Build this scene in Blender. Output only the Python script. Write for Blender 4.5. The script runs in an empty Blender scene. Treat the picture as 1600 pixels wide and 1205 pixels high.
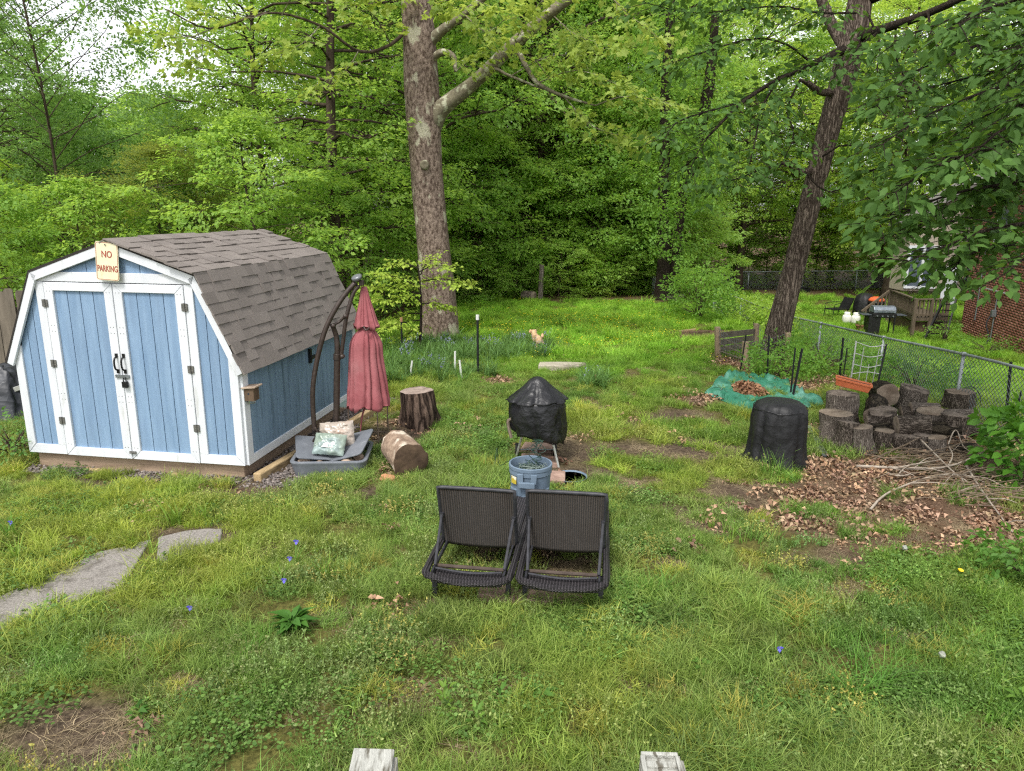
import bpy, bmesh, math, random
import numpy as np
from mathutils import Vector, Matrix, noise as mnoise

# ------------------------------------------------------------------ camera
SC = bpy.context.scene
COL = SC.collection
R = math.radians
FPX, PITCH, ROLL, HCAM = 1130.0, R(13.713), R(-0.403), 2.675
_fw = Vector((0, math.cos(PITCH), -math.sin(PITCH)))
_up0 = Vector((0, math.sin(PITCH), math.cos(PITCH)))
_rt0 = Vector((1, 0, 0))
CR = math.cos(ROLL) * _rt0 - math.sin(ROLL) * _up0
CU = math.sin(ROLL) * _rt0 + math.cos(ROLL) * _up0
cam_d = bpy.data.cameras.new('camera')
cam = bpy.data.objects.new('camera', cam_d)
COL.objects.link(cam)
m = Matrix.Identity(4)
for i in range(3):
    m[i][0], m[i][1], m[i][2] = CR[i], CU[i], -_fw[i]
m[2][3] = HCAM
cam.matrix_world = m
cam_d.sensor_fit = 'HORIZONTAL'
cam_d.sensor_width = 36.0
cam_d.lens = 36.0 * FPX / 1600.0
cam_d.clip_start, cam_d.clip_end = 0.05, 2000.0
SC.camera = cam

# ------------------------------------------------------------------ sky, sun, exposure
SUN_EL, SUN_AZ = R(57), math.atan2(-0.36, -0.8)      # azimuth measured from +Y towards +X
world = bpy.data.worlds.new('World')
SC.world = world
world.use_nodes = True
wn = world.node_tree.nodes
wl = world.node_tree.links
wn.clear()
w_out = wn.new('ShaderNodeOutputWorld')
w_bg = wn.new('ShaderNodeBackground')
w_sky = wn.new('ShaderNodeTexSky')
w_sky.sky_type = 'NISHITA'
w_sky.sun_disc = False
w_sky.sun_elevation = SUN_EL
w_sky.sun_rotation = SUN_AZ
w_sky.air_density, w_sky.dust_density, w_sky.ozone_density = 1.0, 2.0, 1.0
w_hs = wn.new('ShaderNodeHueSaturation')
w_hs.inputs['Saturation'].default_value = 0.15       # thin even cloud: nearly white sky
wl.new(w_sky.outputs[0], w_hs.inputs['Color'])
wl.new(w_hs.outputs[0], w_bg.inputs['Color'])
w_bg.inputs['Strength'].default_value = 0.15
wl.new(w_bg.outputs[0], w_out.inputs['Surface'])

sun_d = bpy.data.lights.new('sun', 'SUN')
sun_d.energy = 1.5
sun_d.angle = R(11)
sun_d.color = (1.0, 0.96, 0.9)
sun = bpy.data.objects.new('sun', sun_d)
COL.objects.link(sun)
_sd = Vector((math.sin(SUN_AZ) * math.cos(SUN_EL), math.cos(SUN_AZ) * math.cos(SUN_EL), math.sin(SUN_EL)))
sun.rotation_euler = _sd.to_track_quat('Z', 'Y').to_euler()
sun.location = (-10, -8, 20)

SC.view_settings.view_transform = 'Standard'
SC.view_settings.look = 'None'
SC.view_settings.exposure = 1.08
SC.view_settings.gamma = 1.0
SC.view_settings.use_curve_mapping = False
SC.render.engine = 'CYCLES'
cy = SC.cycles
cy.max_bounces = 8
cy.diffuse_bounces = 6
cy.glossy_bounces = 2
cy.transmission_bounces = 6
cy.transparent_max_bounces = 8
cy.use_denoising = False          # leaf and grass detail stays crisp at the final sample count
cy.filter_width = 1.25
cy.caustics_reflective = False
cy.caustics_refractive = False

# ------------------------------------------------------------------ maths helpers
def smooth(a, b, x):
    t = np.clip((np.asarray(x, float) - a) / (b - a), 0, 1)
    return t * t * (3 - 2 * t)

def _hash(ix, iy, s):
    h = (ix.astype(np.int64) * 374761393 + iy.astype(np.int64) * 668265263 + s * 974634777) & 0xFFFFFFFF
    h = ((h ^ (h >> 13)) * 1274126177) & 0xFFFFFFFF
    return ((h ^ (h >> 16)) & 0xFFFFFF) / float(0xFFFFFF)

def vnoise(x, y, s=0):
    x = np.asarray(x, float); y = np.asarray(y, float)
    ix, iy = np.floor(x), np.floor(y)
    fx, fy = x - ix, y - iy
    fx = fx * fx * (3 - 2 * fx); fy = fy * fy * (3 - 2 * fy)
    a, b = _hash(ix, iy, s), _hash(ix + 1, iy, s)
    c, d = _hash(ix, iy + 1, s), _hash(ix + 1, iy + 1, s)
    return (a * (1 - fx) + b * fx) * (1 - fy) + (c * (1 - fx) + d * fx) * fy

def fbm(x, y, s=0, o=4):
    v, a, t = 0, 0.5, 0
    for i in range(o):
        v = v + a * vnoise(np.asarray(x) * 2 ** i + 17.3 * i, np.asarray(y) * 2 ** i - 9.1 * i, s + i)
        t += a; a *= 0.5
    return v / t

def tz(x, y):
    """terrain height"""
    x = np.asarray(x, float); y = np.asarray(y, float)
    z = -0.02 * np.clip(y - 12, 0, 60)
    z = z - smooth(5.3, 7.0, x) * (0.33 + 0.03 * np.clip(y - 9.5, 0, 12))
    z = z - smooth(7.0, 12.0, x) * 0.36
    z = z + 0.05 * (fbm(x * 0.5, y * 0.5, 3, 3) - 0.5) * smooth(2, 5, y)
    # woodland bank behind the lawn
    z = z + 1.2 * smooth(27, 45, y) * (1 - smooth(4.5, 6.5, x))
    return z

def ray(px, py):
    d = CR * ((px - 800.0) / FPX) + CU * ((602.5 - py) / FPX) + _fw
    return d

def G(px, py, zoff=0.0):
    """where the sight line through a photo pixel meets the ground"""
    d = ray(px, py)
    lo, hi = 1.0, 90.0
    o = Vector((0, 0, HCAM))
    t, prev = 1.0, 1.0
    while t < 120:
        p = o + d * t
        if p.z <= float(tz(p.x, p.y)) + zoff:
            break
        prev = t
        t += 0.1 if t < 15 else 0.4
    lo, hi = prev, t
    for _ in range(30):
        mid = (lo + hi) / 2
        p = o + d * mid
        if p.z <= float(tz(p.x, p.y)) + zoff: hi = mid
        else: lo = mid
    return o + d * hi

def AT(px, py, Y):
    """the point of a sight line that lies at distance Y down the garden"""
    d = ray(px, py)
    return Vector((0, 0, HCAM)) + d * (Y / d.y)

def lin(h):
    h = h.lstrip('#')
    c = [int(h[i:i + 2], 16) / 255 for i in (0, 2, 4)]
    return tuple(v / 12.92 if v <= 0.04045 else ((v + 0.055) / 1.055) ** 2.4 for v in c)

def spline(pts, n):
    """Catmull-Rom resample of a list of tuples to n points"""
    P = np.array([tuple(p) for p in pts], float)
    if len(P) == 2:
        t = np.linspace(0, 1, n)[:, None]
        return P[0] * (1 - t) + P[1] * t
    E = np.vstack([2 * P[0] - P[1], P, 2 * P[-1] - P[-2]])
    out = []
    for u in np.linspace(0, len(P) - 1 - 1e-9, n):
        i = int(u); t = u - i
        p0, p1, p2, p3 = E[i], E[i + 1], E[i + 2], E[i + 3]
        out.append(0.5 * ((2 * p1) + (-p0 + p2) * t + (2 * p0 - 5 * p1 + 4 * p2 - p3) * t * t + (-p0 + 3 * p1 - 3 * p2 + p3) * t ** 3))
    return np.array(out)

# ------------------------------------------------------------------ materials
MATS = {}
def _nt(name):
    mt = bpy.data.materials.new(name)
    mt.use_nodes = True
    nt = mt.node_tree
    b = nt.nodes['Principled BSDF']
    return mt, nt, b

def mat(name, c1, c2=None, scale=8.0, rough=0.7, bump=0.0, bscale=None, metal=0.0, stretch=(1, 1, 1), detail=6.0, contrast=(0.3, 0.7),
        c3=None, s3=3.0, t3=(0.55, 0.7), spec=0.3, objrand=0.0, coord='Object', transmission=0.0, alpha=1.0, dist=0.01, rot=(0, 0, 0)):
    """noise-mixed procedural material with bump, an optional stain colour and optional per-object brightness"""
    if name in MATS: return MATS[name]
    mt, nt, b = _nt(name)
    N, L = nt.nodes, nt.links
    b.inputs['Roughness'].default_value = rough
    b.inputs['Metallic'].default_value = metal
    b.inputs['Specular IOR Level'].default_value = spec
    b.inputs['Transmission Weight'].default_value = transmission
    b.inputs['Alpha'].default_value = alpha
    tc = N.new('ShaderNodeTexCoord')
    mp = N.new('ShaderNodeMapping')
    mp.inputs['Scale'].default_value = stretch
    mp.inputs['Rotation'].default_value = rot
    L.new(tc.outputs[coord], mp.inputs['Vector'])
    vec = mp.outputs[0]
    if objrand:
        oi = N.new('ShaderNodeObjectInfo')
        ad = N.new('ShaderNodeVectorMath'); ad.operation = 'MULTIPLY_ADD'
        ad.inputs[1].default_value = (37.0, 19.0, 53.0)
        cb = N.new('ShaderNodeCombineXYZ')
        for i in range(3): L.new(oi.outputs['Random'], cb.inputs[i])
        L.new(cb.outputs[0], ad.inputs[0]); L.new(vec, ad.inputs[2])
        vec = ad.outputs[0]
    nz = N.new('ShaderNodeTexNoise')
    nz.inputs['Scale'].default_value = scale
    nz.inputs['Detail'].default_value = detail
    nz.inputs['Roughness'].default_value = 0.65
    L.new(vec, nz.inputs['Vector'])
    rp = N.new('ShaderNodeValToRGB')
    rp.color_ramp.elements[0].position, rp.color_ramp.elements[1].position = contrast
    rp.color_ramp.elements[0].color = (*c1, 1)
    rp.color_ramp.elements[1].color = (*(c2 or c1), 1)
    L.new(nz.outputs[0], rp.inputs[0])
    col = rp.outputs[0]
    if c3:
        n3 = N.new('ShaderNodeTexNoise')
        n3.inputs['Scale'].default_value = s3
        n3.inputs['Detail'].default_value = 5
        L.new(vec, n3.inputs['Vector'])
        r3 = N.new('ShaderNodeValToRGB')
        r3.color_ramp.elements[0].position, r3.color_ramp.elements[1].position = t3
        L.new(n3.outputs[0], r3.inputs[0])
        mx = N.new('ShaderNodeMix'); mx.data_type = 'RGBA'
        L.new(r3.outputs[0], mx.inputs['Factor'])
        L.new(col, mx.inputs['A'])
        mx.inputs['B'].default_value = (*c3, 1)
        col = mx.outputs['Result']
    if objrand:
        mr = N.new('ShaderNodeMapRange')
        mr.inputs['To Min'].default_value, mr.inputs['To Max'].default_value = 1 - objrand, 1 + objrand
        L.new(oi.outputs['Random'], mr.inputs['Value'])
        mu = N.new('ShaderNodeMix'); mu.data_type = 'RGBA'; mu.blend_type = 'MULTIPLY'
        mu.inputs['Factor'].default_value = 1.0
        L.new(col, mu.inputs['A']); L.new(mr.outputs[0], mu.inputs['B'])
        col = mu.outputs['Result']
    L.new(col, b.inputs['Base Color'])
    if bump:
        nb = N.new('ShaderNodeTexNoise')
        nb.inputs['Scale'].default_value = bscale or scale * 2
        nb.inputs['Detail'].default_value = 5
        L.new(vec, nb.inputs['Vector'])
        bp = N.new('ShaderNodeBump')
        bp.inputs['Strength'].default_value = bump
        bp.inputs['Distance'].default_value = dist
        L.new(nb.outputs[0], bp.inputs['Height'])
        L.new(bp.outputs[0], b.inputs['Normal'])
    MATS[name] = mt
    return mt

def crumple(mt, scale=7.0, strength=0.6, dist=0.03):
    """adds sharp fold lines to a thin sheet: the edges of distorted cells raise the bump"""
    N, L = mt.node_tree.nodes, mt.node_tree.links
    b = N['Principled BSDF']
    if mt.get('crumpled'): return mt
    mt['crumpled'] = 1
    tc = N.new('ShaderNodeTexCoord'); nz = N.new('ShaderNodeTexNoise'); nz.inputs['Scale'].default_value = scale * .5; nz.inputs['Detail'].default_value = 3
    L.new(tc.outputs['Object'], nz.inputs['Vector'])
    mv = N.new('ShaderNodeMix'); mv.data_type = 'VECTOR'; mv.inputs['Factor'].default_value = .3
    L.new(tc.outputs['Object'], mv.inputs['A']); L.new(nz.outputs['Color'], mv.inputs['B'])
    h = None
    for k, w in ((1.0, 1.0), (2.3, .5)):
        vo = N.new('ShaderNodeTexVoronoi'); vo.inputs['Scale'].default_value = scale * k; L.new(mv.outputs['Result'], vo.inputs['Vector'])
        mu = N.new('ShaderNodeMath'); mu.operation = 'MULTIPLY'; mu.inputs[1].default_value = w; L.new(vo.outputs['Distance'], mu.inputs[0])
        if h is None: h = mu.outputs[0]
        else:
            ad = N.new('ShaderNodeMath'); ad.operation = 'ADD'; L.new(h, ad.inputs[0]); L.new(mu.outputs[0], ad.inputs[1]); h = ad.outputs[0]
    bp = N.new('ShaderNodeBump'); bp.inputs['Strength'].default_value = strength; bp.inputs['Distance'].default_value = dist
    L.new(h, bp.inputs['Height'])
    if b.inputs['Normal'].is_linked: L.new(b.inputs['Normal'].links[0].from_socket, bp.inputs['Normal'])
    L.new(bp.outputs[0], b.inputs['Normal'])
    return mt

def leaf_mat(name, c1, c2, trans=(0.16, 0.26, 0.03), tfac=0.35, inst=False, rough=0.55, var='lv', spec=0.25):
    """two-tone foliage with light shining through; 'lv' is stored per leaf, object colour tints a whole plant"""
    if name in MATS: return MATS[name]
    mt, nt, b = _nt(name)
    N, L = nt.nodes, nt.links
    at = N.new('ShaderNodeAttribute'); at.attribute_name = var
    mx = N.new('ShaderNodeMix'); mx.data_type = 'RGBA'
    mx.inputs['A'].default_value = (*c1, 1); mx.inputs['B'].default_value = (*c2, 1)
    L.new(at.outputs['Fac'], mx.inputs['Factor'])
    mu = N.new('ShaderNodeMix'); mu.data_type = 'RGBA'; mu.blend_type = 'MULTIPLY'; mu.inputs['Factor'].default_value = 1
    L.new(mx.outputs['Result'], mu.inputs['A'])
    if inst:
        ti = N.new('ShaderNodeAttribute'); ti.attribute_name = 'tint'; ti.attribute_type = 'INSTANCER'
        L.new(ti.outputs['Color'], mu.inputs['B'])
    else:
        oi = N.new('ShaderNodeObjectInfo')
        L.new(oi.outputs['Color'], mu.inputs['B'])
    L.new(mu.outputs['Result'], b.inputs['Base Color'])
    b.inputs['Roughness'].default_value = rough
    b.inputs['Specular IOR Level'].default_value = spec
    if tfac > 0:
        tr = N.new('ShaderNodeBsdfTranslucent')
        m2 = N.new('ShaderNodeMix'); m2.data_type = 'RGBA'; m2.blend_type = 'MULTIPLY'; m2.inputs['Factor'].default_value = 1
        m2.inputs['A'].default_value = (*trans, 1)
        L.new((ti if inst else oi).outputs['Color'], m2.inputs['B'])
        L.new(m2.outputs['Result'], tr.inputs['Color'])
        ms = N.new('ShaderNodeMixShader'); ms.inputs[0].default_value = tfac
        L.new(b.outputs[0], ms.inputs[1]); L.new(tr.outputs[0], ms.inputs[2])
        L.new(ms.outputs[0], N['Material Output'].inputs['Surface'])
    MATS[name] = mt
    return mt

# ------------------------------------------------------------------ object helpers
def link(o, parent=None):
    COL.objects.link(o)
    if parent is not None: o.parent = parent
    return o

def tag(o, label=None, cat=None, group=None, kind=None):
    if label: o['label'] = label
    if cat: o['category'] = cat
    if group: o['group'] = group
    if kind: o['kind'] = kind
    return o

def thing(name, label, cat, loc=(0, 0, 0), rz=0.0, group=None):
    o = bpy.data.objects.new(name, None)
    o.empty_display_size = 0.1
    o.location = loc
    o.rotation_euler = (0, 0, rz)
    link(o)
    return tag(o, label, cat, group)

def arr_mesh(name, V, F, attrs=None, smooth=False):
    """mesh straight from numpy arrays; all faces have the same number of corners"""
    V = np.ascontiguousarray(V, np.float32); F = np.ascontiguousarray(F, np.int32)
    me = bpy.data.meshes.new(name)
    me.vertices.add(len(V)); me.vertices.foreach_set('co', V.ravel())
    if len(F):
        k = F.shape[1]
        me.loops.add(F.size); me.loops.foreach_set('vertex_index', F.ravel())
        me.polygons.add(len(F))
        me.polygons.foreach_set('loop_start', np.arange(0, F.size, k, dtype=np.int32))
        me.polygons.foreach_set('loop_total', np.full(len(F), k, np.int32))
        if smooth: me.polygons.foreach_set('use_smooth', np.ones(len(F), bool))
    for an, (ty, data) in (attrs or {}).items():
        a = me.attributes.new(an, ty, 'POINT')
        key = {'FLOAT': 'value', 'INT': 'value', 'FLOAT_VECTOR': 'vector', 'FLOAT_COLOR': 'color'}[ty]
        a.data.foreach_set(key, np.ascontiguousarray(data, np.int32 if ty == 'INT' else np.float32).ravel())
    me.update(calc_edges=True)
    return me

class MB:
    """collects shapes; build() links them as one mesh object"""
    def __init__(s):
        s.v, s.f = [], []
    def add(s, vs, fs):
        o = len(s.v)
        s.v += [tuple(map(float, v)) for v in vs]
        s.f += [tuple(i + o for i in f) for f in fs]
        return s
    def box(s, c, sz, M=None):
        x, y, z = sz[0] / 2, sz[1] / 2, sz[2] / 2
        vs = [Vector((a * x, b_ * y, c_ * z)) for c_ in (-1, 1) for b_ in (-1, 1) for a in (-1, 1)]
        if M is not None: vs = [M @ v for v in vs]
        vs = [v + Vector(c) for v in vs]
        return s.add(vs, [(0, 2, 3, 1), (4, 5, 7, 6), (0, 1, 5, 4), (2, 6, 7, 3), (0, 4, 6, 2), (1, 3, 7, 5)])
    def bar(s, p0, p1, w, h=None, up=(0, 0, 1), taper=1.0):
        h = h or w
        p0, p1 = Vector(p0), Vector(p1)
        d = (p1 - p0).normalized()
        u = Vector(up)
        if abs(d.dot(u)) > 0.98: u = Vector((1, 0, 0))
        a = d.cross(u).normalized(); b_ = a.cross(d).normalized()
        vs = []
        for p, k in ((p0, 1), (p1, taper)):
            for i, j in ((-1, -1), (1, -1), (1, 1), (-1, 1)):
                vs.append(p + a * (i * w / 2 * k) + b_ * (j * h / 2 * k))
        return s.add(vs, [(3, 2, 1, 0), (4, 5, 6, 7), (0, 1, 5, 4), (1, 2, 6, 5), (2, 3, 7, 6), (3, 0, 4, 7)])
    def tube(s, pts, r, n=8, cap=True, fn=None):
        P = [Vector(p) for p in pts]
        m_ = len(P)
        rr = list(r) if hasattr(r, '__len__') else [r] * m_
        t0 = (P[1] - P[0]).normalized()
        u = Vector((0, 0, 1)) if abs(t0.z) < 0.9 else Vector((1, 0, 0))
        a = t0.cross(u).normalized()
        vs, fs = [], []
        for i in range(m_):
            t = (P[min(i + 1, m_ - 1)] - P[max(i - 1, 0)]).normalized()
            a = (a - t * a.dot(t)).normalized()
            b_ = t.cross(a)
            for k in range(n):
                th = 2 * math.pi * k / n
                rad = rr[i] * (fn(i / (m_ - 1), th) if fn else 1)
                vs.append(P[i] + (a * math.cos(th) + b_ * math.sin(th)) * rad)
        for i in range(m_ - 1):
            for k in range(n):
                k2 = (k + 1) % n
                fs.append((i * n + k, i * n + k2, (i + 1) * n + k2, (i + 1) * n + k))
        if cap:
            fs.append(tuple(reversed(range(n)))); fs.append(tuple((m_ - 1) * n + k for k in range(n)))
        return s.add(vs, fs)
    def lathe(s, prof, n=24, c=(0, 0, 0), fn=None, cap0=True, cap1=True):
        vs, fs = [], []
        for i, (r, z) in enumerate(prof):
            for k in range(n):
                th = 2 * math.pi * k / n
                q = r * (fn(i / max(1, len(prof) - 1), th) if fn else 1)
                vs.append((c[0] + q * math.cos(th), c[1] + q * math.sin(th), c[2] + z))
        for i in range(len(prof) - 1):
            for k in range(n):
                k2 = (k + 1) % n
                fs.append((i * n + k, i * n + k2, (i + 1) * n + k2, (i + 1) * n + k))
        if cap0: fs.append(tuple(reversed(range(n))))
        if cap1: fs.append(tuple((len(prof) - 1) * n + k for k in range(n)))
        return s.add(vs, fs)
    def prism(s, poly, d0, d1, plane='xz'):
        """extrude a 2-D polygon from d0 to d1 along the third axis"""
        def mk(p, d):
            return (p[0], d, p[1]) if plane == 'xz' else ((d, p[0], p[1]) if plane == 'yz' else (p[0], p[1], d))
        n = len(poly)
        vs = [mk(p, d0) for p in poly] + [mk(p, d1) for p in poly]
        fs = [tuple(range(n)), tuple(reversed(range(n, 2 * n)))]
        for i in range(n):
            j = (i + 1) % n
            fs.append((i, i + n, j + n, j))
        return s.add(vs, fs)
    def mesh(s, name, smooth=False):
        me = bpy.data.meshes.new(name)
        me.from_pydata(s.v, [], s.f)
        bm = bmesh.new(); bm.from_mesh(me)
        bmesh.ops.recalc_face_normals(bm, faces=bm.faces)
        bm.to_mesh(me); bm.free()
        if smooth:
            me.polygons.foreach_set('use_smooth', np.ones(len(me.polygons), bool))
        return me
    def build(s, name, mt, parent=None, loc=None, smooth=False, bevel=0.0, seg=2, color=None):
        me = s.mesh(name, smooth)
        me.materials.append(mt)
        o = bpy.data.objects.new(name, me)
        if loc is not None: o.location = loc
        link(o, parent)
        if color: o.color = (*color, 1)
        if bevel:
            bv = o.modifiers.new('bevel', 'BEVEL')
            bv.width = bevel; bv.segments = seg; bv.limit_method = 'ANGLE'; bv.angle_limit = R(40)
        return o

def inst(name, me, parent=None, loc=(0, 0, 0), rot=(0, 0, 0), scale=(1, 1, 1), color=None):
    o = bpy.data.objects.new(name, me)
    o.location, o.rotation_euler, o.scale = loc, rot, scale
    if color: o.color = (*color, 1)
    return link(o, parent)
# ------------------------------------------------------------------ cover masks on the ground (in metres)
def _blobs(lst):
    out = []
    for px, py, rx, ry in lst:
        g = G(px, py); out.append((g.x, g.y, rx, ry))
    return out
SOIL = _blobs([(130, 1135, .42, .26), (345, 1062, .2, .12), (180, 1180, .3, .15), (330, 832, .5, .14), (385, 772, .5, .16), (1085, 700, .5, .4), (1160, 775, .55, .4), (1010, 660, .3, .25), (980, 760, .25, .2), (1050, 800, .3, .2),
               (1275, 775, .5, .3), (1050, 650, .5, .35), (900, 745, .5, .4), (1095, 822, .35, .2), (870, 705, .5, .5), (600, 690, .45, .4), (560, 772, .3, .2),
               (800, 935, .55, .18), (820, 870, .6, .3), (1320, 870, .25, .18), (1395, 985, .18, .1), (240, 752, .9, .1), (1180, 700, .35, .25), (470, 745, .3, .12),
               (1230, 560, .5, .4), (640, 672, .5, .3), (1000, 700, .35, .25), (1060, 880, .2, .12), (700, 1000, .15, .1), (950, 640, .3, .2)])
LITTER = _blobs([(1450, 785, 1.3, .7), (1570, 810, 1.0, .8), (1360, 740, .8, .5), (1400, 690, 1.1, .6), (1290, 730, .5, .4), (1110, 625, .5, .3), (1330, 600, .7, .5), (1240, 600, .5, .4), (770, 596, .35, .3),
                 (1095, 522, .7, .6), (1150, 570, .6, .5), (1480, 720, 1.0, .6), (1300, 820, .5, .3), (1420, 850, .7, .2), (610, 745, .2, .12), (640, 660, .25, .2),
                 (1050, 470, .8, .8), (1180, 480, .5, 1.0), (700, 570, .4, .2)])
PATH_UP = [(-60, 962), (0, 936), (45, 915), (82, 898), (120, 881), (154, 865), (192, 857), (237, 845), (247, 842), (289, 832), (322, 828), (348, 828)]
PATH_LO = [(345, 846), (330, 853), (302, 861), (275, 872), (247, 888), (237, 894), (192, 918), (160, 926), (132, 937), (100, 953), (74, 965), (40, 977), (0, 990), (-60, 1016)]
PATH = np.array([(G(*p).x, G(*p).y) for p in PATH_UP + PATH_LO])

def in_poly(x, y, P):
    ins = np.zeros(np.shape(x), bool)
    n = len(P)
    for i in range(n):
        x0, y0 = P[i]; x1, y1 = P[(i + 1) % n]
        if y0 == y1: continue
        c = ((y0 > y) != (y1 > y)) & (x < (x1 - x0) * (y - y0) / (y1 - y0) + x0)
        ins ^= c
    return ins

def blobmask(x, y, B):
    m_ = np.zeros(np.shape(x))
    wob = 0.55 * (fbm(np.asarray(x) * 2.3, np.asarray(y) * 2.3, 11, 3) - 0.5) * 2
    for bx, by, rx, ry in B:
        d = np.sqrt(((x - bx) / rx) ** 2 + ((y - by) / ry) ** 2) + wob
        m_ = np.maximum(m_, 1 - smooth(0.6, 1.45, d))
    return m_

SHED_O, SHED_YAW = Vector((-3.858, 7.0515, 0)), R(-9.138)
_su = np.array([math.cos(SHED_YAW), math.sin(SHED_YAW)]); _sv = np.array([-math.sin(SHED_YAW), math.cos(SHED_YAW)])
def shed_xy(x, y):
    dx, dy = np.asarray(x) - SHED_O.x, np.asarray(y) - SHED_O.y
    return dx * _su[0] + dy * _su[1], dx * _sv[0] + dy * _sv[1]

def bed(x, y):
    """gravel bed: strip in front of the shed and strip between shed and edging timber"""
    a, b_ = shed_xy(x, y)
    w = 0.05 * (fbm(np.asarray(x) * 4, np.asarray(y) * 4, 21, 2) - 0.5)
    front = (a > -1.25) & (a < 1.75) & (b_ > -0.17 + w * 2.5) & (b_ < 0.1)
    side = (a > 1.1) & (a < 1.62) & (b_ > -0.1) & (b_ < 3.3)
    return front | side

def wooded(x, y):
    """1 inside the wood behind the lawn"""
    x = np.asarray(x, float); y = np.asarray(y, float)
    edge = 23.3 + 1.2 * (fbm(x * 0.35, y * 0.1, 31, 2) - 0.5) * 2
    edge = np.where(x > 6.5, 37.5, edge)
    edge = np.where(x < -4.0, 14.0 + (x + 4) * 0.2, edge)
    edge = edge + np.where((x > -4.0) & (x < -1.5), -(-1.5 - x) * 3.2, 0)
    return smooth(-0.6, 0.6, y - edge)

# ------------------------------------------------------------------ ground
def grid_lines(a, b_, st, far):
    c = np.arange(a, b_ + 1e-6, st)
    o = np.array([2, 5, 10, 20, 40, 80, 160, far])
    return np.concatenate([a - o[::-1], c, b_ + o])
gx, gy = grid_lines(-11, 17, 0.16, 400), grid_lines(1.0, 40, 0.2, 600)
XX, YY = np.meshgrid(gx, gy)
nx, ny = len(gx), len(gy)
x_, y_ = XX.ravel(), YY.ravel()
ii = (np.arange(ny - 1)[:, None] * nx + np.arange(nx - 1)[None, :]).ravel()
gF = np.stack([ii, ii + 1, ii + nx + 1, ii + nx], 1)
g_s = np.clip(blobmask(x_, y_, SOIL) + bed(x_, y_) * 1.0, 0, 1)
g_l = np.clip(blobmask(x_, y_, LITTER) + 0.8 * wooded(x_, y_), 0, 1)
gme = arr_mesh('ground', np.stack([x_, y_, tz(x_, y_)], 1), gF, {'soil': ('FLOAT', g_s), 'litter': ('FLOAT', g_l)}, smooth=True)

def ground_mat():
    mt, nt, b = _nt('ground_soil')
    N, L = nt.nodes, nt.links
    tc = N.new('ShaderNodeTexCoord')
    def noise(sc, det=6):
        n = N.new('ShaderNodeTexNoise'); n.inputs['Scale'].default_value = sc; n.inputs['Detail'].default_value = det
        n.inputs['Roughness'].default_value = 0.7
        L.new(tc.outputs['Object'], n.inputs['Vector']); return n
    def ramp(src, p, cols):
        r = N.new('ShaderNodeValToRGB')
        r.color_ramp.elements[0].position, r.color_ramp.elements[1].position = p
        r.color_ramp.elements[0].color = (*cols[0], 1); r.color_ramp.elements[1].color = (*cols[1], 1)
        L.new(src, r.inputs[0]); return r.outputs[0]
    def mix(f, a, c):
        m_ = N.new('ShaderNodeMix'); m_.data_type = 'RGBA'
        L.new(f, m_.inputs['Factor']); L.new(a, m_.inputs['A']); L.new(c, m_.inputs['B']); return m_.outputs['Result']
    def attr(n):
        a = N.new('ShaderNodeAttribute'); a.attribute_name = n; return a.outputs['Fac']
    n1, n2, n3 = noise(22), noise(4), noise(60, 4)
    thatch = ramp(n1.outputs[0], (0.35, 0.7), (lin('#3a3a1c'), lin('#6f6b3a')))
    soil = ramp(n1.outputs[0], (0.35, 0.72), (lin('#352b22'), lin('#6d5f50')))
    lit = ramp(n3.outputs[0], (0.35, 0.7), (lin('#3f2f24'), lin('#7a6250')))
    c = mix(attr('soil'), thatch, soil)
    c = mix(attr('litter'), c, lit)
    L.new(c, b.inputs['Base Color'])
    b.inputs['Roughness'].default_value = 0.95
    b.inputs['Specular IOR Level'].default_value = 0.1
    bp = N.new('ShaderNodeBump'); bp.inputs['Strength'].default_value = 0.7; bp.inputs['Distance'].default_value = 0.03
    L.new(n1.outputs[0], bp.inputs['Height']); L.new(bp.outputs[0], b.inputs['Normal'])
    return mt
gme.materials.append(ground_mat())
ground = link(bpy.data.objects.new('ground', gme))
tag(ground, kind='structure', label='grassy garden soil with bare brown patches and a leafy woodland floor')

# ------------------------------------------------------------------ concrete path
M_CONC = mat('worn_concrete', lin('#6b6660'), lin('#958f88'), scale=60, rough=0.92, bump=0.8, bscale=160, c3=lin('#57514a'), s3=9.0, t3=(0.55, 0.8), detail=9, contrast=(0.32, 0.62))
path = bpy.data.objects.new('path', None); path.empty_display_size = .1; path.location = (PATH[4][0], PATH[4][1], 0); link(path)
tag(path, kind='structure', label='worn concrete path half overgrown with grass')
_nu = len(PATH_UP)
for keep in (list(range(0, 8)) + list(range(_nu + 6, len(PATH))), list(range(8, _nu + 5))):
    Q_ = PATH[keep]; PP = []
    for i in range(len(Q_)):
        for t in (0, .33, .66):
            q = Q_[i] * (1 - t) + Q_[(i + 1) % len(Q_)] * t
            k = 0.02 * mnoise.noise(Vector((q[0] * 9, q[1] * 9, 0)))
            PP.append((q[0] + k - PATH[4][0], q[1] + k - PATH[4][1]))
    mb = MB(); mb.prism(PP, -0.06, 0.03, 'xy'); mb.build('slab', M_CONC, path, bevel=0.012)

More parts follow.
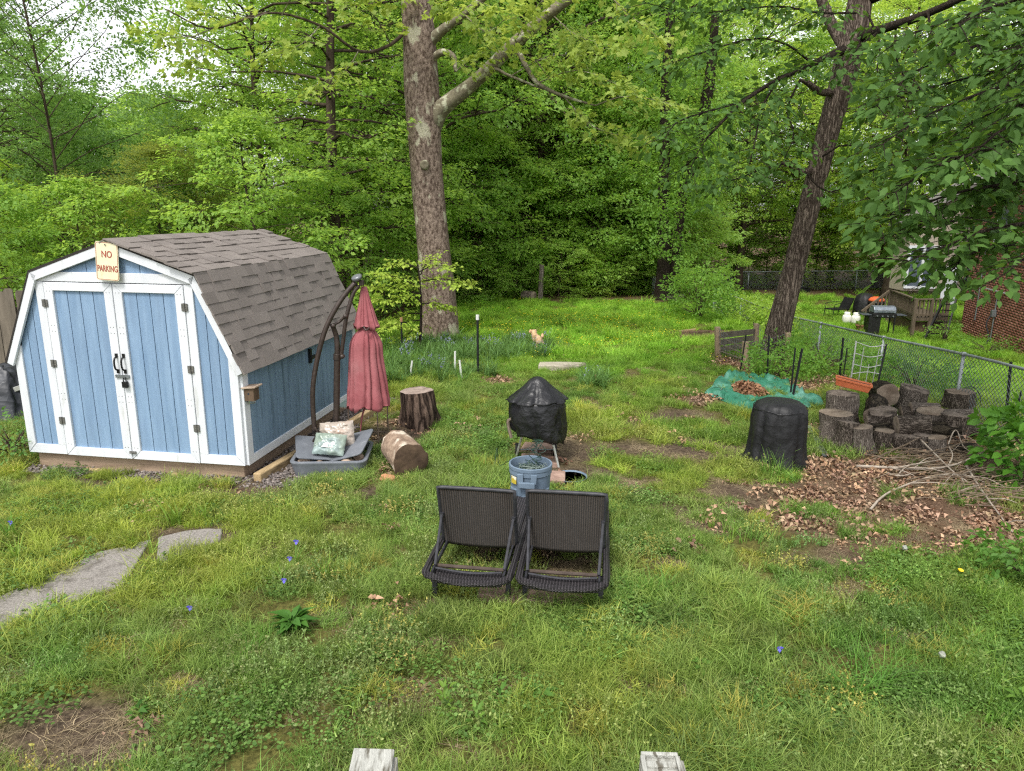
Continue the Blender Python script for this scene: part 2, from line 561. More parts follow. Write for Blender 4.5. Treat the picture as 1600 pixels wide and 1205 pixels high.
# ------------------------------------------------------------------ foliage toolkit
LEAF4 = (np.array([(0, 0, 0), (.42, .30, .05), (1, 0, -.10), (.42, -.30, .05)], float), np.array([(0, 1, 2, 3)]))
LEAF5 = (np.array([(0, 0, 0), (.40, .30, .07), (1, 0, -.14), (.40, -.30, .07), (.5, 0, -.01)], float), np.array([(0, 4, 2, 1), (0, 3, 2, 4)]))
LEAF8 = (np.array([(0, 0, 0), (.30, 0, .0), (.66, 0, -.05), (1, 0, -.17), (.2, .24, .05), (.56, .27, .03), (.2, -.24, .05), (.56, -.27, .03)], float),
         np.array([(0, 1, 5, 4), (1, 2, 3, 5), (0, 6, 7, 1), (1, 7, 3, 2)]))
LOBED = (np.array([(0, 0, 0), (.12, .36, .05), (.42, .24, .02), (.55, .46, .03), (.66, .16, 0), (1, 0, -.1), (.66, -.16, 0), (.55, -.46, .03), (.42, -.24, .02), (.12, -.36, .05), (.4, 0, -.02)], float),
         np.array([(0, 10, 2, 1), (10, 4, 3, 2), (10, 6, 5, 4), (10, 8, 7, 6), (0, 9, 8, 10)]))

def unit(v):
    return v / np.maximum(np.linalg.norm(v, axis=-1, keepdims=True), 1e-9)

def leaves(P, D, Nn, S, tmpl, rng, lv=None):
    """place the leaf template n times; returns vertex array, face array, per-vertex shade"""
    T, F = tmpl
    D = unit(D)
    S2 = unit(np.cross(Nn, D)); N2 = np.cross(D, S2)
    S = np.asarray(S)[:, None, None]
    V = P[:, None, :] + S * (T[None, :, 0:1] * D[:, None, :] + T[None, :, 1:2] * S2[:, None, :] + T[None, :, 2:3] * N2[:, None, :])
    n, k = len(P), len(T)
    FF = (F[None] + (np.arange(n) * k)[:, None, None]).reshape(-1, F.shape[1])
    lv = rng.random(n) if lv is None else lv
    return V.reshape(-1, 3), FF, np.repeat(lv, k)

def sprays(O, D, nl, L, W, size, rng, tmpl=LEAF4, flat=0.35, droop=0.25, updir=None):
    """flat fans of leaves growing from points O in directions D"""
    n = len(O)
    D = unit(D)
    up = np.tile(np.array([0, 0, 1.0]), (n, 1)) if updir is None else updir
    up = unit(up + rng.normal(0, flat, (n, 3)))
    S = unit(np.cross(up, D)); U = np.cross(D, S)
    L = np.broadcast_to(np.asarray(L, float), (n,)); W = np.broadcast_to(np.asarray(W, float), (n,))
    t = rng.random((n, nl)) ** 0.75
    u = rng.uniform(-1, 1, (n, nl)) * np.sqrt(np.clip(1.05 - (t - 0.35) ** 2 * 2.2, 0.05, 1))
    dz = rng.normal(0, 0.05, (n, nl)) - droop * (t ** 2) * 0.5 - droop * 0.3 * u ** 2
    P = O[:, None] + D[:, None] * (t * L[:, None])[..., None] + S[:, None] * (u * W[:, None])[..., None] + U[:, None] * (dz * L[:, None])[..., None]
    Ld = D[:, None] * 0.8 + S[:, None] * (np.sign(u) * 0.8)[..., None] + rng.normal(0, 0.35, (n, nl, 3)) - np.array([0, 0, 0.35 * (0.5 + droop)])
    Ln = U[:, None] + rng.normal(0, 0.38, (n, nl, 3))
    sz = size * rng.uniform(0.5, 1.25, (n, nl))
    lv = np.clip(rng.random((n, 1)) * 0.6 + rng.random((n, nl)) * 0.5, 0, 1)
    return leaves(P.reshape(-1, 3), Ld.reshape(-1, 3), Ln.reshape(-1, 3), sz.ravel(), tmpl, rng, lv.ravel())

def cat_leaves(parts):
    V, F, A, o = [], [], [], 0
    for v, f, a in parts:
        V.append(v); F.append(f + o); A.append(a); o += len(v)
    return np.vstack(V), np.vstack(F), np.concatenate(A)

def leaf_mesh(name, parts, mt):
    V, F, A = cat_leaves(parts)
    me = arr_mesh(name, V, F, {'lv': ('FLOAT', A)})
    me.materials.append(mt)
    return me

def tree_parts(seed, H, R_, z0, nb, nsub, nl, size, rise=0.25, r0=0.16, spray=(0.9, 0.5), tmpl=LEAF4, prof=None, lean=(0, 0), droop=0.25, flat=0.35, trunk_n=10, kink=0.15, inner=0.35, zt=None):
    """a tree in local space: returns (MB of trunk and limbs, list of leaf arrays)"""
    rng = np.random.default_rng(seed)
    mbt = MB()
    zt = zt or H * 0.93
    tp = [(lean[0] * t ** 1.3 + kink * math.sin(t * 5 + seed), lean[1] * t + kink * math.cos(t * 4.2 + seed * 2), t * zt) for t in np.linspace(0, 1, 9)]
    tp[0] = (0, 0, -0.15)
    TP = spline(tp, 20)
    tr = r0 * (1 - np.linspace(0, 1, 20) * 0.88); tr[0] *= 1.5; tr[1] *= 1.12
    mbt.tube(TP, tr, trunk_n, fn=lambda t, th: 1 + 0.07 * math.sin(3 * th + 9 * t) + 0.04 * math.sin(7 * th))
    prof = prof or (lambda h: math.sin(math.pi * min(1, h * 0.9 + 0.14)) ** 0.7)
    O, D = [], []
    for i in range(nb):
        h = (i + rng.random()) / nb
        z = z0 + (H - z0) * h
        k = min(1.0, max(0.0, z - 0.05 * H) / zt)
        base = np.array([np.interp(k, np.linspace(0, 1, 20), TP[:, j]) for j in range(3)])
        az = i * 2.39996 + rng.uniform(-.5, .5)
        ln = R_ * prof(h) * rng.uniform(0.6, 1.12)
        d = np.array([math.cos(az), math.sin(az), rise * (0.4 + 1.2 * h) + rng.uniform(-.12, .12)])
        pts = [base, base + d * ln * 0.4 + np.array([0, 0, .04 * ln]), base + d * ln * 0.75 + rng.normal(0, .06 * ln, 3), base + d * ln + np.array([0, 0, -droop * .35 * ln]) + rng.normal(0, .05 * ln, 3)]
        B = spline(pts, 7)
        rb = max(0.012, r0 * 0.36 * (1 - 0.7 * h)) * (0.5 + 0.5 * ln / R_)
        mbt.tube(B, rb * np.linspace(1, 0.25, 7), 5, cap=False)
        O.append(B[-1]); D.append(B[-1] - B[-2])
        for j in range(nsub):
            t = rng.uniform(inner, 0.97)
            q = np.array([np.interp(t, np.linspace(0, 1, 7), B[:, a]) for a in range(3)])
            sa = (1 if j % 2 else -1) * rng.uniform(0.5, 1.25)
            dd = np.array([math.cos(az + sa), math.sin(az + sa), rng.uniform(-.15, .3)])
            sl = ln * 0.36 * (1.25 - t) * rng.uniform(0.6, 1.3)
            e = q + dd * sl
            mbt.tube([q, q + dd * sl * .5 + np.array([0, 0, .03]), e], [rb * .45, rb * .32, rb * .15], 3, cap=False)
            O.append(e); D.append(dd)
            if sl > 0.7:
                O.append(q + dd * sl * .5); D.append(dd + rng.normal(0, .4, 3))
    O, D = np.array(O), np.array(D)
    O = O + rng.normal(0, 0.06, O.shape)
    n = len(O)
    return mbt, [sprays(O - unit(D) * spray[0] * 0.3, D, nl, spray[0] * rng.uniform(.7, 1.3, n), spray[1] * rng.uniform(.7, 1.3, n), size, rng, tmpl, flat, droop)]

M_LEAF = leaf_mat('broadleaf_green', lin('#587a39'), lin('#8aa95a'), trans=lin('#a9ca5c'), tfac=0.5)
M_BARK = mat('grey_brown_bark', lin('#2e261f'), lin('#5d5146'), scale=9, rough=0.95, bump=0.9, bscale=22, stretch=(1, 1, .22), dist=0.03, spec=0.1)

# ------------------------------------------------------------------ scattered ground cover (uncountable): points that carry small plants
def scatter(name, label, cat, P, rot, scl, tint, idx, sources):
    coll = bpy.data.collections.new(name + '_kinds')
    for k, me in enumerate(sources):
        o = bpy.data.objects.new(f'{name}_kind{k:02d}', me)
        coll.objects.link(o)
    n = len(P)
    me = arr_mesh(name, P, np.zeros((0, 3)), {'rot': ('FLOAT_VECTOR', rot), 'scl': ('FLOAT_VECTOR', np.repeat(np.asarray(scl)[:, None], 3, 1) if np.ndim(scl) == 1 else scl),
                                               'tint': ('FLOAT_COLOR', np.hstack([tint, np.ones((n, 1))])), 'idx': ('INT', idx)})
    o = link(bpy.data.objects.new(name, me))
    ng = bpy.data.node_groups.new(name + '_scatter', 'GeometryNodeTree')
    ng.interface.new_socket('Geometry', in_out='INPUT', socket_type='NodeSocketGeometry')
    ng.interface.new_socket('Geometry', in_out='OUTPUT', socket_type='NodeSocketGeometry')
    N, L = ng.nodes, ng.links
    gi, go = N.new('NodeGroupInput'), N.new('NodeGroupOutput')
    ip = N.new('GeometryNodeInstanceOnPoints')
    ci = N.new('GeometryNodeCollectionInfo')
    ci.inputs['Collection'].default_value = coll
    ci.inputs['Separate Children'].default_value = True
    ci.inputs['Reset Children'].default_value = True
    def na(nm, ty):
        a = N.new('GeometryNodeInputNamedAttribute'); a.data_type = ty; a.inputs['Name'].default_value = nm
        return a.outputs['Attribute']
    L.new(gi.outputs[0], ip.inputs['Points'])
    L.new(ci.outputs[0], ip.inputs['Instance'])
    ip.inputs['Pick Instance'].default_value = True
    L.new(na('idx', 'INT'), ip.inputs['Instance Index'])
    L.new(na('rot', 'FLOAT_VECTOR'), ip.inputs['Rotation'])
    L.new(na('scl', 'FLOAT_VECTOR'), ip.inputs['Scale'])
    L.new(ip.outputs[0], go.inputs[0])
    md = o.modifiers.new('scatter', 'NODES'); md.node_group = ng
    return tag(o, label, cat, kind='stuff')

def blades_mesh(name, rng, n, h, w, spread, lean, mt, seg=2, foot=0.03, hvar=0.4):
    """a tuft of bent grass blades"""
    lev = seg + 1
    az = rng.random(n) * 6.283; nt_ = max(1, n // 9)
    qa, qr = rng.random(nt_) * 6.283, foot * 1.5 * rng.random(nt_) ** .6
    cen = np.stack([qr * np.cos(qa), qr * np.sin(qa)], 1)[rng.integers(0, nt_, n)] + np.clip(rng.normal(0, .014, (n, 2)), -.03, .03)
    P = np.stack([cen[:, 0], cen[:, 1], -0.012 * np.ones(n)], 1)
    d = np.stack([np.cos(az), np.sin(az), np.zeros(n)], 1)
    s = np.stack([-np.sin(az), np.cos(az), np.zeros(n)], 1)
    s = unit(s + rng.normal(0, .3, s.shape))
    H_ = h * (1 + rng.uniform(-hvar, hvar, n)); ln = lean * rng.uniform(.3, 1.5, n)
    V = []
    for i in range(lev):
        t = i / seg
        c = P + d * (ln * H_ * t ** 1.8)[:, None] + np.array([0, 0, 1.0]) * (H_ * (t - 0.35 * ln * t * t))[:, None]
        ww = w * (1 - 0.85 * t ** 1.5)
        V += [c - s * ww / 2, c + s * ww / 2]
    V = np.stack(V, 1)
    F = np.array([(2 * i, 2 * i + 1, 2 * i + 3, 2 * i + 2) for i in range(seg)])
    FF = (F[None] + (np.arange(n) * 2 * lev)[:, None, None]).reshape(-1, 4)
    lv = np.repeat(rng.random(n), 2 * lev)
    me = arr_mesh(name, V.reshape(-1, 3), FF, {'lv': ('FLOAT', lv)})
    me.materials.append(mt)
    return me

M_GRASS = leaf_mat('grass_blade', lin('#50692c'), lin('#91a454'), trans=lin('#9cbc4a'), tfac=0.3, inst=True)
M_SEED = leaf_mat('grass_seedhead', lin('#6b7e44'), lin('#94a265'), trans=lin('#98ac60'), tfac=0.25, inst=True)
M_CLOVER = leaf_mat('clover_leaf', lin('#46612f'), lin('#748d50'), trans=lin('#8fae4c'), tfac=0.3, inst=True)
M_DEAD = leaf_mat('dead_leaf', lin('#664e3c'), lin('#b3957a'), trans=lin('#a06a40'), tfac=0.12, inst=True, rough=0.8)

rng = np.random.default_rng(5)
grass_src = [blades_mesh('grass_patch', rng, 400, .055, .0038, 1, .85, M_GRASS, foot=.085, hvar=.65) for _ in range(5)] + \
            [blades_mesh('grass_patch', rng, 260, .085, .0045, 1, .95, M_GRASS, seg=3, foot=.08, hvar=.55) for _ in range(4)] + \
            [blades_mesh('grass_patch', rng, 230, .045, .0065, 1, 1.1, M_GRASS, foot=.085, hvar=.5) for _ in range(3)]

def sample(n, y0, y1, xa=-9.5, xb=None, slope=0.78, pad=1.2):
    y = y0 + (y1 - y0) * rng.random(n)
    half = slope * y + pad
    w = half / (slope * y1 + pad)
    keep = rng.random(n) < w
    y, half = y[keep], half[keep]
    x = rng.uniform(-1, 1, len(y)) * half
    return x, y

def grass_ok(x, y, wood=True):
    soil = blobmask(x, y, SOIL); lit = blobmask(x, y, LITTER)
    a, b_ = shed_xy(x, y)
    inshed = (np.abs(a) < 1.3) & (b_ > -0.03) & (b_ < 3.1)
    dens = (1 - 0.93 * soil) * (1 - 0.95 * lit) * (0.3 + 0.7 * np.maximum(smooth(0.3, 0.52, fbm(x * 1.6, y * 1.6, 44, 4)), smooth(10, 13, y)))
    dens = dens * (1 - 0.985 * bed(x, y)) * ~inshed
    pin = in_poly(x, y, PATH)
    edge = in_poly(x + 0.07, y + .03, PATH) & in_poly(x - 0.07, y - .03, PATH) & in_poly(x - .02, y + .07, PATH) & in_poly(x + .02, y - .07, PATH)
    dens = dens * np.where(pin, np.where(edge, 0.004, 0.32), 1)
    if wood: dens = dens * (1 - 0.97 * wooded(x, y))
    return rng.random(len(x)) < dens

def tints(x, y, v=0.16):
    n = len(x)
    a = fbm(x * 0.55, y * 0.55, 71, 3); b_ = fbm(x * 1.9 + 5, y * 1.9, 72, 3)
    yel = smooth(0.42, 0.68, a + 0.06 * (b_ - .5)) * (1 - smooth(-1, 4, x) * 0.4)
    drk = smooth(0.50, 0.72, fbm(x * 0.8 - 9, y * 0.8 + 3, 75, 3) + 0.02 * x)
    far = smooth(10, 14, y)
    t = np.ones((n, 3))
    t = t * (1 - yel[:, None]) + np.array([1.42, 1.2, .85]) * yel[:, None]
    t = t * (1 - drk[:, None]) + t * np.array([.66, .84, .72]) * drk[:, None]
    t = t * (1 - far[:, None]) + np.array([1.08, 1.34, .6]) * far[:, None] * (0.85 + 0.3 * a[:, None])
    straw = rng.random(n) < 0.06 * (1 - far)
    t[straw] = np.array([1.7, 1.25, 1.05])
    return t * (1 + rng.normal(0, v, (n, 1))) * (1 + rng.normal(0, 0.04, (n, 3)))

def put(x, y, smin, smax, tilt=0.15):
    n = len(x)
    P = np.stack([x, y, tz(x, y)], 1)
    rot = np.stack([rng.normal(0, tilt, n), rng.normal(0, tilt, n), rng.random(n) * 6.283], 1)
    return P, rot, rng.uniform(smin, smax, n)

def gather(zones):
    P_, R_2, S_, T_ = [], [], [], []
    for n, y0, y1, s0, s1 in zones:
        x, y = sample(n, y0, y1)
        k = grass_ok(x, y); x, y = x[k], y[k]
        P, r_, s = put(x, y, s0, s1)
        s = s * (0.65 + 0.8 * fbm(x * 0.9, y * 0.9, 52, 3))
        P_.append(P); R_2.append(r_); S_.append(s); T_.append(tints(x, y))
    return np.vstack(P_), np.vstack(R_2), np.concatenate(S_), np.vstack(T_)

P, r_, s, t = gather([(5200, 2.6, 7.5, .9, 1.3), (4600, 7.5, 13, 1.1, 1.5), (5200, 13, 26, 1.6, 2.3), (1700, 24, 38, 2.4, 3.3)])
scatter('lawn_grass', 'short patchy lawn grass covering the garden', 'grass', P, r_, s, t, rng.integers(0, len(grass_src), len(P)), grass_src)

# low clover and creeping weeds in patches
def round_leaf_mesh(name, rng, n, sz, rad, hh, mt):
    a = rng.random(n) * 6.283; q = rng.random(n) ** .5 * rad
    Pp = np.stack([q * np.cos(a), q * np.sin(a), hh * rng.uniform(.4, 1.1, n)], 1)
    Dd = np.stack([np.cos(a * 7), np.sin(a * 7), rng.normal(-.1, .2, n)], 1)
    T = np.array([(0, 0, 0), (.25, .42, .04), (.75, .45, .02), (1, .0, -.04), (.75, -.45, .02), (.25, -.42, .04)], float)
    v, f, lv = leaves(Pp, Dd, np.array([0, 0, 1.]) + rng.normal(0, .3, (n, 3)), sz * rng.uniform(.6, 1.2, n), (T, np.array([(0, 1, 2, 3), (0, 3, 4, 5)])), rng)
    me = arr_mesh(name, v, f, {'lv': ('FLOAT', lv)}); me.materials.append(mt); return me
cl_src = [round_leaf_mesh('clover_patch', rng, 230, .0155, .17, .045, M_CLOVER) for _ in range(4)] + [round_leaf_mesh('ivy_patch', rng, 130, .021, .18, .05, M_CLOVER) for _ in range(2)]
CL = _blobs([(700, 690, .8, .6), (640, 720, .6, .35), (760, 660, .6, .5), (200, 800, 1.0, .35), (90, 890, .7, .25), (930, 790, .6, .5), (960, 850, .4, .4), (350, 790, .6, .2), (60, 1000, .3, .3), (350, 1120, .5, .3),
             (560, 1090, .5, .4), (1450, 900, .7, .3), (1540, 1010, .7, .3), (620, 800, .7, .3), (1360, 1120, .5, .25), (720, 1090, .4, .2), (120, 1090, .4, .2), (880, 990, .4, .3), (660, 590, .9, .6), (1500, 890, .4, .2),
             (480, 1160, .5, .2), (980, 960, .5, .3)])
x, y = sample(9000, 2.6, 11)
k = (rng.random(len(x)) < 0.025 + 0.62 * blobmask(x, y, CL)) & grass_ok(x, y); x, y = x[k], y[k]
P, r_, s = put(x, y, .7, 1.35, .1)
t = np.array([.95, 1.05, .8]) * (1 + rng.normal(0, .18, (len(x), 1))) * (0.7 + 0.6 * fbm(x * .8, y * .8, 77, 3))[:, None]
scatter('clover', 'low clover and creeping weeds growing through the lawn', 'ground cover', P, r_, s, t, rng.integers(0, len(cl_src), len(P)), cl_src)

# feathery pale seed heads over the near lawn
def seed_mesh(name, rng, n):
    parts = []
    for i in range(n):
        a = rng.random() * 6.283; b0 = np.array([rng.normal(0, .08), rng.normal(0, .08), 0.0])
        h = rng.uniform(.06, .12)
        m_ = 10
        t = rng.random(m_)
        top = b0 + np.array([math.cos(a) * .03, math.sin(a) * .03, h])
        Pp = b0 * (1 - t[:, None]) + top * t[:, None]
        Pp = Pp[t > .45]; m_ = len(Pp)
        if m_ < 2: continue
        Dd = rng.normal(0, 1, (m_, 3)) + np.array([0, 0, .6])
        parts.append(leaves(Pp, Dd, rng.normal(0, 1, (m_, 3)), rng.uniform(.010, .02, m_), LEAF4, rng))
        parts.append(leaves(b0[None], (top - b0)[None], rng.normal(0, 1, (1, 3)), [h * 1.05], (LEAF4[0] * np.array([1, .03, .0]), LEAF4[1]), rng))
    return leaf_mesh(name, parts, M_SEED)
sd_src = [seed_mesh('seed_patch', rng, 45) for _ in range(5)]
x, y = sample(6000, 2.6, 8.5)
pat = smooth(0.44, 0.62, fbm(x * .75 + 40, y * .75, 81, 3))
k = (rng.random(len(x)) < 0.04 + 0.42 * pat) & grass_ok(x, y); x, y = x[k], y[k]
P, r_, s = put(x, y, .7, 1.2, .15)
scatter('seeding_grass', 'pale feathery seeding grass in drifts on the near lawn', 'grass', P, r_, s, tints(x, y, .1), rng.integers(0, 5, len(P)), sd_src)

# fallen leaves
def litter_mesh(name, rng, n=34):
    parts = [leaves(np.array([[rng.normal(0, .1), rng.normal(0, .1), rng.uniform(.003, .03)] for _ in range(n)]), rng.normal(0, 1, (n, 3)) * [1, 1, .2],
                    np.array([0, 0, 1.]) + rng.normal(0, .45, (n, 3)), rng.uniform(.03, .062, n), (LEAF5[0] * [1, 1.0, 2.6], LEAF5[1]), rng)]
    return leaf_mesh(name, parts, M_DEAD)
lt_src = [litter_mesh('leaf_scrap', rng) for _ in range(6)]
x, y = sample(19000, 3.0, 16)
lm = blobmask(x, y, LITTER)
k = rng.random(len(x)) < 0.004 + 0.9 * lm ** 1.5 + 0.05 * blobmask(x, y, SOIL)
k &= ~(in_poly(x, y, PATH) & (rng.random(len(x)) < .8))
a_, b_ = shed_xy(x, y); k &= ~((np.abs(a_) < 1.3) & (b_ > -.03) & (b_ < 3.1))
x, y = x[k], y[k]
P, r_, s = put(x, y, .6, 1.15, .25)
t = np.array([1, 1, 1]) * (1 + rng.normal(0, .25, (len(x), 1))) * (1 + rng.normal(0, .05, (len(x), 3)))
scatter('leaf_litter', 'brown fallen leaves strewn round the log pile and bare ground', 'leaves', P, r_, s, np.clip(t, .3, 2), rng.integers(0, 6, len(P)), lt_src)

# flattened dead thatch over bare ground
M_THATCH = leaf_mat('dry_thatch', lin('#77664c'), lin('#a8987a'), trans=lin('#a08c60'), tfac=.1, inst=True, rough=.9)
th_src = [blades_mesh('thatch_patch', rng, 130, .05, .0035, 1, 2.2, M_THATCH, foot=.1, hvar=.7) for _ in range(5)]
x, y = sample(9000, 2.6, 14)
k = rng.random(len(x)) < 0.12 + 0.55 * np.maximum(blobmask(x, y, SOIL), .6 * blobmask(x, y, LITTER)) + 0.25 * smooth(.5, .3, fbm(x * 1.6, y * 1.6, 44, 4))
k &= ~(in_poly(x, y, PATH) & (rng.random(len(x)) < .93)); a_, b_ = shed_xy(x, y); k &= ~((np.abs(a_) < 1.3) & (b_ > -.03) & (b_ < 3.1))
x, y = x[k], y[k]
P, r_, s = put(x, y, .7, 1.3, .05); s = np.stack([s, s, s * .35], 1)
scatter('dry_thatch', 'flattened dead grass and stalks over the bare soil patches', 'thatch', P, r_, s, np.ones((len(x), 3)) * rng.uniform(.6, 1.15, (len(x), 1)), rng.integers(0, 5, len(P)), th_src)
# ------------------------------------------------------------------ woodland
PINK = lambda a, b_, c: (a, b_, c)
VAR = {}
def variant(key, seed, H, R_, z0, nb, nsub, nl, size, **kw):
    mbt, parts = tree_parts(seed, H, R_, z0, nb, nsub, nl, size, **kw)
    tm = mbt.mesh(key + '_trunk', True); tm.materials.append(kw.pop('bark', M_BARK) if 'bark' in kw else M_BARK)
    VAR[key] = (tm, leaf_mesh(key + '_crown', parts, M_LEAF))

variant('maple', 1, 13, 4.2, 1.6, 62, 6, 58, .135, rise=.2, r0=.19, spray=(1.0, .62), droop=.3, flat=.3)
variant('maple2', 2, 12, 3.9, 2.2, 58, 6, 58, .13, rise=.3, r0=.17, spray=(.9, .6), droop=.35, flat=.4)
variant('oak', 3, 15, 3.6, 2.4, 70, 6, 56, .115, rise=.05, r0=.16, spray=(.85, .45), droop=.12, flat=.22)
variant('understory', 4, 6.0, 3.0, .35, 46, 6, 50, .125, rise=.16, r0=.07, spray=(.8, .55), droop=.3, flat=.22)
variant('understory2', 5, 4.6, 2.6, .2, 40, 6, 50, .115, rise=.2, r0=.055, spray=(.75, .5), droop=.35, flat=.28)
variant('airy', 6, 10, 2.6, 1.4, 64, 7, 50, .085, rise=.6, r0=.05, spray=(.75, .4), droop=.1, flat=.8)
variant('tall', 7, 17, 4.6, 3.5, 66, 6, 58, .14, rise=.35, r0=.22, spray=(1.05, .65), droop=.3, flat=.45)

def tree(name, label, key, loc, rz=0.0, s=(1, 1, 1), color=(1, 1, 1), group=None, cat='tree'):
    t = thing(name, label, cat, loc, rz, group)
    inst('trunk', VAR[key][0], t, scale=s)
    inst('crown', VAR[key][1], t, scale=s, color=color)
    return t
def onG(x, y, dz=0.0):
    return (x, y, float(tz(x, y)) + dz)

DK, MD, LT, YL, GY = (.85, .95, .75), (1.05, 1.08, .85), (1.25, 1.2, .95), (1.5, 1.32, .9), (1.0, 1.06, 1.2)
rw = random.Random(8)
GW = 'leafy trees of the woods behind the lawn'
# front row of the wood, seen across the lawn
for i, (x, y, k, s, c) in enumerate([(-2.6, 22.5, 'maple2', 1.0, MD), (-.4, 29.0, 'maple', 1.0, LT), (1.6, 30.6, 'maple', 1.05, LT), (3.9, 31.2, 'maple2', 1.0, LT), (5.9, 31.6, 'maple', .95, LT), (5.4, 34, 'maple2', 1.1, LT),
                                     (-7.2, 22.0, 'maple2', .9, LT), (-10.5, 24.0, 'maple', .53, MD), (-15.4, 22.0, 'maple2', .78, GY), (-17.5, 24.5, 'maple', .75, LT), (-19.5, 27, 'maple2', .7, MD), (-13.6, 24.5, 'understory', 1.05, GY), (-15.8, 26, 'understory', 1.1, MD), (-12.6, 27.5, 'understory', 1.12, LT), (-17.6, 29, 'understory', 1.2, GY), (-14.8, 31, 'understory', 1.25, MD), (-11.4, 21.5, 'understory2', 1.1, GY), (-4.6, 27.5, 'tall', .95, LT), (-1.2, 33.5, 'tall', 1.1, LT), (2.6, 35.5, 'tall', 1.12, YL), (-7.6, 30.5, 'tall', .85, MD), (6.0, 36, 'tall', 1.1, LT), (-22.5, 30, 'tall', .6, LT), (-26.5, 33, 'tall', .62, MD), (-13.2, 19.2, 'oak', .55, GY)]):
    tree('woodland_tree', 'leafy tree at the edge of the woods behind the lawn', k, onG(x, y), rw.random() * 6, (s, s, s * rw.uniform(.95, 1.1)), c, 'trees along the front of the woods')
# deeper rows
for row, (y0, n, x0, x1, kk) in enumerate([(29.5, 8, -15, 13, ('tall', 'maple')), (34, 9, -19, 17, ('tall', 'oak')), (41, 13, -26, 32, ('tall', 'maple'))]):
    for i in range(n):
        x = x0 + (x1 - x0) * (i + .5) / n + rw.uniform(-1, 1)
        y = y0 + rw.uniform(-1.4, 1.4)
        if x < -9 and row > 0: sc = rw.uniform(.5, .72)
        else: sc = rw.uniform(.85, 1.12)
        if -13 < x < -8.5 and row == 0: sc = .62
        if -.68 < x / y < -.35: sc = .42
        if 6.6 < x < 19 and y < 39.5: continue
        tree('woodland_tree', 'leafy tree deep in the woods behind the lawn', kk[i % 2], onG(x, y), rw.random() * 6, (sc, sc, sc), rw.choice([MD, LT, YL, MD]), GW)
# understory along the lawn edge
GU = 'young understory trees along the lawn edge'
for i, (x, y, k, s, c) in enumerate([(-2.1, 24.2, 'understory', .9, MD), (-.7, 26.0, 'understory', 1.0, LT), (.6, 26.6, 'understory2', 1.0, LT), (2.1, 26.8, 'understory', .9, MD), (3.3, 27.3, 'understory', .95, MD), (4.4, 27.4, 'understory2', 1.0, LT), (5.6, 28.0, 'understory', .9, MD),
                                     (-3.6, 20.5, 'understory', .85, LT), (-4.6, 18.4, 'understory2', .85, MD), (6.2, 26.6, 'understory', .7, LT), (2.4, 28.4, 'understory', 1.25, LT), (-2.0, 28.0, 'understory', 1.3, LT), (5.2, 30.0, 'understory', 1.3, LT)]):
    tree('understory_tree', 'low spreading young tree in tiers along the far lawn edge', k, onG(x, y), rw.random() * 6, (s, s, s), c, GU)
for i, (x, y, k, s, c, lab) in enumerate([(-1.2, 23.6, 'understory2', .4, LT, 'low leafy shrub at the lawn edge nearest the sycamore'), (.1, 24.2, 'understory2', .36, MD, 'low leafy shrub at the lawn edge between sycamore and cut post'), (1.6, 25.0, 'understory2', .45, LT, 'low leafy shrub just behind the tall cut post'), (2.5, 25.4, 'understory2', .36, YL, 'small yellow-green shrub at the middle of the lawn edge'), (3.5, 25.8, 'understory2', .42, LT, 'low bright shrub at the lawn edge before the dark gap'), (4.4, 26.2, 'understory2', .36, MD, 'low shrub at the lawn edge beside the forked tree')]):
    tree('edge_shrub', lab, k, onG(x, y), rw.random() * 6, (s * 1.2, s * 1.2, s), c, 'low shrubs along the lawn edge', 'shrub')
# beyond the neighbour's far fence
for i, (x, y, k, s, c) in enumerate([(9.0, 42.6, 'understory', .8, LT), (12.0, 43, 'understory2', .8, MD), (15.0, 42.8, 'understory', .8, LT), (18, 43, 'understory', .85, YL), (21, 42.6, 'understory2', .9, MD), (10.5, 46, 'maple2', 1.0, LT), (20.5, 47, 'maple', 1.0, LT), (13.2, 45, 'maple', .9, LT), (17.5, 46, 'maple2', 1.0, YL), (23.5, 43, 'tall', .9, LT), (8, 45, 'oak', .9, MD), (12, 51, 'tall', 1.1, LT), (16, 52, 'tall', 1.15, YL), (20.5, 52, 'tall', 1.15, LT), (25, 52, 'tall', 1.15, MD), (21.5, 33, 'tall', .85, LT), (25, 36, 'tall', .9, YL), (24.5, 30, 'maple', 1.0, LT), (18.5, 36, 'tall', .95, YL), (28, 34, 'tall', 1.0, LT)]):
    tree('boundary_tree', "leafy tree beyond the far chain-link fence of the neighbour's lawn", k, onG(x, y), rw.random() * 6, (s, s, s), c, "trees beyond the neighbour's fence")

# trees with a look of their own
tree('oak_tree', 'tall straight oak with dark trunk and level tiers of fine leaves behind the shed', 'oak', onG(-4.35, 18.8), 1.0, (1.0, 1.0, 1.0), LT)
tree('slender_tree', 'airy grey-green tree with slender twin stems at the picture edge behind the shed', 'airy', onG(-10.4, 16.8), .4, (1.0, 1.0, 1.1), (.9, .95, 1.1))
tree('slender_tree', 'thin airy tree beside the twin-stemmed one behind the shed', 'airy', onG(-12.2, 17.8), 2.4, (.9, .9, 1.0), (.92, .96, 1.05))
tree('purple_tree', 'small dull bronze-leaved tree just behind the shed roof', 'airy', onG(-7.5, 15.6), 2.0, (.62, .62, .42), (.95, .72, .62))
tree('dark_maple', 'dark green round maple showing behind the bronze-leaved tree', 'maple', onG(-11.2, 25.5), 1.1, (.6, .6, .5), (.45, .62, .45))
tree('golden_bush', 'yellow-green bushy tree at the picture edge beyond the board fence', 'understory', onG(-12.4, 16.0), .2, (.8, .8, .72), YL)
tree('pale_bush', 'pale olive bushy tree low behind the shed roof ridge', 'understory2', onG(-8.6, 14.6), 1.2, (.75, .75, .75), (1.25, 1.2, .9))
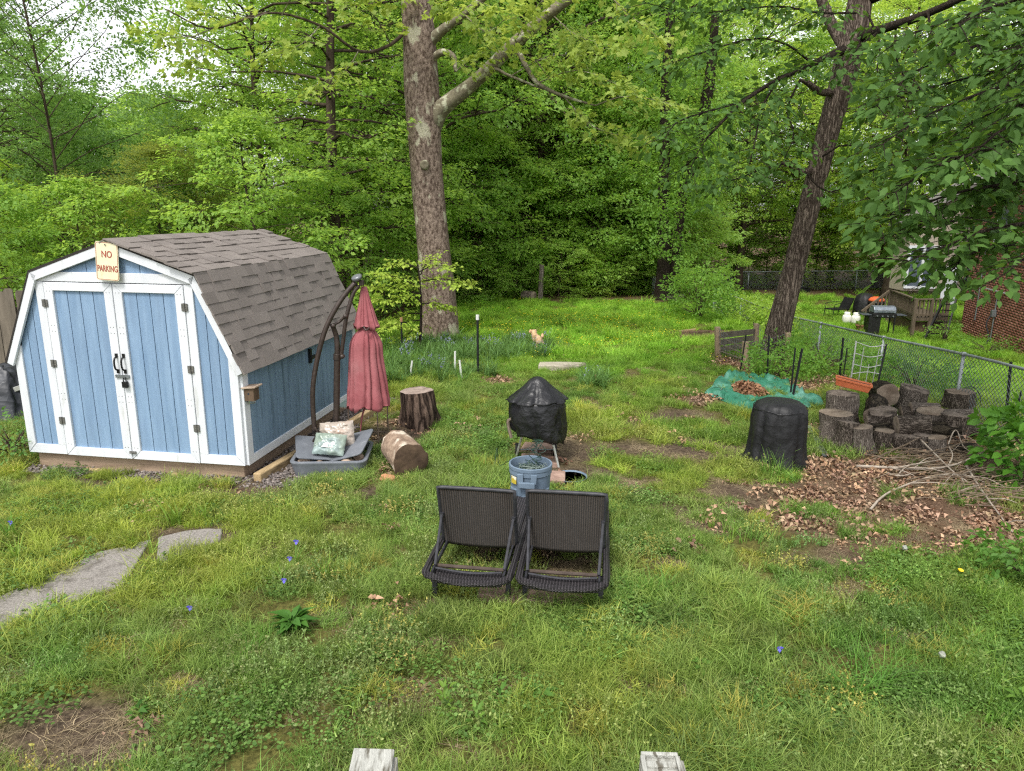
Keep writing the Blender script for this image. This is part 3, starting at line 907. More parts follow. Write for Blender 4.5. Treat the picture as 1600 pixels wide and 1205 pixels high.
tree('fence_bush', 'mid green bushy tree rising above the weathered board fence', 'understory2', onG(-9.6, 13.2), 3.2, (.7, .7, .75), MD)
tree('corner_bush', 'bright green bushy tree between shed roof and folded parasol', 'understory', onG(-5.4, 15.4), 3.0, (.8, .8, .8), LT)

# ------------------------------------------------------------------ the three big garden trees
M_SYC = mat('sycamore_bark', lin('#4a3d35'), lin('#8c7c70'), scale=20, rough=0.95, bump=1.0, bscale=60, c3=lin('#a5a08c'), s3=4.0, t3=(0.60, 0.65), stretch=(1, 1, .55), contrast=(.38, .62), dist=0.02, spec=0.1)
M_SYC2 = mat('sycamore_limb_bark', lin('#5c5547'), lin('#807a66'), scale=18, rough=0.9, bump=0.5, c3=lin('#a3a28c'), s3=7.0, t3=(0.55, 0.6), spec=0.1)
def furrow(name, c1, c2, sc=34, st=(1, 1, .16)):
    """ridged bark: stretched ridged noise drives colour and bump"""
    if name in MATS: return MATS[name]
    mt, nt, b = _nt(name)
    N, L = nt.nodes, nt.links
    tc = N.new('ShaderNodeTexCoord'); mp = N.new('ShaderNodeMapping'); mp.inputs['Scale'].default_value = st
    L.new(tc.outputs['Object'], mp.inputs['Vector'])
    n = N.new('ShaderNodeTexVoronoi'); n.feature = 'DISTANCE_TO_EDGE'; n.inputs['Scale'].default_value = sc * .5
    nz = N.new('ShaderNodeTexNoise'); nz.inputs['Scale'].default_value = sc * .4; nz.inputs['Detail'].default_value = 5
    L.new(mp.outputs[0], nz.inputs['Vector'])
    mv = N.new('ShaderNodeMix'); mv.data_type = 'VECTOR'; mv.inputs['Factor'].default_value = .25
    L.new(mp.outputs[0], mv.inputs['A']); L.new(nz.outputs['Color'], mv.inputs['B'])
    L.new(mv.outputs['Result'], n.inputs['Vector'])
    r = N.new('ShaderNodeValToRGB'); r.color_ramp.elements[0].position, r.color_ramp.elements[1].position = .02, .28
    r.color_ramp.elements[0].color = (*c1, 1); r.color_ramp.elements[1].color = (*c2, 1)
    L.new(n.outputs['Distance'], r.inputs[0]); L.new(r.outputs[0], b.inputs['Base Color'])
    bp = N.new('ShaderNodeBump'); bp.inputs['Strength'].default_value = 1; bp.inputs['Distance'].default_value = .05
    L.new(n.outputs['Distance'], bp.inputs['Height']); L.new(bp.outputs[0], b.inputs['Normal'])
    b.inputs['Roughness'].default_value = .95; b.inputs['Specular IOR Level'].default_value = .1
    MATS[name] = mt
    return mt
M_FURROW = furrow('furrowed_bark', lin('#362d27'), lin('#7d7065'), 36, (1, 1, .13))
M_FURROW2 = furrow('dark_furrowed_bark', lin('#231d19'), lin('#544a40'), 60, (1, 1, .14))

def limb(parent, name, pts, radii, mt, n=20, k=14, amp=0.03, seed=0, base=Vector((0, 0, 0))):
    P_ = spline([tuple(Vector(p) - base) for p in pts], n)
    rr = np.interp(np.linspace(0, 1, n), np.linspace(0, 1, len(radii)), radii)
    mb_ = MB()
    mb_.tube(P_, rr, k, fn=lambda t, th: 1 + amp * mnoise.noise(Vector((math.cos(th) * 1.7 + seed, math.sin(th) * 1.7, t * 9))) * 2)
    return mb_.build(name, mt, parent, smooth=True)

def twig_sprays(polys, rng, step, nl, L_, W_, size, tmpl, droop=.3, flat=.3, base=Vector((0, 0, 0)), mbw=None, side=.55, rw_=.006):
    """leafy sprays standing off both sides of twig polylines"""
    O, D = [], []
    for pl in polys:
        ln = float(sum(np.linalg.norm(np.array(pl[i + 1]) - np.array(pl[i])) for i in range(len(pl) - 1)))
        m_ = max(4, int(ln / step))
        Q = spline(pl, m_) - np.array(base)
        if mbw is not None: mbw.tube(Q, np.linspace(rw_ * 2.2, rw_ * .6, m_), 5, cap=False)
        for i in range(1, m_):
            t = Q[min(i + 1, m_ - 1)] - Q[i - 1]
            t = t / (np.linalg.norm(t) + 1e-9)
            s_ = np.cross(t, [0, 0, 1.0]); s_ = s_ / (np.linalg.norm(s_) + 1e-9)
            for sg in (-1, 1):
                d = t * rng.uniform(.3, .9) + s_ * sg * rng.uniform(.4, 1.0) * side * 2 + np.array([0, 0, rng.uniform(-.35, .25)])
                O.append(Q[i]); D.append(d)
                if mbw is not None:
                    du = d / np.linalg.norm(d)
                    mbw.tube([Q[i], Q[i] + du * L_ * .45, Q[i] + du * L_ * .85 - np.array([0, 0, droop * L_ * .15])], [rw_ * .7, rw_ * .5, rw_ * .3], 3, cap=False)
        O.append(Q[-1]); D.append(Q[-1] - Q[-2])
    O, D = np.array(O), np.array(D)
    n = len(O)
    return sprays(O, D, nl, L_ * rng.uniform(.6, 1.25, n), W_ * rng.uniform(.6, 1.25, n), size, rng, tmpl, flat, droop)

# sycamore
g = G(687, 526)
syc = thing('sycamore_tree', 'big straight sycamore with flaking brown bark and one long pale slanting limb', 'tree', g)
YS = g.y
W = lambda px, r, Y=None: r / FPX * ((Y or YS) * math.cos(PITCH) + 0.45)
pts = [AT(687, 545, YS), AT(687, 520, YS), AT(685, 480, YS), AT(682, 430, YS), AT(674, 350, YS), AT(667, 270, YS), AT(662, 200, YS), AT(658, 130, YS), AT(655, 60, YS), AT(650, -20, YS), AT(645, -150, YS), AT(640, -330, YS)]
rad = [W(0, r) for r in (36, 31, 28, 26, 24.5, 24, 25, 25, 23.5, 22, 19, 14)]
limb(syc, 'trunk', pts, rad, M_SYC, 60, 36, .035, 2, g)
limb(syc, 'limb', [AT(672, 192, YS), AT(692, 168, YS - .1), AT(742, 128, YS - .3), AT(800, 72, YS - .6), AT(860, 20, YS - .9), AT(930, -30, YS - 1.2), AT(1040, -90, YS - 1.6)], [W(0, r) for r in (19, 12.5, 9.5, 8.5, 7.5, 6.5, 4.5)], M_SYC2, 34, 16, .05, 5, g)
limb(syc, 'limb', [AT(668, 70, YS), AT(690, 48, YS - .2), AT(725, 22, YS - .5), AT(765, -10, YS - .8)], [W(0, r) for r in (9, 7, 5, 4)], M_SYC2, 16, 10, .06, 6, g)
limb(syc, 'limb', [AT(672, 95, YS), AT(690, 82, YS - .2), AT(708, 88, YS - .3), AT(712, 112, YS - .35)], [W(0, r) for r in (6, 5, 4, 2.5)], M_SYC2, 14, 10, .06, 7, g)
limb(syc, 'limb', [AT(650, 30, YS), AT(610, 70, YS - .4), AT(560, 80, YS - .6), AT(500, 40, YS - 1.0), AT(420, 20, YS - 1.2), AT(330, 45, YS - 1.3), AT(260, 15, YS - 1.4)], [W(0, r) for r in (3, 2.4, 2, 1.8, 1.5, 1.2, .8)], M_BARK, 26, 10, .06, 8, g)
limb(syc, 'limb', [AT(805, 68, YS - .6), AT(820, 100, YS - .8), AT(840, 130, YS - .9), AT(880, 150, YS - 1.0), AT(930, 165, YS - 1.1)], [W(0, r) for r in (4, 3.4, 3, 2.2, 1.2)], M_SYC2, 18, 8, .06, 9, g)
limb(syc, 'limb', [AT(745, 128, YS - .3), AT(770, 108, YS - .5), AT(795, 118, YS - .7), AT(850, 140, YS - .9)], [W(0, r) for r in (3, 2.4, 2, 1.2)], M_SYC2, 14, 8, .06, 10, g)
# knot holes
mbk = MB(); mbk.lathe([(.05, 0), (.085, .02), (.1, .06), (.07, .09), (.03, .07)], 12)
kn = mbk.build('knot', M_SYC2, syc, loc=AT(664, 258, YS - W(0, 23)) - g, smooth=True); kn.rotation_euler = (R(90), 0, 0)
rs = np.random.default_rng(77)
mbw = MB()
tw = []
def tww(*p): tw.append([tuple(AT(a, b_, YS + c)) for a, b_, c in p])
tww((800, 72, -.6), (830, 20, -1.4), (880, -30, -1.8)); tww((840, 130, -.9), (900, 110, -1.4), (960, 130, -1.9)); tww((880, 150, -1.0), (930, 200, -1.2), (990, 215, -1.4)); tww((930, 165, -1.1), (980, 150, -1.5), (1040, 160, -1.7))
tww((860, 20, -.9), (900, 55, -1.3), (950, 70, -1.6)); tww((725, 22, -.5), (760, 50, -1.2), (800, 20, -1.8)); tww((765, -10, -.8), (720, 15, -1.5), (700, 0, -2.0)); tww((560, 80, -.6), (540, 110, -1.0), (500, 130, -1.3))
tww((500, 40, -1.0), (470, 70, -1.3), (420, 85, -1.4)); tww((420, 20, -1.2), (380, 30, -1.4), (330, 20, -1.5)); tww((330, 45, -1.3), (290, 60, -1.4), (250, 50, -1.5)); tww((610, 70, -.4), (590, 30, -.9), (560, 5, -1.3)); tww((930, -30, -1.2), (980, 20, -1.6), (1030, 60, -1.9))
tww((300, 35, -1.3), (320, 80, -1.2), (300, 95, -1.2)); tww((440, 25, -1.2), (455, -10, -1.4), (440, -30, -1.6)); tww((800, 118, -.7), (850, 90, -1.2), (890, 85, -1.4)); tww((712, 112, -.35), (740, 90, -1.0), (770, 75, -1.4)); tww((640, -20, 0), (610, -10, -.8), (575, -20, -1.4))
parts = [twig_sprays(tw, rs, .22, 15, .5, .3, .14, LOBED, .3, .5, g, mbw)]
crown = bpy.data.objects.new('crown', leaf_mesh('crown', parts, leaf_mat('sycamore_leaf', lin('#6b8434'), lin('#9cad55'), trans=lin('#c3d45c'), tfac=.45)))
link(crown, syc)
mbw.build('twigs', M_SYC2, syc)['kind'] = 'stuff'

# leaning ash-like tree whose boughs hang over the garden
g = G(1208, 566)
YL_ = g.y
ln_t = thing('leaning_tree', 'leaning tree with deeply furrowed bark whose dark boughs overhang the garden', 'tree', g)
W2 = lambda r: r / FPX * (YL_ * math.cos(PITCH) + .5)
pts = [AT(1203, 590, YL_), AT(1208, 560, YL_), AT(1219, 505, YL_), AT(1240, 420, YL_), AT(1262, 330, YL_), AT(1284, 245, YL_), AT(1304, 170, YL_), AT(1324, 95, YL_), AT(1340, 25, YL_), AT(1352, -50, YL_), AT(1372, -170, YL_)]
limb(ln_t, 'trunk', pts, [W2(r) for r in (28, 22.5, 18, 16, 15.5, 15.5, 16.5, 18, 17, 14, 10)], M_FURROW, 60, 32, .04, 12, g)
limb(ln_t, 'limb', [AT(1330, 85, YL_), AT(1300, 40, YL_ + .2), AT(1280, -10, YL_ + .3), AT(1262, -60, YL_ + .4)], [W2(r) for r in (10, 8, 7, 6)], M_FURROW, 18, 12, .05, 13, g)
limb(ln_t, 'limb', [AT(1310, 140, YL_), AT(1285, 145, YL_ - .2), AT(1262, 130, YL_ - .3), AT(1250, 125, YL_ - .35)], [W2(r) for r in (6.5, 5, 4, 2)], M_FURROW, 14, 10, .08, 14, g)
limb(ln_t, 'limb', [AT(1275, 268, YL_), AT(1252, 268, YL_ - .2), AT(1236, 258, YL_ - .25), AT(1222, 256, YL_ - .3)], [W2(r) for r in (6.5, 5, 4, 2)], M_FURROW, 14, 10, .08, 15, g)
limb(ln_t, 'limb', [AT(1336, 60, YL_), AT(1380, 45, YL_ - .6), AT(1440, 25, YL_ - 1.2), AT(1510, -5, YL_ - 1.8), AT(1600, -40, YL_ - 2.4)], [W2(r) for r in (9, 6, 5, 4, 3)], M_FURROW2, 20, 10, .05, 16, g)
limb(ln_t, 'limb', [AT(1322, 75, YL_), AT(1270, 100, YL_ - .9), AT(1215, 125, YL_ - 1.7), AT(1160, 160, YL_ - 2.3), AT(1105, 215, YL_ - 2.7)], [W2(r) for r in (6, 4, 3, 2.2, 1.2)], M_FURROW2, 20, 8, .05, 17, g)
big = [AT(1345, 0, YL_), Vector((7.6, 11.0, 6.6)), Vector((7.5, 9.0, 5.9)), Vector((6.9, 7.4, 4.9)), Vector((6.2, 6.3, 4.0))]
limb(ln_t, 'limb', big, [.12, .1, .08, .06, .04], M_FURROW2, 24, 10, .05, 18, g)
rs = np.random.default_rng(99)
near, mid = [], []
def nr(Y0, Y1, *p):
    m_ = len(p)
    near.append([tuple(AT(a, b_, Y0 + (Y1 - Y0) * i / (m_ - 1))) for i, (a, b_) in enumerate(p)])
def md(Y0, Y1, *p):
    m_ = len(p)
    mid.append([tuple(AT(a, b_, Y0 + (Y1 - Y0) * i / (m_ - 1))) for i, (a, b_) in enumerate(p)])
nr(7.4, 7.0, (1720, 90), (1620, 120), (1520, 150), (1440, 185), (1380, 225)); nr(7.0, 6.6, (1720, 190), (1620, 210), (1540, 235), (1460, 262), (1400, 300))
nr(7.2, 6.8, (1720, 250), (1610, 280), (1500, 300), (1430, 325), (1375, 350)); nr(6.7, 6.4, (1720, 320), (1620, 345), (1540, 360), (1470, 388), (1420, 408))
nr(6.4, 6.0, (1720, 370), (1650, 385), (1600, 405), (1575, 425)); nr(8.2, 7.6, (1720, 20), (1610, 50), (1500, 80), (1420, 120), (1370, 165)); nr(8.6, 8.2, (1740, -40), (1600, 0), (1500, 25), (1410, 60))
nr(6.8, 6.4, (1720, 150), (1640, 175), (1570, 200), (1520, 240), (1490, 250)); nr(8.8, 8.0, (1720, 130), (1600, 200), (1500, 230), (1420, 250), (1350, 270)); nr(8.6, 8.0, (1720, 300), (1620, 310), (1560, 330), (1500, 345), (1440, 350))
nr(9.0, 8.4, (1760, 60), (1650, 90), (1560, 110), (1480, 130), (1400, 150)); nr(7.6, 7.2, (1720, 350), (1600, 380), (1520, 395), (1480, 430))
nr(7.6, 7.2, (1720, 262), (1600, 288), (1520, 312), (1455, 342), (1402, 372)); nr(7.9, 7.5, (1720, 325), (1610, 350), (1540, 372), (1480, 398))
rr9 = random.Random(5)
for i in range(13):
    y9 = -40 + i * 25 + rr9.uniform(-10, 10); l9 = rr9.uniform(130, 250) * (1.0 if y9 < 330 else .6); Y9 = rr9.uniform(6.8, 9.0)
    nr(Y9, Y9 - .4, (1740, y9 - 20), (1740 - l9 * .4, y9), (1740 - l9 * .75, y9 + 18), (1740 - l9, y9 + 40 + rr9.uniform(0, 20)))
md(11.5, 10.2, (1322, 75), (1270, 100), (1215, 125), (1160, 160), (1105, 215), (1080, 260)); md(11.8, 10.5, (1270, 100), (1230, 70), (1180, 60), (1120, 75), (1060, 95)); md(11.2, 10.0, (1215, 125), (1190, 170), (1180, 220), (1170, 260))
md(12.0, 10.8, (1338, 20), (1280, 20), (1220, 10), (1150, 15), (1080, 20), (1010, 5)); md(12.5, 11, (1250, 125), (1230, 170), (1240, 210), (1225, 250)); md(12.6, 11.6, (1222, 256), (1190, 265), (1150, 280), (1110, 290)); md(12.3, 11.2, (1260, 270), (1290, 300), (1330, 290), (1370, 280))
md(12.2, 11.0, (1400, 40), (1400, 90), (1420, 140), (1410, 190)); md(11.6, 10.6, (1450, 20), (1460, 70), (1490, 110), (1500, 150)); md(12.4, 11.6, (1355, 20), (1375, 70), (1370, 120), (1390, 160)); md(11, 10, (1160, 160), (1120, 170), (1060, 190), (1040, 215)); md(12.6, 11.8, (1285, 245), (1320, 225), (1365, 230), (1400, 220))
md(11.8, 11, (1500, 10), (1530, 40), (1570, 60), (1600, 90)); md(12.3, 11.4, (1380, 45), (1340, 75), (1330, 110)); md(12.0, 10.6, (1262, -40), (1200, -20), (1130, -10), (1060, -30))
mbw = MB()
parts = [twig_sprays(near, rs, .16, 10, .42, .24, .122, LEAF8, .35, .32, g, mbw, rw_=.009), twig_sprays(mid, rs, .2, 13, .5, .28, .12, LEAF8, .35, .4, g, mbw, rw_=.009)]
crown = bpy.data.objects.new('crown', leaf_mesh('crown', parts, leaf_mat('dark_ovate_leaf', lin('#2c471a'), lin('#57783a'), trans=lin('#6e9034'), tfac=.34, rough=.6, spec=.15)))
link(crown, ln_t)
mbw.build('twigs', M_FURROW2, ln_t)['kind'] = 'stuff'

# forked tree at the far end of the lawn
g = G(1042, 468)
fk = thing('forked_tree', 'grey tree with two trunks from one base at the far end of the lawn', 'tree', g)
Yk = g.y
W3 = lambda r: r / FPX * (Yk * math.cos(PITCH) + .5)
limb(fk, 'trunk', [AT(1033, 474, Yk), AT(1034, 455, Yk), AT(1037, 410, Yk), AT(1036, 330, Yk), AT(1039, 240, Yk), AT(1040, 150, Yk), AT(1047, 40, Yk), AT(1050, -60, Yk)], [W3(r) for r in (15, 11.5, 10, 9, 8, 7.5, 7, 5)], M_FURROW2, 36, 16, .05, 21, g)
limb(fk, 'trunk', [AT(1052, 470, Yk + .1), AT(1053, 450, Yk + .1), AT(1055, 400, Yk + .1), AT(1064, 320, Yk + .1), AT(1090, 220, Yk + .1), AT(1108, 130, Yk + .1), AT(1118, 20, Yk + .1)], [W3(r) for r in (13, 10.5, 9.5, 8.5, 8, 8, 6)], M_FURROW2, 36, 16, .05, 22, g)
rs = np.random.default_rng(123)
O, D = [], []
for i in range(430):
    t = rs.random()
    px, py = 1045 + rs.normal(0, 22 + 60 * t) + 25 * t, 395 - 430 * t
    O.append(tuple(AT(px, py, Yk + rs.normal(-.5, .9)) - g)); a = rs.random() * 6.28; D.append((math.cos(a), math.sin(a), rs.uniform(-.5, .1)))
parts = [sprays(np.array(O), np.array(D), 34, .75, .45, .115, rs, LEAF4, .4, .4)]
crown = bpy.data.objects.new('crown', leaf_mesh('crown', parts, M_LEAF)); crown.color = (.85, .95, .7, 1)
link(crown, fk)
# dark many-stemmed tree in front of the wood
g = G(848, 452)
ds = thing('many_stemmed_tree', 'dark many-stemmed tree behind the cut post at the lawn end', 'tree', g)
Yd = g.y + .6
for pl, rr in [([(838, 462), (842, 400), (845, 330), (838, 250), (830, 170), (820, 60)], (8, 6, 5, 4.5, 4, 3)), ([(852, 460), (852, 390), (855, 320), (862, 250), (880, 160)], (8, 7, 6, 5, 3)), ([(850, 360), (862, 310), (880, 280), (905, 255)], (5, 4.5, 4, 2)), ([(770, 420), (778, 390), (770, 360)], (3, 2.5, 2))]:
    limb(ds, 'trunk', [AT(a, b_, Yd) for a, b_ in pl], [r / FPX * Yd for r in rr], M_FURROW2, 20, 10, .05, 31, g)
O, D = [], []
for i in range(380):
    px, py = 850 + rs.normal(0, 75), rs.uniform(90, 440)
    O.append(tuple(AT(px, py, Yd + rs.normal(.7, .7)) - g)); a = rs.random() * 6.28; D.append((math.cos(a), math.sin(a) - .3, rs.uniform(-.3, .2)))
parts = [sprays(np.array(O), np.array(D), 34, .8, .5, .115, rs, LEAF4, .25, .35)]
crown = bpy.data.objects.new('crown', leaf_mesh('crown', parts, M_LEAF)); crown.color = (1.1, 1.15, .85, 1)
link(crown, ds)

# ------------------------------------------------------------------ shrubs and single plants
def bush(name, label, loc, w, h, n, nl, size, seed, color, cat='shrub', tmpl=LEAF5, group=None, stems=7, droop=.25, flat=.5, mt=None, shape=0.5, sl=(.34, .2)):
    rb = np.random.default_rng(seed)
    t = thing(name, label, cat, loc, 0, group)
    a = rb.random(n) * 6.283
    zz = rb.random(n) ** .8
    q = (rb.random(n) ** shape) * w / 2 * np.sqrt(np.clip(1.1 - (zz * 1.1 - .35) ** 2 * 1.5, .08, 1))
    O = np.stack([q * np.cos(a), q * np.sin(a), .05 + h * .9 * zz], 1)
    D = np.stack([np.cos(a), np.sin(a), rb.uniform(-.1, .6, n)], 1) + rb.normal(0, .35, (n, 3))
    k = min(1.0, w)
    o = bpy.data.objects.new('foliage', leaf_mesh('foliage', [sprays(O, D, nl, sl[0] * k, sl[1] * k, size, rb, tmpl, flat, droop)], mt or M_LEAF))
    o.color = (*color, 1); link(o, t)
    mb_ = MB()
    for i in range(stems * 4):
        j = rb.integers(0, n)
        e = O[j]
        mb_.tube([(rb.normal(0, .03), rb.normal(0, .03), -.05), (e[0] * .35, e[1] * .35, e[2] * .55), tuple(e)], [.012, .009, .004], 5, cap=False)
    mb_.build('stems', M_BARK, t)['kind'] = 'stuff'
    return t
bush('shrub', 'bushy green shrub with reddish lower stems beside the forked tree', G(1092, 498), 1.35, 1.45, 150, 30, .08, 41, (.85, .95, .65), sl=(.5, .3))
bush('flowering_shrub', 'pale white-flecked shrub growing against the fence near the leaning tree', G(1160, 512), 1.3, .9, 120, 26, .06, 42, (1.5, 1.45, 1.35))
bush('fence_shrub', 'low dark shrub at the fence foot behind the metal trellis', G(1280, 578), 1.5, .55, 110, 26, .06, 43, (.7, .85, .6))
bush('fence_shrub', 'low dense dark shrub behind the log pile against the fence', G(1430, 610), 1.5, .62, 120, 28, .06, 44, (.55, .72, .55))
bush('fence_shrub', 'small green weed clump at the foot of the leaning tree', G(1225, 590), .9, .45, 70, 24, .055, 45, (.8, .95, .65))
bush('fence_shrub', 'small leafy bush below the first steel post of the fence', G(1275, 560), 1.0, .5, 70, 24, .06, 48, (.8, .95, .65))
bush('corner_shrub', 'big-leaved bright green bush overhanging the brush pile at the picture edge', AT(1612, 730, 6.9) * 1.0 - Vector((-.12, 0, AT(1612, 730, 6.9).z)), .78, .82, 80, 11, .115, 46, (.66, .78, .62), tmpl=LEAF8, mt=leaf_mat('bush_leaf', lin('#3b6622'), lin('#6f9a3c'), trans=lin('#86b23c'), tfac=.3, rough=.45), sl=(.42, .25))
bush('low_shrub', 'low dark weed clump at the picture edge beside the leaf litter', G(1600, 905), .5, .3, 50, 16, .06, 47, (.6, .75, .6))
bush('corner_weeds', 'low grey-green weeds at the shed corner by the tarp', G(22, 712), .8, .3, 70, 18, .045, 49, (.7, .85, .95))

# young dogwood in light tiers in front of the sycamore
g = G(640, 552)
dg = thing('dogwood_sapling', 'young dogwood with light yellow-green tiers of leaves before the sycamore', 'tree', g)
Yg = g.y
limb(dg, 'trunk', [AT(655, 552, Yg), AT(657, 520, Yg), AT(658, 470, Yg), AT(655, 430, Yg), AT(650, 405, Yg)], [.03, .026, .02, .014, .008], M_FURROW2, 14, 8, .05, 33, g)
polys = []
rs = np.random.default_rng(61)
for (x0, y0, x1, y1) in [(656, 450, 600, 430), (656, 440, 720, 440), (655, 425, 690, 415), (654, 420, 620, 412), (657, 470, 595, 468), (657, 475, 700, 480), (657, 490, 610, 500), (657, 455, 640, 445), (658, 500, 585, 520), (657, 430, 670, 408), (657, 510, 620, 540), (657, 460, 575, 448)]:
    dy = rs.uniform(-.5, .4)
    polys.append([tuple(AT(x0, y0, Yg)), tuple(AT((x0 + x1) / 2, (y0 + y1) / 2 - 4, Yg + dy * .5)), tuple(AT(x1, y1, Yg + dy))])
mbw = MB()
parts = [twig_sprays(polys, rs, .085, 16, .34, .22, .085, LEAF5, .12, .15, g, mbw)]
o = bpy.data.objects.new('crown', leaf_mesh('crown', parts, leaf_mat('dogwood_leaf', lin('#7f9f35'), lin('#aebf56'), trans=lin('#cfdf66'), tfac=.4)))
link(o, dg); mbw.build('twigs', M_FURROW2, dg)['kind'] = 'stuff'
# ------------------------------------------------------------------ shed
M_WHITE = mat('white_trim_paint', lin('#c3c6cb'), lin('#d6d9dc'), scale=5, rough=.55, bump=.12, bscale=60, c3=lin('#b3b3af'), s3=9, t3=(.62, .8), stretch=(1, 1, .3), objrand=.03)
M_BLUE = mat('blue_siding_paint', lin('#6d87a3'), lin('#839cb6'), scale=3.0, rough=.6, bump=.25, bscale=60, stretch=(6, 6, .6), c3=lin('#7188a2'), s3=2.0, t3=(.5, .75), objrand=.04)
M_BLUE2 = mat('shaded_blue_siding_paint', lin('#627a8f'), lin('#758ca0'), scale=3.0, rough=.65, bump=.25, bscale=60, stretch=(6, 6, .6), c3=lin('#4c6170'), s3=2.0, t3=(.5, .75), objrand=.05)  # same blue paint as the front, side-wall shade mixed into the colour
M_DARK = mat('dark_recess', lin('#25303c'), rough=.9)
M_SHIN = mat('asphalt_shingle', lin('#5b5551'), lin('#89827d'), scale=120, rough=.95, bump=.5, bscale=260, objrand=.11, c3=lin('#968a81'), s3=26, t3=(.52, .75), dist=.003, spec=.15)
M_SKID = mat('weathered_skid_wood', lin('#7d6a59'), lin('#a38e79'), scale=6, stretch=(.4, 4, 4), rough=.9, bump=.3, bscale=30)
M_STEEL = mat('galvanised_steel', lin('#6f7476'), lin('#9aa0a2'), scale=12, rough=.45, metal=.7, bump=.05)
M_BLACKMET = mat('black_metal', lin('#161616'), lin('#2b2b2b'), scale=20, rough=.5, metal=.3)
M_HINGE = mat('weathered_hinge', lin('#4d4d4a'), lin('#7c7a74'), scale=60, rough=.6, metal=.4, bump=.3)

shed = thing('shed', 'blue barn-style garden shed with white trim, double doors and brown shingled roof', 'shed', SHED_O, SHED_YAW)
ZB, ZE, ZK, ZA, WK, OH, SL, HWD = .16, 1.124, 2.048, 2.351, .88, .081, 3.0, 1.22
def rake_z(x):
    x = abs(x)
    return ZA + (ZK - ZA) * x / WK if x <= WK else ZK + (ZE - ZK) * (x - WK) / (HWD + OH - WK)
# backing walls
mb = MB()
prof_in = [(-HWD + .02, ZB), (HWD - .02, ZB), (HWD - .02, 1.24), (WK - .03, ZK - .06), (0, ZA - .06), (-WK + .03, ZK - .06), (-HWD + .02, 1.24)]
mb.prism(prof_in, .02, .05)
mb.prism(prof_in, SL - .1, SL - .07)
mb.box((HWD - .035, SL / 2 - .02, (ZB + 1.2) / 2), (.03, SL - .14, 1.2 - ZB)); mb.box((-HWD + .035, SL / 2 - .02, (ZB + 1.2) / 2), (.03, SL - .14, 1.2 - ZB))
mb.box((0, SL / 2 - .02, ZB + .03), (2 * HWD - .14, SL - .24, .05))
mb.build('wall', M_DARK, shed)
mb = MB()
mb.box((0, .07, .06), (2.34, .09, .2)); mb.box((HWD - .1, SL / 2, .06), (.1, SL - .2, .2)); mb.box((-HWD + .1, SL / 2, .06), (.1, SL - .2, .2))
mb.build('skid', M_SKID, shed, bevel=.006)

def siding(parent, x0, x1, n, zlo, ztop, y0=-.012, y1=.018, mt=None, gap=.006, zofs=Vector((0, 0, 0))):
    """upright boards between x0 and x1 under the line ztop(x)"""
    w = (x1 - x0) / n
    for i in range(n):
        a, b_ = x0 + i * w + gap / 2, x0 + (i + 1) * w - gap / 2
        m_ = MB()
        xs = [a, b_]
        if a < WK < b_: xs = [a, WK, b_]
        if a < -WK < b_: xs = [a, -WK, b_]
        poly = [(a, zlo), (b_, zlo)] + [(q, ztop(q)) for q in reversed(xs)]
        m_.prism(poly, y0, y1)
        m_.build('siding_board', mt or M_BLUE, parent, loc=-zofs, bevel=.002, seg=1)
def board(parent, name, pts, y0=-.03, y1=.01, mt=None, bevel=.003, ofs=Vector((0, 0, 0))):
    m_ = MB(); m_.prism(pts, y0, y1)
    return m_.build(name, mt or M_WHITE, parent, loc=-ofs, bevel=bevel, seg=1)
HL, HR, XC = -.77, .735, -.017
TW = .093
lim = lambda x: rake_z(x) - .05
siding(shed, -HWD + .085, HL - TW + .005, 3, ZB + .08, lim)
siding(shed, HR + TW - .005, HWD - .085, 3, ZB + .08, lim)
siding(shed, -.86, .86, 3, 2.04, lambda x: rake_z(x) - .04)
# fixed trim of the front
def strip_trim(pts, name='trim_board', y0=-.032): return board(shed, name, pts, y0)
strip_trim([(-HWD, ZB + .004), (-HWD + .09, ZB + .10), (-HWD + .09, 1.29), (-HWD + .03, 1.31), (-HWD, 1.27)])
strip_trim([(HWD - .09, ZB + .10), (HWD, ZB + .004), (HWD, 1.27), (HWD - .03, 1.31), (HWD - .09, 1.29)])
strip_trim([(-HWD + .003, ZB), (HL - .003, ZB), (HL - .003, ZB + .095), (-HWD + .093, ZB + .097)])
strip_trim([(HR + .003, ZB), (HWD - .003, ZB), (HWD - .093, ZB + .097), (HR + .003, ZB + .095)])
strip_trim([(HL - TW, ZB + .098), (HL - .003, ZB + .098), (HL - .003, 1.952), (HL - TW, 1.952)])
strip_trim([(HR + .003, ZB + .098), (HR + TW, ZB + .098), (HR + TW, 1.952), (HR + .003, 1.952)])
strip_trim([(HL - TW - .01, 1.956), (HR + TW + .01, 1.956), (HR + TW + .01, 2.05), (HL - TW - .01, 2.05)])
def rake(p, q, w, name='rake_board'):
    p, q = Vector((p[0], 0, p[1])), Vector((q[0], 0, q[1]))
    d = (q - p).normalized(); n_ = Vector((-d.z, 0, d.x))
    if n_.z > 0: n_ = -n_
    return board(shed, name, [(v.x, v.z) for v in (p, q, q + n_ * w, p + n_ * w)], -.062, -.034)
rake((-HWD - OH, ZE), (-WK - .005, ZK), .085); rake((HWD + OH, ZE), (WK + .005, ZK), .085)
rake((-WK, ZK + .005), (-.003, ZA), .1); rake((WK, ZK + .005), (.003, ZA), .1)
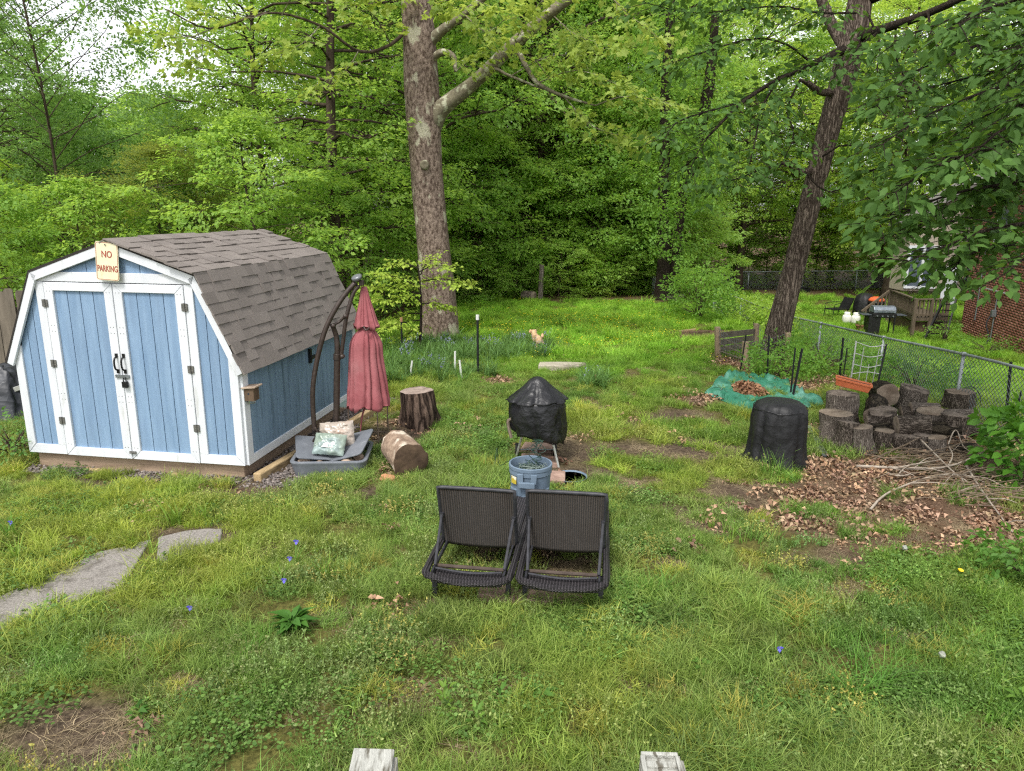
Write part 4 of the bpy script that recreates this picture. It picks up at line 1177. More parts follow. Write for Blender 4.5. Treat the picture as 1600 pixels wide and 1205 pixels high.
# doors
def door(x0, x1, hinge_x, side):
    d = thing.__wrapped__ if False else None
    ofs = Vector((hinge_x, 0, ZB))
    e = bpy.data.objects.new('door', None); e.location = ofs; e.empty_display_size = .1; link(e, shed)
    zt = 1.948
    def b2(pts, nm='door_rail', y0=-.036): return board(e, nm, pts, y0, .012, ofs=ofs)
    b2([(x0, ZB), (x0 + TW, ZB + .09), (x0 + TW, zt - .085), (x0, zt)], 'door_stile')
    b2([(x1 - TW, ZB + .09), (x1, ZB), (x1, zt), (x1 - TW, zt - .085)], 'door_stile')
    b2([(x0 + .003, ZB - .002), (x1 - .003, ZB - .002), (x1 - TW, ZB + .087), (x0 + TW, ZB + .087)])
    b2([(x0 + TW, zt - .082), (x1 - TW, zt - .082), (x1 - .003, zt), (x0 + .003, zt)])
    siding(e, x0 + TW - .004, x1 - TW + .004, 4, ZB + .084, lambda x: zt - .08, zofs=ofs)
    for z in (.45, 1.05, 1.66):
        m_ = MB(); m_.box((0, -.041, z - ZB + .08), (.062, .008, .072)); m_.tube([(0, -.048, z - ZB + .04), (0, -.048, z - ZB + .12)], .008, 8)
        m_.build('hinge', M_HINGE, e)
    hx = (x1 - .035 if side < 0 else x0 + .035) - hinge_x
    m_ = MB(); P_ = spline([(hx, -.04, .93), (hx, -.075, .95), (hx, -.085, 1.0), (hx, -.075, 1.05), (hx, -.04, 1.07)], 12)
    m_.tube(P_, .009, 8); m_.box((hx, -.042, .92), (.025, .012, .04)); m_.box((hx, -.042, 1.08), (.025, .012, .04))
    m_.build('handle', M_BLACKMET, e, smooth=False)
    if side > 0:
        m_ = MB(); m_.box((x0 - hinge_x, -.044, .87), (.15, .012, .03)); m_.tube([(x0 - hinge_x + .03, -.055, .87), (x0 - hinge_x + .03, -.055, .84)], .008, 6)
        m_.build('hasp', M_STEEL, e)
        m_ = MB(); m_.box((x0 - hinge_x + .03, -.06, .79), (.055, .028, .06)); m_.tube(spline([(x0 - hinge_x + .015, -.06, .82), (x0 - hinge_x + .018, -.06, .85), (x0 - hinge_x + .03, -.06, .86), (x0 - hinge_x + .042, -.06, .85), (x0 - hinge_x + .045, -.06, .82)], 9), .005, 6)
        m_.build('padlock', M_BLACKMET, e, bevel=.004)
        m_ = MB(); m_.box((x0 - hinge_x + .01, -.044, .075), (.07, .012, .02)); m_.tube([(x0 - hinge_x - .02, -.055, .07), (x0 - hinge_x + .05, -.055, .07)], .007, 6)
        m_.build('bolt', M_HINGE, e)
    # nail heads
    m_ = MB()
    for z in (.12, .6, .66, 1.3, 1.36, 1.7):
        for sx in (x0 + .03, x0 + .065, x1 - .03, x1 - .065):
            m_.box((sx - hinge_x, -.0372, z), (.006, .002, .006))
    n_ = m_.build('nail_heads', M_HINGE, e); n_['kind'] = 'stuff'
door(HL + .003, XC - .004, HL, -1); door(XC + .004, HR - .003, HR, 1)
# side wall facing the parasol: boards, trims
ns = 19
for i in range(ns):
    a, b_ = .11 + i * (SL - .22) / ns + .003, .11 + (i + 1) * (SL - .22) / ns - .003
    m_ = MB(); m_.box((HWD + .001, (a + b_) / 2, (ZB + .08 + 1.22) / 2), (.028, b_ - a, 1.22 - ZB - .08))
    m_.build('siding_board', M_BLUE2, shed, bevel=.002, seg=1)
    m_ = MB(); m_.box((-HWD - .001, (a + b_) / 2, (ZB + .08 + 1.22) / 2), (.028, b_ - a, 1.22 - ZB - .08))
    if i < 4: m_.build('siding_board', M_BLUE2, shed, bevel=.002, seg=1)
for y0, y1, z0, z1 in [(-.004, .1, ZB - .002, 1.24), (SL - .11, SL - .02, ZB - .002, 1.24), (.103, SL - .113, ZB - .001, ZB + .088)]:
    m_ = MB(); m_.box((HWD + .012, (y0 + y1) / 2, (z0 + z1) / 2), (.036, y1 - y0, z1 - z0)); m_.build('trim_board', M_WHITE, shed, bevel=.003, seg=1)
m_ = MB(); m_.box((HWD + .03, SL / 2, 1.165), (.07, SL - .02, .03)); m_.build('soffit', M_WHITE, shed)
# small vent latch high on the side wall
m_ = MB(); m_.box((HWD + .035, 1.52, .98), (.03, .045, .17)); m_.box((HWD + .05, 1.56, .96), (.03, .12, .04)); m_.build('latch', M_BLACKMET, shed, bevel=.004)

# roof: deck slabs + separate shingles on the slopes that face the garden
M_DRIP = mat('dark_drip_edge', lin('#2b2724'), rough=.8)
Y0R, Y1R = -.066, SL
roof = bpy.data.objects.new('roof', None); link(roof, shed)
mb = MB()
t_ = .022
out = [(-HWD - OH - .012, ZE - .008), (-WK - .006, ZK + .012), (0, ZA + .012), (WK + .006, ZK + .012), (HWD + OH + .012, ZE - .008)]
inn = [(-HWD - OH - .012 + t_, ZE - .012), (-WK, ZK - .01), (0, ZA - .012), (WK, ZK - .01), (HWD + OH + .012 - t_, ZE - .012)]
for i in range(4):
    mb.prism([out[i], out[i + 1], inn[i + 1], inn[i]], Y0R, Y1R)
mb.build('roof_deck', M_DRIP, roof)
sh_src = []
for k in range(5):
    m_ = MB()
    th = .009 + .006 * (k % 3)
    m_.prism([(0, 0), (1, 0), (1, 1), (0, 1)], 0, 1, 'xy')
    v = [(-.5, 0, 0), (.5, 0, 0), (.5 - .02 * (k % 2), 1, -.0), (-.5 + .015 * (k % 3), 1, 0), (-.5, 0, th), (.5, 0, th), (.5 - .02 * (k % 2), 1, th + .004), (-.5 + .015 * (k % 3), 1, th + .004)]
    me = bpy.data.meshes.new('shingle'); me.from_pydata(v, [], [(0, 1, 2, 3)[::-1], (4, 5, 6, 7), (0, 1, 5, 4), (1, 2, 6, 5), (2, 3, 7, 6), (3, 0, 4, 7)])
    me.materials.append(M_SHIN); sh_src.append(me)
rsh = random.Random(4)
def shingle_slope(p_top, p_bot, courses, sgn, wmin, wmax):
    """p_top, p_bot: (x, z) of a slope's upper and lower edge"""
    a, b_ = Vector((p_top[0], 0, p_top[1])), Vector((p_bot[0], 0, p_bot[1]))
    d = (b_ - a); ln = d.length; d.normalize()
    n_ = Vector((d.z * -1, 0, d.x)) if (d.z * -1) * 0 + d.x * 1 > 0 else Vector((d.z, 0, -d.x))
    yv = Vector((0, 1, 0))
    ex = ln / courses
    for c in range(courses):
        y = Y0R - .012 - rsh.uniform(0, .05)
        while y < Y1R - .02:
            w = min(rsh.uniform(wmin, wmax), Y1R + .01 - y)
            if w < .03: break
            # local frame of a shingle: x along ridge, y down the slope, z out
            M_ = Matrix((( 0, d.x, n_.x, 0), (1, d.y, n_.y, 0), (0, d.z, n_.z, 0), (0, 0, 0, 1)))
            o = bpy.data.objects.new('shingle', sh_src[rsh.randrange(5)])
            pos = a + d * (c * ex - .012) + yv * (y + w / 2) + n_ * (.001 + .0004 * c)
            o.matrix_local = Matrix.Translation(pos) @ M_ @ Matrix.Rotation(R(1.3), 4, 'X') @ Matrix.Diagonal((w - .002, ex + .014 + rsh.uniform(-.003, .004), 1, 1))
            link(o, roof)
            y += w
shingle_slope((0, ZA + .014), (WK + .006, ZK + .014), 7, 1, .13, .23)
shingle_slope((WK + .007, ZK + .012), (HWD + OH + .016, ZE - .012), 10, 1, .12, .22)
# cap strips over ridge and hip line
for (cx_, cz_, a1, a2) in [(0, ZA + .016, R(19), R(-19)), (WK + .008, ZK + .017, R(-19 + 0), R(-66))]:
    y = Y0R - .01
    while y < Y1R - .03:
        ln = min(rsh.uniform(.28, .34), Y1R - y)
        m_ = MB()
        pts_ = []
        for an, di in ((a1, -1), (None, 0), (a2, 1)):
            pass
        L1, L2 = .07, .085
        p = [(cx_ - L1 * math.cos(a1), cz_ - L1 * math.sin(abs(a1)) * (1 if cx_ == 0 else -1)), (cx_ - .012, cz_ + .004), (cx_ + .012, cz_ + .002), (cx_ + L2 * math.cos(a2), cz_ + L2 * math.sin(a2))]
        q = [(x, z - .012) for x, z in p]
        m_.prism(p + q[::-1], y, y + ln - .002)
        m_.build('ridge_cap', M_SHIN, roof)
        y += ln
# no-parking sign
sg = thing('parking_sign', 'cream metal sign with red NO PARKING lettering on the shed gable', 'sign', SHED_O + Matrix.Rotation(SHED_YAW, 3, 'Z') @ Vector((.0, -.075, 2.165)), SHED_YAW)
M_CREAM = mat('cream_sign_face', lin('#cfc8a4'), lin('#dcd6b8'), scale=9, rough=.4, bump=.05, c3=lin('#b3a883'), s3=6, t3=(.6, .8))
M_RED = mat('faded_red_paint', lin('#8a3a30'), lin('#a14c40'), scale=30, rough=.5)
def rrect(w, h, r, n=6):
    pts = []
    for cx_, cz_, a0 in ((w / 2 - r, h / 2 - r, 0), (-w / 2 + r, h / 2 - r, 90), (-w / 2 + r, -h / 2 + r, 180), (w / 2 - r, -h / 2 + r, 270)):
        for i in range(n + 1):
            a = R(a0 + 90 * i / n); pts.append((cx_ + r * math.cos(a), cz_ + r * math.sin(a)))
    return pts
tilt = R(3)
def tl(o): o.rotation_euler = (R(-2), tilt, 0); return o
m_ = MB(); m_.prism(rrect(.24, .365, .025), -.003, 0.001); tl(m_.build('plate', M_CREAM, sg))
m_ = MB(); A_, B_ = rrect(.228, .353, .022), rrect(.219, .344, .018)
n_ = len(A_); vs = [(x, -.0045, z) for x, z in A_ + B_]
m_.add(vs, [(i, (i + 1) % n_, n_ + (i + 1) % n_, n_ + i) for i in range(n_)]); tl(m_.build('border', M_RED, sg))
def text_part(txt, size, x, z, xs, mt, parent, y=-.005):
    cu = bpy.data.curves.new('lettering', 'FONT'); cu.body = txt; cu.size = size; cu.align_x = 'CENTER'; cu.align_y = 'CENTER'; cu.extrude = .0006; cu.offset = .0012
    tmp = bpy.data.objects.new('tmp', cu); COL.objects.link(tmp)
    bpy.context.view_layer.update()
    me = bpy.data.meshes.new_from_object(tmp.evaluated_get(bpy.context.evaluated_depsgraph_get()))
    COL.objects.unlink(tmp); bpy.data.objects.remove(tmp)
    M_ = Matrix.Translation((x, y, z)) @ Matrix.Rotation(R(90), 4, 'X') @ Matrix.Diagonal((xs, 1, 1, 1))
    me.transform(M_); me.name = 'lettering'
    me.materials.clear(); me.materials.append(mt)
    o = bpy.data.objects.new('lettering', me); link(o, parent); return o
tl(text_part('NO', .088, 0, .062, .82, M_RED, sg)); tl(text_part('PARKING', .083, .002, -.073, .62, M_RED, sg))
for z in (.155, -.155):
    m_ = MB(); m_.lathe([(.007, 0), (.007, .004)], 8); o = m_.build('bolt', M_HINGE, sg, loc=(z * -math.sin(tilt) * 0, -.004, z)); o.rotation_euler = (R(90), 0, 0)

def shed_pt(a, b_, z=0): return SHED_O + Matrix.Rotation(SHED_YAW, 3, 'Z') @ Vector((a, b_, z))
# carpenter-bee trap on the corner
M_BOX = mat('brown_stained_wood', lin('#463729'), lin('#665444'), scale=10, stretch=(1, 1, .2), rough=.85, bump=.2)
bt = thing('bee_trap', 'small brown wooden box with a slanting lid and jar on the shed corner', 'box', shed_pt(HWD + .075, .06, .84), SHED_YAW)
m_ = MB(); m_.box((0, 0, .05), (.11, .11, .13)); m_.build('box', M_BOX, bt, bevel=.004)
m_ = MB(); m_.box((.01, 0, .124), (.15, .15, .016), Matrix.Rotation(R(-6), 3, 'Y')); m_.build('lid', mat('pale_weathered_lid', lin('#9b8775'), lin('#b7a594'), scale=12, rough=.9), bt, bevel=.003)
m_ = MB(); m_.box((0, -.0555, .06), (.016, .004, .016)); m_.build('entry_hole', M_DARK, bt)
M_GLASS = mat('clear_jar', lin('#e8ece8'), rough=.12, transmission=.9, spec=.5)
m_ = MB(); m_.lathe([(.03, -.05), (.033, -.045), (.033, -.012), (.026, 0), (.028, .004)], 16); m_.build('jar', M_GLASS, bt, smooth=True)

# edging timber and gravel
M_TIMBER = mat('tan_edging_timber', lin('#8f7a58'), lin('#b49d78'), scale=7, stretch=(6, .4, 6), rough=.9, bump=.3, c3=lin('#6b5a42'), s3=3, t3=(.55, .75))
def timber(label, p, q, w=.09, h=.1, name='edging_timber', mt=None):
    t = thing(name, label, 'timber', (0, 0, 0))
    p, q = Vector(p), Vector(q)
    t.location = p
    m_ = MB(); d = (q - p)
    m_.bar((0, 0, h / 2 - .02), tuple(d + Vector((0, 0, h / 2 - .02))), w, h)
    m_.build('beam', mt or M_TIMBER, t, bevel=.012)
    return t
timber('long tan landscape timber edging the gravel beside the shed', G(402, 752), G(592, 640))
timber('short tan board end in the gravel before the shed doors', G(133, 735), G(168, 738), .06, .05)
timber('thin tan board edge showing in the grass at the shed corner', G(270, 743), G(298, 746), .05, .05)
M_STONE = leaf_mat('grey_gravel', lin('#4b4745'), lin('#8d8580'), tfac=0, inst=True, rough=.9)
def pebble(seed):
    r0 = np.random.default_rng(seed); bm = bmesh.new(); 
    for _ in range(10):
        r1 = bmesh.ops.create_icosphere(bm, subdivisions=1, radius=r0.uniform(.008, .02), matrix=Matrix.Translation((r0.normal(0, .04), r0.normal(0, .04), .004)) @ Matrix.Diagonal((1, r0.uniform(.6, 1), .6, 1)))
    me = bpy.data.meshes.new('pebbles'); bm.to_mesh(me); bm.free()
    a = me.attributes.new('lv', 'FLOAT', 'POINT'); a.data.foreach_set('value', np.repeat(r0.random(10), 12).astype(np.float32)); me.materials.append(M_STONE); return me
peb = [pebble(i) for i in range(5)]
n = 2600
a_ = rng.uniform(-1.3, 1.75, n); b_ = rng.uniform(-.3, 3.3, n)
x = SHED_O.x + a_ * _su[0] + b_ * _sv[0]; y = SHED_O.y + a_ * _su[1] + b_ * _sv[1]
k = bed(x, y) & ~((np.abs(a_) < 1.2) & (b_ > .1)); x, y = x[k], y[k]
P, r_, s = put(x, y, .7, 1.3, .1)
t = np.array([1, .97, .95]) * rng.uniform(.6, 1.3, (len(x), 1))
scatter('gravel', 'dark grey gravel along the front and side of the shed', 'gravel', P, r_, s, t, rng.integers(0, 5, len(P)), peb)

# ------------------------------------------------------------------ left of the shed: board fence, tarp, ladder
M_PICKET = mat('grey_fence_wood', lin('#564f45'), lin('#7b7265'), scale=4, stretch=(5, 5, .5), rough=.95, bump=.4, bscale=30, objrand=.16, c3=lin('#4b443a'), s3=2, t3=(.5, .8))
fn = thing('board_fence', 'weathered grey upright-board fence running behind the shed', 'fence', (-8.6, 10.4, 0))
pm = MB(); pm.prism([(-.066, 0), (.066, 0), (.066, 1.5), (.04, 1.53), (-.04, 1.53), (-.066, 1.5)], -.01, .01)
pme = pm.mesh('picket'); pme.materials.append(M_PICKET)
for i in range(30):
    o = inst('picket', pme, fn, (-.9 + i * .142, .05 * math.sin(i * 3.1) * .2, rw.uniform(-.03, .0)), (0, R(rw.uniform(-.6, .6)), 0), (1, 1, rw.uniform(.97, 1.0)))
for z in (.35, 1.2):
    m_ = MB(); m_.box((1.2, .04, z), (4.4, .04, .09)); m_.build('rail', M_PICKET, fn)
for x in (-.5, 1.9, 3.2):
    m_ = MB(); m_.box((x, .1, .75), (.09, .09, 1.5)); m_.build('post', M_PICKET, fn)
M_TARPB = mat('black_tarp', lin('#1c1e22'), lin('#34373d'), scale=4, rough=.45, bump=.5, bscale=6, spec=.5)
g = G(-14, 655)
tp = thing('tarp_heap', 'black tarp draped over a heap beside the board fence', 'tarp', (g.x, g.y + .25, 0))
def cloth_dome(w, d, h, seed, nn=34, flat=.5, rough=.05, skirt=0.0):
    vs, fs = [], []
    for j in range(nn + 1):
        for i in range(nn + 1):
            u, v = i / nn * 2 - 1, j / nn * 2 - 1
            q = (abs(u) ** 3 + abs(v) ** 3) ** (1 / 3)
            z = h * max(0, 1 - max(0, (q - flat) / (1 - flat)) ** 1.6)
            k = mnoise.noise(Vector((u * 2.5, v * 2.5, seed))) * rough * 2 + mnoise.noise(Vector((u * 7, v * 7, seed + 5))) * rough
            vs.append((u * w / 2 * (1 + skirt * (1 - z / h)) + k, v * d / 2 + k * .7, max(0.004, z + k * min(1, z / h + .15))))
    for j in range(nn):
        for i in range(nn):
            a = j * (nn + 1) + i; fs.append((a, a + 1, a + nn + 2, a + nn + 1))
    m_ = MB(); m_.add(vs, fs); return m_
cloth_dome(1.25, 1.0, .62, 3).build('cover', M_TARPB, tp, smooth=True)
M_ALU = mat('aluminium', lin('#a9a9a4'), lin('#c9c9c4'), scale=10, rough=.4, metal=.6)
ld = thing('aluminium_ladder', 'aluminium ladder lying on edge before the black tarp', 'ladder', (G(0, 655).x, G(0, 655).y - .05, 0))
yl = G(0, 655).y
for (a, b_, c, d) in [(-30, 628, 36, 604), (-30, 662, 40, 646)]:
    m_ = MB(); p, q = AT(a, b_, yl - .05) - ld.location, AT(c, d, yl - .02) - ld.location; p.z = max(p.z, .03); q.z = max(q.z, .05)
    m_.bar(p, q, .025, .06); m_.build('rail', M_ALU, ld, bevel=.004)
for (a, b_, c, d) in [(12, 614, 27, 650), (-14, 622, -4, 657)]:
    m_ = MB(); p, q = AT(a, b_, yl - .05) - ld.location, AT(c, d, yl - .03) - ld.location; q.z = max(q.z, .04)
    m_.tube([p, q], .016, 8); m_.build('rung', M_ALU, ld)

# ------------------------------------------------------------------ parasol, its base and bags
M_BRONZE = mat('brown_powder_coat', lin('#2f2723'), lin('#463b35'), scale=30, rough=.45, metal=.2, spec=.4)
M_CANVAS = mat('faded_rose_canvas', lin('#864a4e'), lin('#a06568'), scale=5, rough=.9, bump=.2, bscale=160, stretch=(1, 1, .5), c3=lin('#866a68'), s3=2.5, t3=(.55, .8), spec=.1)
g = G(527, 716); YU = g.y
um = thing('cantilever_parasol', 'closed dusty-rose cantilever parasol with curved brown arms beside the shed', 'parasol', g)
U = lambda px, py, dy=0: AT(px, py, YU + dy) - g
def tubepart(name, pts, r, mt=M_BRONZE, par=um, n=24, k=10):
    P_ = spline([tuple(p) for p in pts], n); m_ = MB(); m_.tube(P_, r if not hasattr(r, '__len__') else np.interp(np.linspace(0, 1, n), np.linspace(0, 1, len(r)), r), k); return m_.build(name, mt, par, smooth=True)
tubepart('pole', [U(525, 716), U(525.5, 676), U(526.2, 600), U(526.8, 556)], .034)
tubepart('pole_collar', [U(525.4, 664), U(525.4, 660)], .039); tubepart('pole_collar', [U(526.7, 562), U(526.8, 553)], .04)
tubepart('curved_arm', [U(492, 676, -.12), U(489, 640, -.12), U(489, 605, -.12), U(494, 570, -.1), U(505, 525, -.08), U(519, 492, -.05), U(537, 463, 0), U(556, 441, .04)], .026, n=40)
tubepart('upper_pole', [U(526.8, 554), U(527, 540), U(525, 524), U(519, 507, -.04)], [.03, .029, .027, .024])
tubepart('inner_arm', [U(533, 558), U(536.5, 530), U(541, 497), U(551, 461, .03), U(561, 446, .05)], .021)
tubepart('link', [U(519, 508, -.04), U(530, 503), U(539, 494)], .014)
for (a, b_) in ((535, 557), (521, 509), (540, 494)):
    m_ = MB(); m_.lathe([(.02, -.03), (.024, -.02), (.024, .02), (.02, .03)], 12); o = m_.build('pivot', M_BRONZE, um, loc=U(a, b_, -.03), smooth=True); o.rotation_euler = (R(90), 0, 0)
m_ = MB(); m_.lathe([(.03, 0), (.055, .005), (.058, .035), (.045, .045), (.02, .048)], 20); o = m_.build('cap', mat('grey_cap', lin('#5a5c5e'), lin('#7d8082'), scale=10, rough=.35, metal=.4), um, loc=U(559, 437, .04), smooth=True); o.rotation_euler = (R(20), R(-20), 0)
m_ = MB(); m_.box(U(565, 442, .06), (.05, .06, .06)); m_.build('hub', M_BRONZE, um, bevel=.01)
tubepart('crank_bracket', [U(492, 668, -.13), U(497, 678, -.13), U(490, 690, -.13), U(500, 700, -.1)], .014); tubepart('base_link', [U(491, 672, -.12), U(500, 695, -.1), U(515, 714, -.02)], .02)
crumple(M_CANVAS, 5, .25, .03)
def canopy(name, ctr, prof, folds, amp, seed, n=144, wav=.012):
    vs, fs = [], []
    m_ = MB()
    prof = [tuple(p) for p in spline(prof, len(prof) * 4)]
    for i4, (px, py, r) in enumerate(prof):
        i = i4 / 4
        c = U(px, py, .1)
        for k in range(n):
            th = 2 * math.pi * k / n
            a_ = amp * min(1, i / 2.5)
            ph_ = 2.6 * mnoise.noise(Vector((math.cos(th) * 1.5 + seed, math.sin(th) * 1.5, i * .06))) + .03 * i
            f = 1 + a_ * (.55 - 1.5 * (1 - abs(math.sin(folds * .5 * th + ph_))) ** 2) + a_ * .7 * mnoise.noise(Vector((math.cos(th) * 2, math.sin(th) * 2, i * .08 + seed)))
            dz = -wav * 2 * (math.cos(folds * .5 * th + seed) + 1.5 * mnoise.noise(Vector((math.cos(th) * 2, math.sin(th) * 2, seed)))) if i4 == len(prof) - 1 else 0
            vs.append((c.x + r * f * math.cos(th), c.y + r * f * math.sin(th) * .62, c.z + dz))
    for i in range(len(prof) - 1):
        for k in range(n):
            fs.append((i * n + k, i * n + (k + 1) % n, (i + 1) * n + (k + 1) % n, (i + 1) * n + k))
    m_.add(vs, fs); o = m_.build(name, M_CANVAS, um, smooth=True)
    so = o.modifiers.new('thick', 'SOLIDIFY'); so.thickness = .004
    return o
pxm = (YU + .1) * .978 / FPX
canopy('canopy_vent', None, [(569, 448, 4 * pxm), (569, 455, 6 * pxm), (570, 470, 9 * pxm), (571, 485, 13 * pxm), (572, 500, 17 * pxm), (573, 511, 20 * pxm)], 9, .22, 1.0)
canopy('canopy', None, [(572, 500, 7 * pxm), (572, 512, 9 * pxm), (572, 518, 13 * pxm), (571, 526, 18 * pxm), (571, 538, 22 * pxm), (571, 555, 23 * pxm), (572, 570, 24 * pxm), (573, 585, 25.5 * pxm), (574, 600, 27 * pxm), (574, 612, 28.5 * pxm), (575, 624, 30 * pxm), (575, 636, 31 * pxm)], 11, .22, 2.0)
tubepart('mast_tip', [U(573, 630, .1), U(566, 650, .1), U(563, 676, .1)], [.012, .01, .006], M_CANVAS)
tubepart('tie_strap', [U(568, 510, .0), U(572, 516, -.03), U(577, 512, .0)], .008)

# weighted base: grey tub with two lid halves
M_TUB = mat('grey_plastic_tub', lin('#62666c'), lin('#777b82'), scale=6, rough=.5, bump=.06, c3=lin('#8b8e92'), s3=9, t3=(.6, .8))
bc = G(522, 728)
tb = thing('parasol_base', 'square grey plastic parasol base with two lifted lid halves', 'base', bc, R(4))
def rr_loop(w, d, r, z, n=5): return [(x, y, z) for x, y in rrect(w, d, r, n)]
m_ = MB()
loops = [rr_loop(.70, .62, .08, 0), rr_loop(.76, .68, .09, .12), rr_loop(.78, .70, .09, .15), rr_loop(.78, .70, .09, .165), rr_loop(.70, .62, .06, .165), rr_loop(.67, .59, .05, .06)]
n_ = len(loops[0]); vs = [p for l in loops for p in l]; fs = []
for i in range(len(loops) - 1):
    for k in range(n_): fs.append((i * n_ + k, i * n_ + (k + 1) % n_, (i + 1) * n_ + (k + 1) % n_, (i + 1) * n_ + k))
fs.append(tuple(reversed(range(n_)))); fs.append(tuple((len(loops) - 1) * n_ + k for k in range(n_)))
m_.add(vs, fs); m_.build('tub', M_TUB, tb, smooth=False, bevel=.006)
for sx, rx, ry, z, rz in ((-.19, 6, 9, .2, 14), (.18, 10, -17, .22, -10)):
    m_ = MB(); m_.prism(rrect(.40, .58, .05), -.008, .008, 'xy'); o = m_.build('lid', M_TUB, tb, loc=(sx, .02, z), bevel=.004); o.rotation_euler = (R(rx), R(ry), R(rz))
def rock(r, seed, sq=(1, .8, .6)):
    bm = bmesh.new(); bmesh.ops.create_icosphere(bm, subdivisions=3, radius=r)
    for v in bm.verts:
        v.co *= 1 + .35 * mnoise.noise(v.co / r * 1.2 + Vector((seed, seed * 2, 0))) + .08 * mnoise.noise(v.co / r * 4 + Vector((seed, 0, 0)))
        v.co = Vector((v.co.x * sq[0], v.co.y * sq[1], v.co.z * sq[2]))
    me = bpy.data.meshes.new('rock'); bm.to_mesh(me); bm.free(); me.polygons.foreach_set('use_smooth', np.ones(len(me.polygons), bool)); return me
M_ROCK = mat('tan_rock', lin('#8b7868'), lin('#b09d8b'), scale=9, rough=.9, bump=.4, objrand=.12)
GS = 'stones weighing down the parasol base'
for i, (x, y, r, lab) in enumerate([(-.25, -.2, .075, 'pinkish stone in the tub corner nearest the shed'), (-.1, -.24, .05, 'small stone at the front of the grey tub'), (.17, -.22, .085, 'tan stone under the lifted lid half in the grey tub'), (.28, -.1, .06, 'dark gap-side stone inside the grey tub')]):
    me = rock(r, i * 3.3); me.materials.append(M_ROCK)
    o = inst('stone', me, None, bc + Matrix.Rotation(R(4), 3, 'Z') @ Vector((x, y, .12)), (0, 0, i)); tag(o, lab, 'stone', GS)
# bags on the lids
def pillow(name, w, h, d, mt, parent, seed, crease=.02, nn=26):
    vs, fs = [], []
    for s_ in (1, -1):
        for j in range(nn + 1):
            for i in range(nn + 1):
                u, v = i / nn * 2 - 1, j / nn * 2 - 1
                q = max(0, (1 - abs(u) ** 2.6) * (1 - abs(v) ** 2.6)) ** .5
                k = crease * (mnoise.noise(Vector((u * 3, v * 3, seed + s_))) + .7 * mnoise.noise(Vector((u * 8, v * 8, seed))))
                vs.append((u * w / 2 + .3 * k, s_ * (d / 2 * q) + k * (q + .3), v * h / 2 + .4 * k))
    N2 = (nn + 1) ** 2
    for s_ in range(2):
        for j in range(nn):
            for i in range(nn):
                a = s_ * N2 + j * (nn + 1) + i; f = (a, a + 1, a + nn + 2, a + nn + 1); fs.append(f if s_ == 0 else f[::-1])
    m_ = MB(); m_.add(vs, fs); o = m_.build(name, mt, parent, smooth=True); return o
M_PLAST = mat('cloudy_plastic_film', lin('#94877a'), lin('#b8b0a6'), scale=5, rough=.22, bump=.5, bscale=14, c3=lin('#a08877'), s3=4, t3=(.5, .7), spec=.6)
M_GREENBAG = mat('pale_green_bag', lin('#748577'), lin('#98a297'), scale=4, rough=.3, bump=.4, bscale=12, c3=lin('#8a9a98'), s3=3, t3=(.5, .6), spec=.5)
crumple(M_PLAST, 9, .5, .02); crumple(M_GREENBAG, 8, .5, .02); crumple(M_TARPB, 5, .7, .04)
b1 = thing('plastic_bag', 'cloudy plastic bag of beige stuff propped against the parasol pole', 'bag', bc + Vector((.03, .08, .32)), R(4))
o = pillow('sack', .36, .28, .15, M_PLAST, b1, 2.0); o.rotation_euler = (R(-18), R(-4), 0)
b2_ = thing('green_bag', 'pale green plastic bag with a white label on the tub lids', 'bag', bc + Vector((.0, -.13, .285)), R(2))
o = pillow('sack', .32, .25, .12, M_GREENBAG, b2_, 7.0); o.rotation_euler = (R(-48), R(5), 0)
m_ = MB(); nn = 8
vs = [((i / nn - .5) * .15, -.068 - .003 * math.sin(i * 1.3), (j / 4 - .5) * .075) for j in range(5) for i in range(nn + 1)]
m_.add(vs, [(j * (nn + 1) + i, j * (nn + 1) + i + 1, (j + 1) * (nn + 1) + i + 1, (j + 1) * (nn + 1) + i) for j in range(4) for i in range(nn)])
o2 = m_.build('label', mat('white_label', lin('#c9c6bf'), lin('#e2dfd8'), scale=40, rough=.5), b2_, smooth=True); o2.rotation_euler = (R(-48), R(5), 0); o2.location = (.0, -.012, -.03)

# glass side table
g = G(568, 684)
gt = thing('glass_table', 'small thin-framed glass side table behind the parasol pole', 'table', g, R(-10))
M_WIRE = mat('thin_rusty_frame', lin('#6b5a50'), lin('#8d7c70'), scale=30, rough=.6, metal=.3)
M_GLASST = mat('greenish_glass', lin('#9fb5ac'), rough=.08, transmission=.75, spec=.5)
for sx in (-.25, .25):
    for sy in (-.17, .17):
        m_ = MB(); m_.tube([(sx, sy, 0), (sx, sy, .4)], .008, 6); m_.build('leg', M_WIRE, gt)
for p, q in (((-.25, -.17), (.25, -.17)), ((-.25, .17), (.25, .17)), ((-.25, -.17), (-.25, .17)), ((.25, -.17), (.25, .17))):
    m_ = MB(); m_.tube([(*p, .405), (*q, .405)], .008, 6); m_.build('top_rail', M_WIRE, gt)
    m_ = MB(); m_.tube([(*p, .03), (*q, .03)], .006, 6); m_.build('foot_rail', M_WIRE, gt)
m_ = MB(); m_.box((0, 0, .418), (.52, .36, .01)); m_.build('glass_top', M_GLASST, gt, bevel=.002)
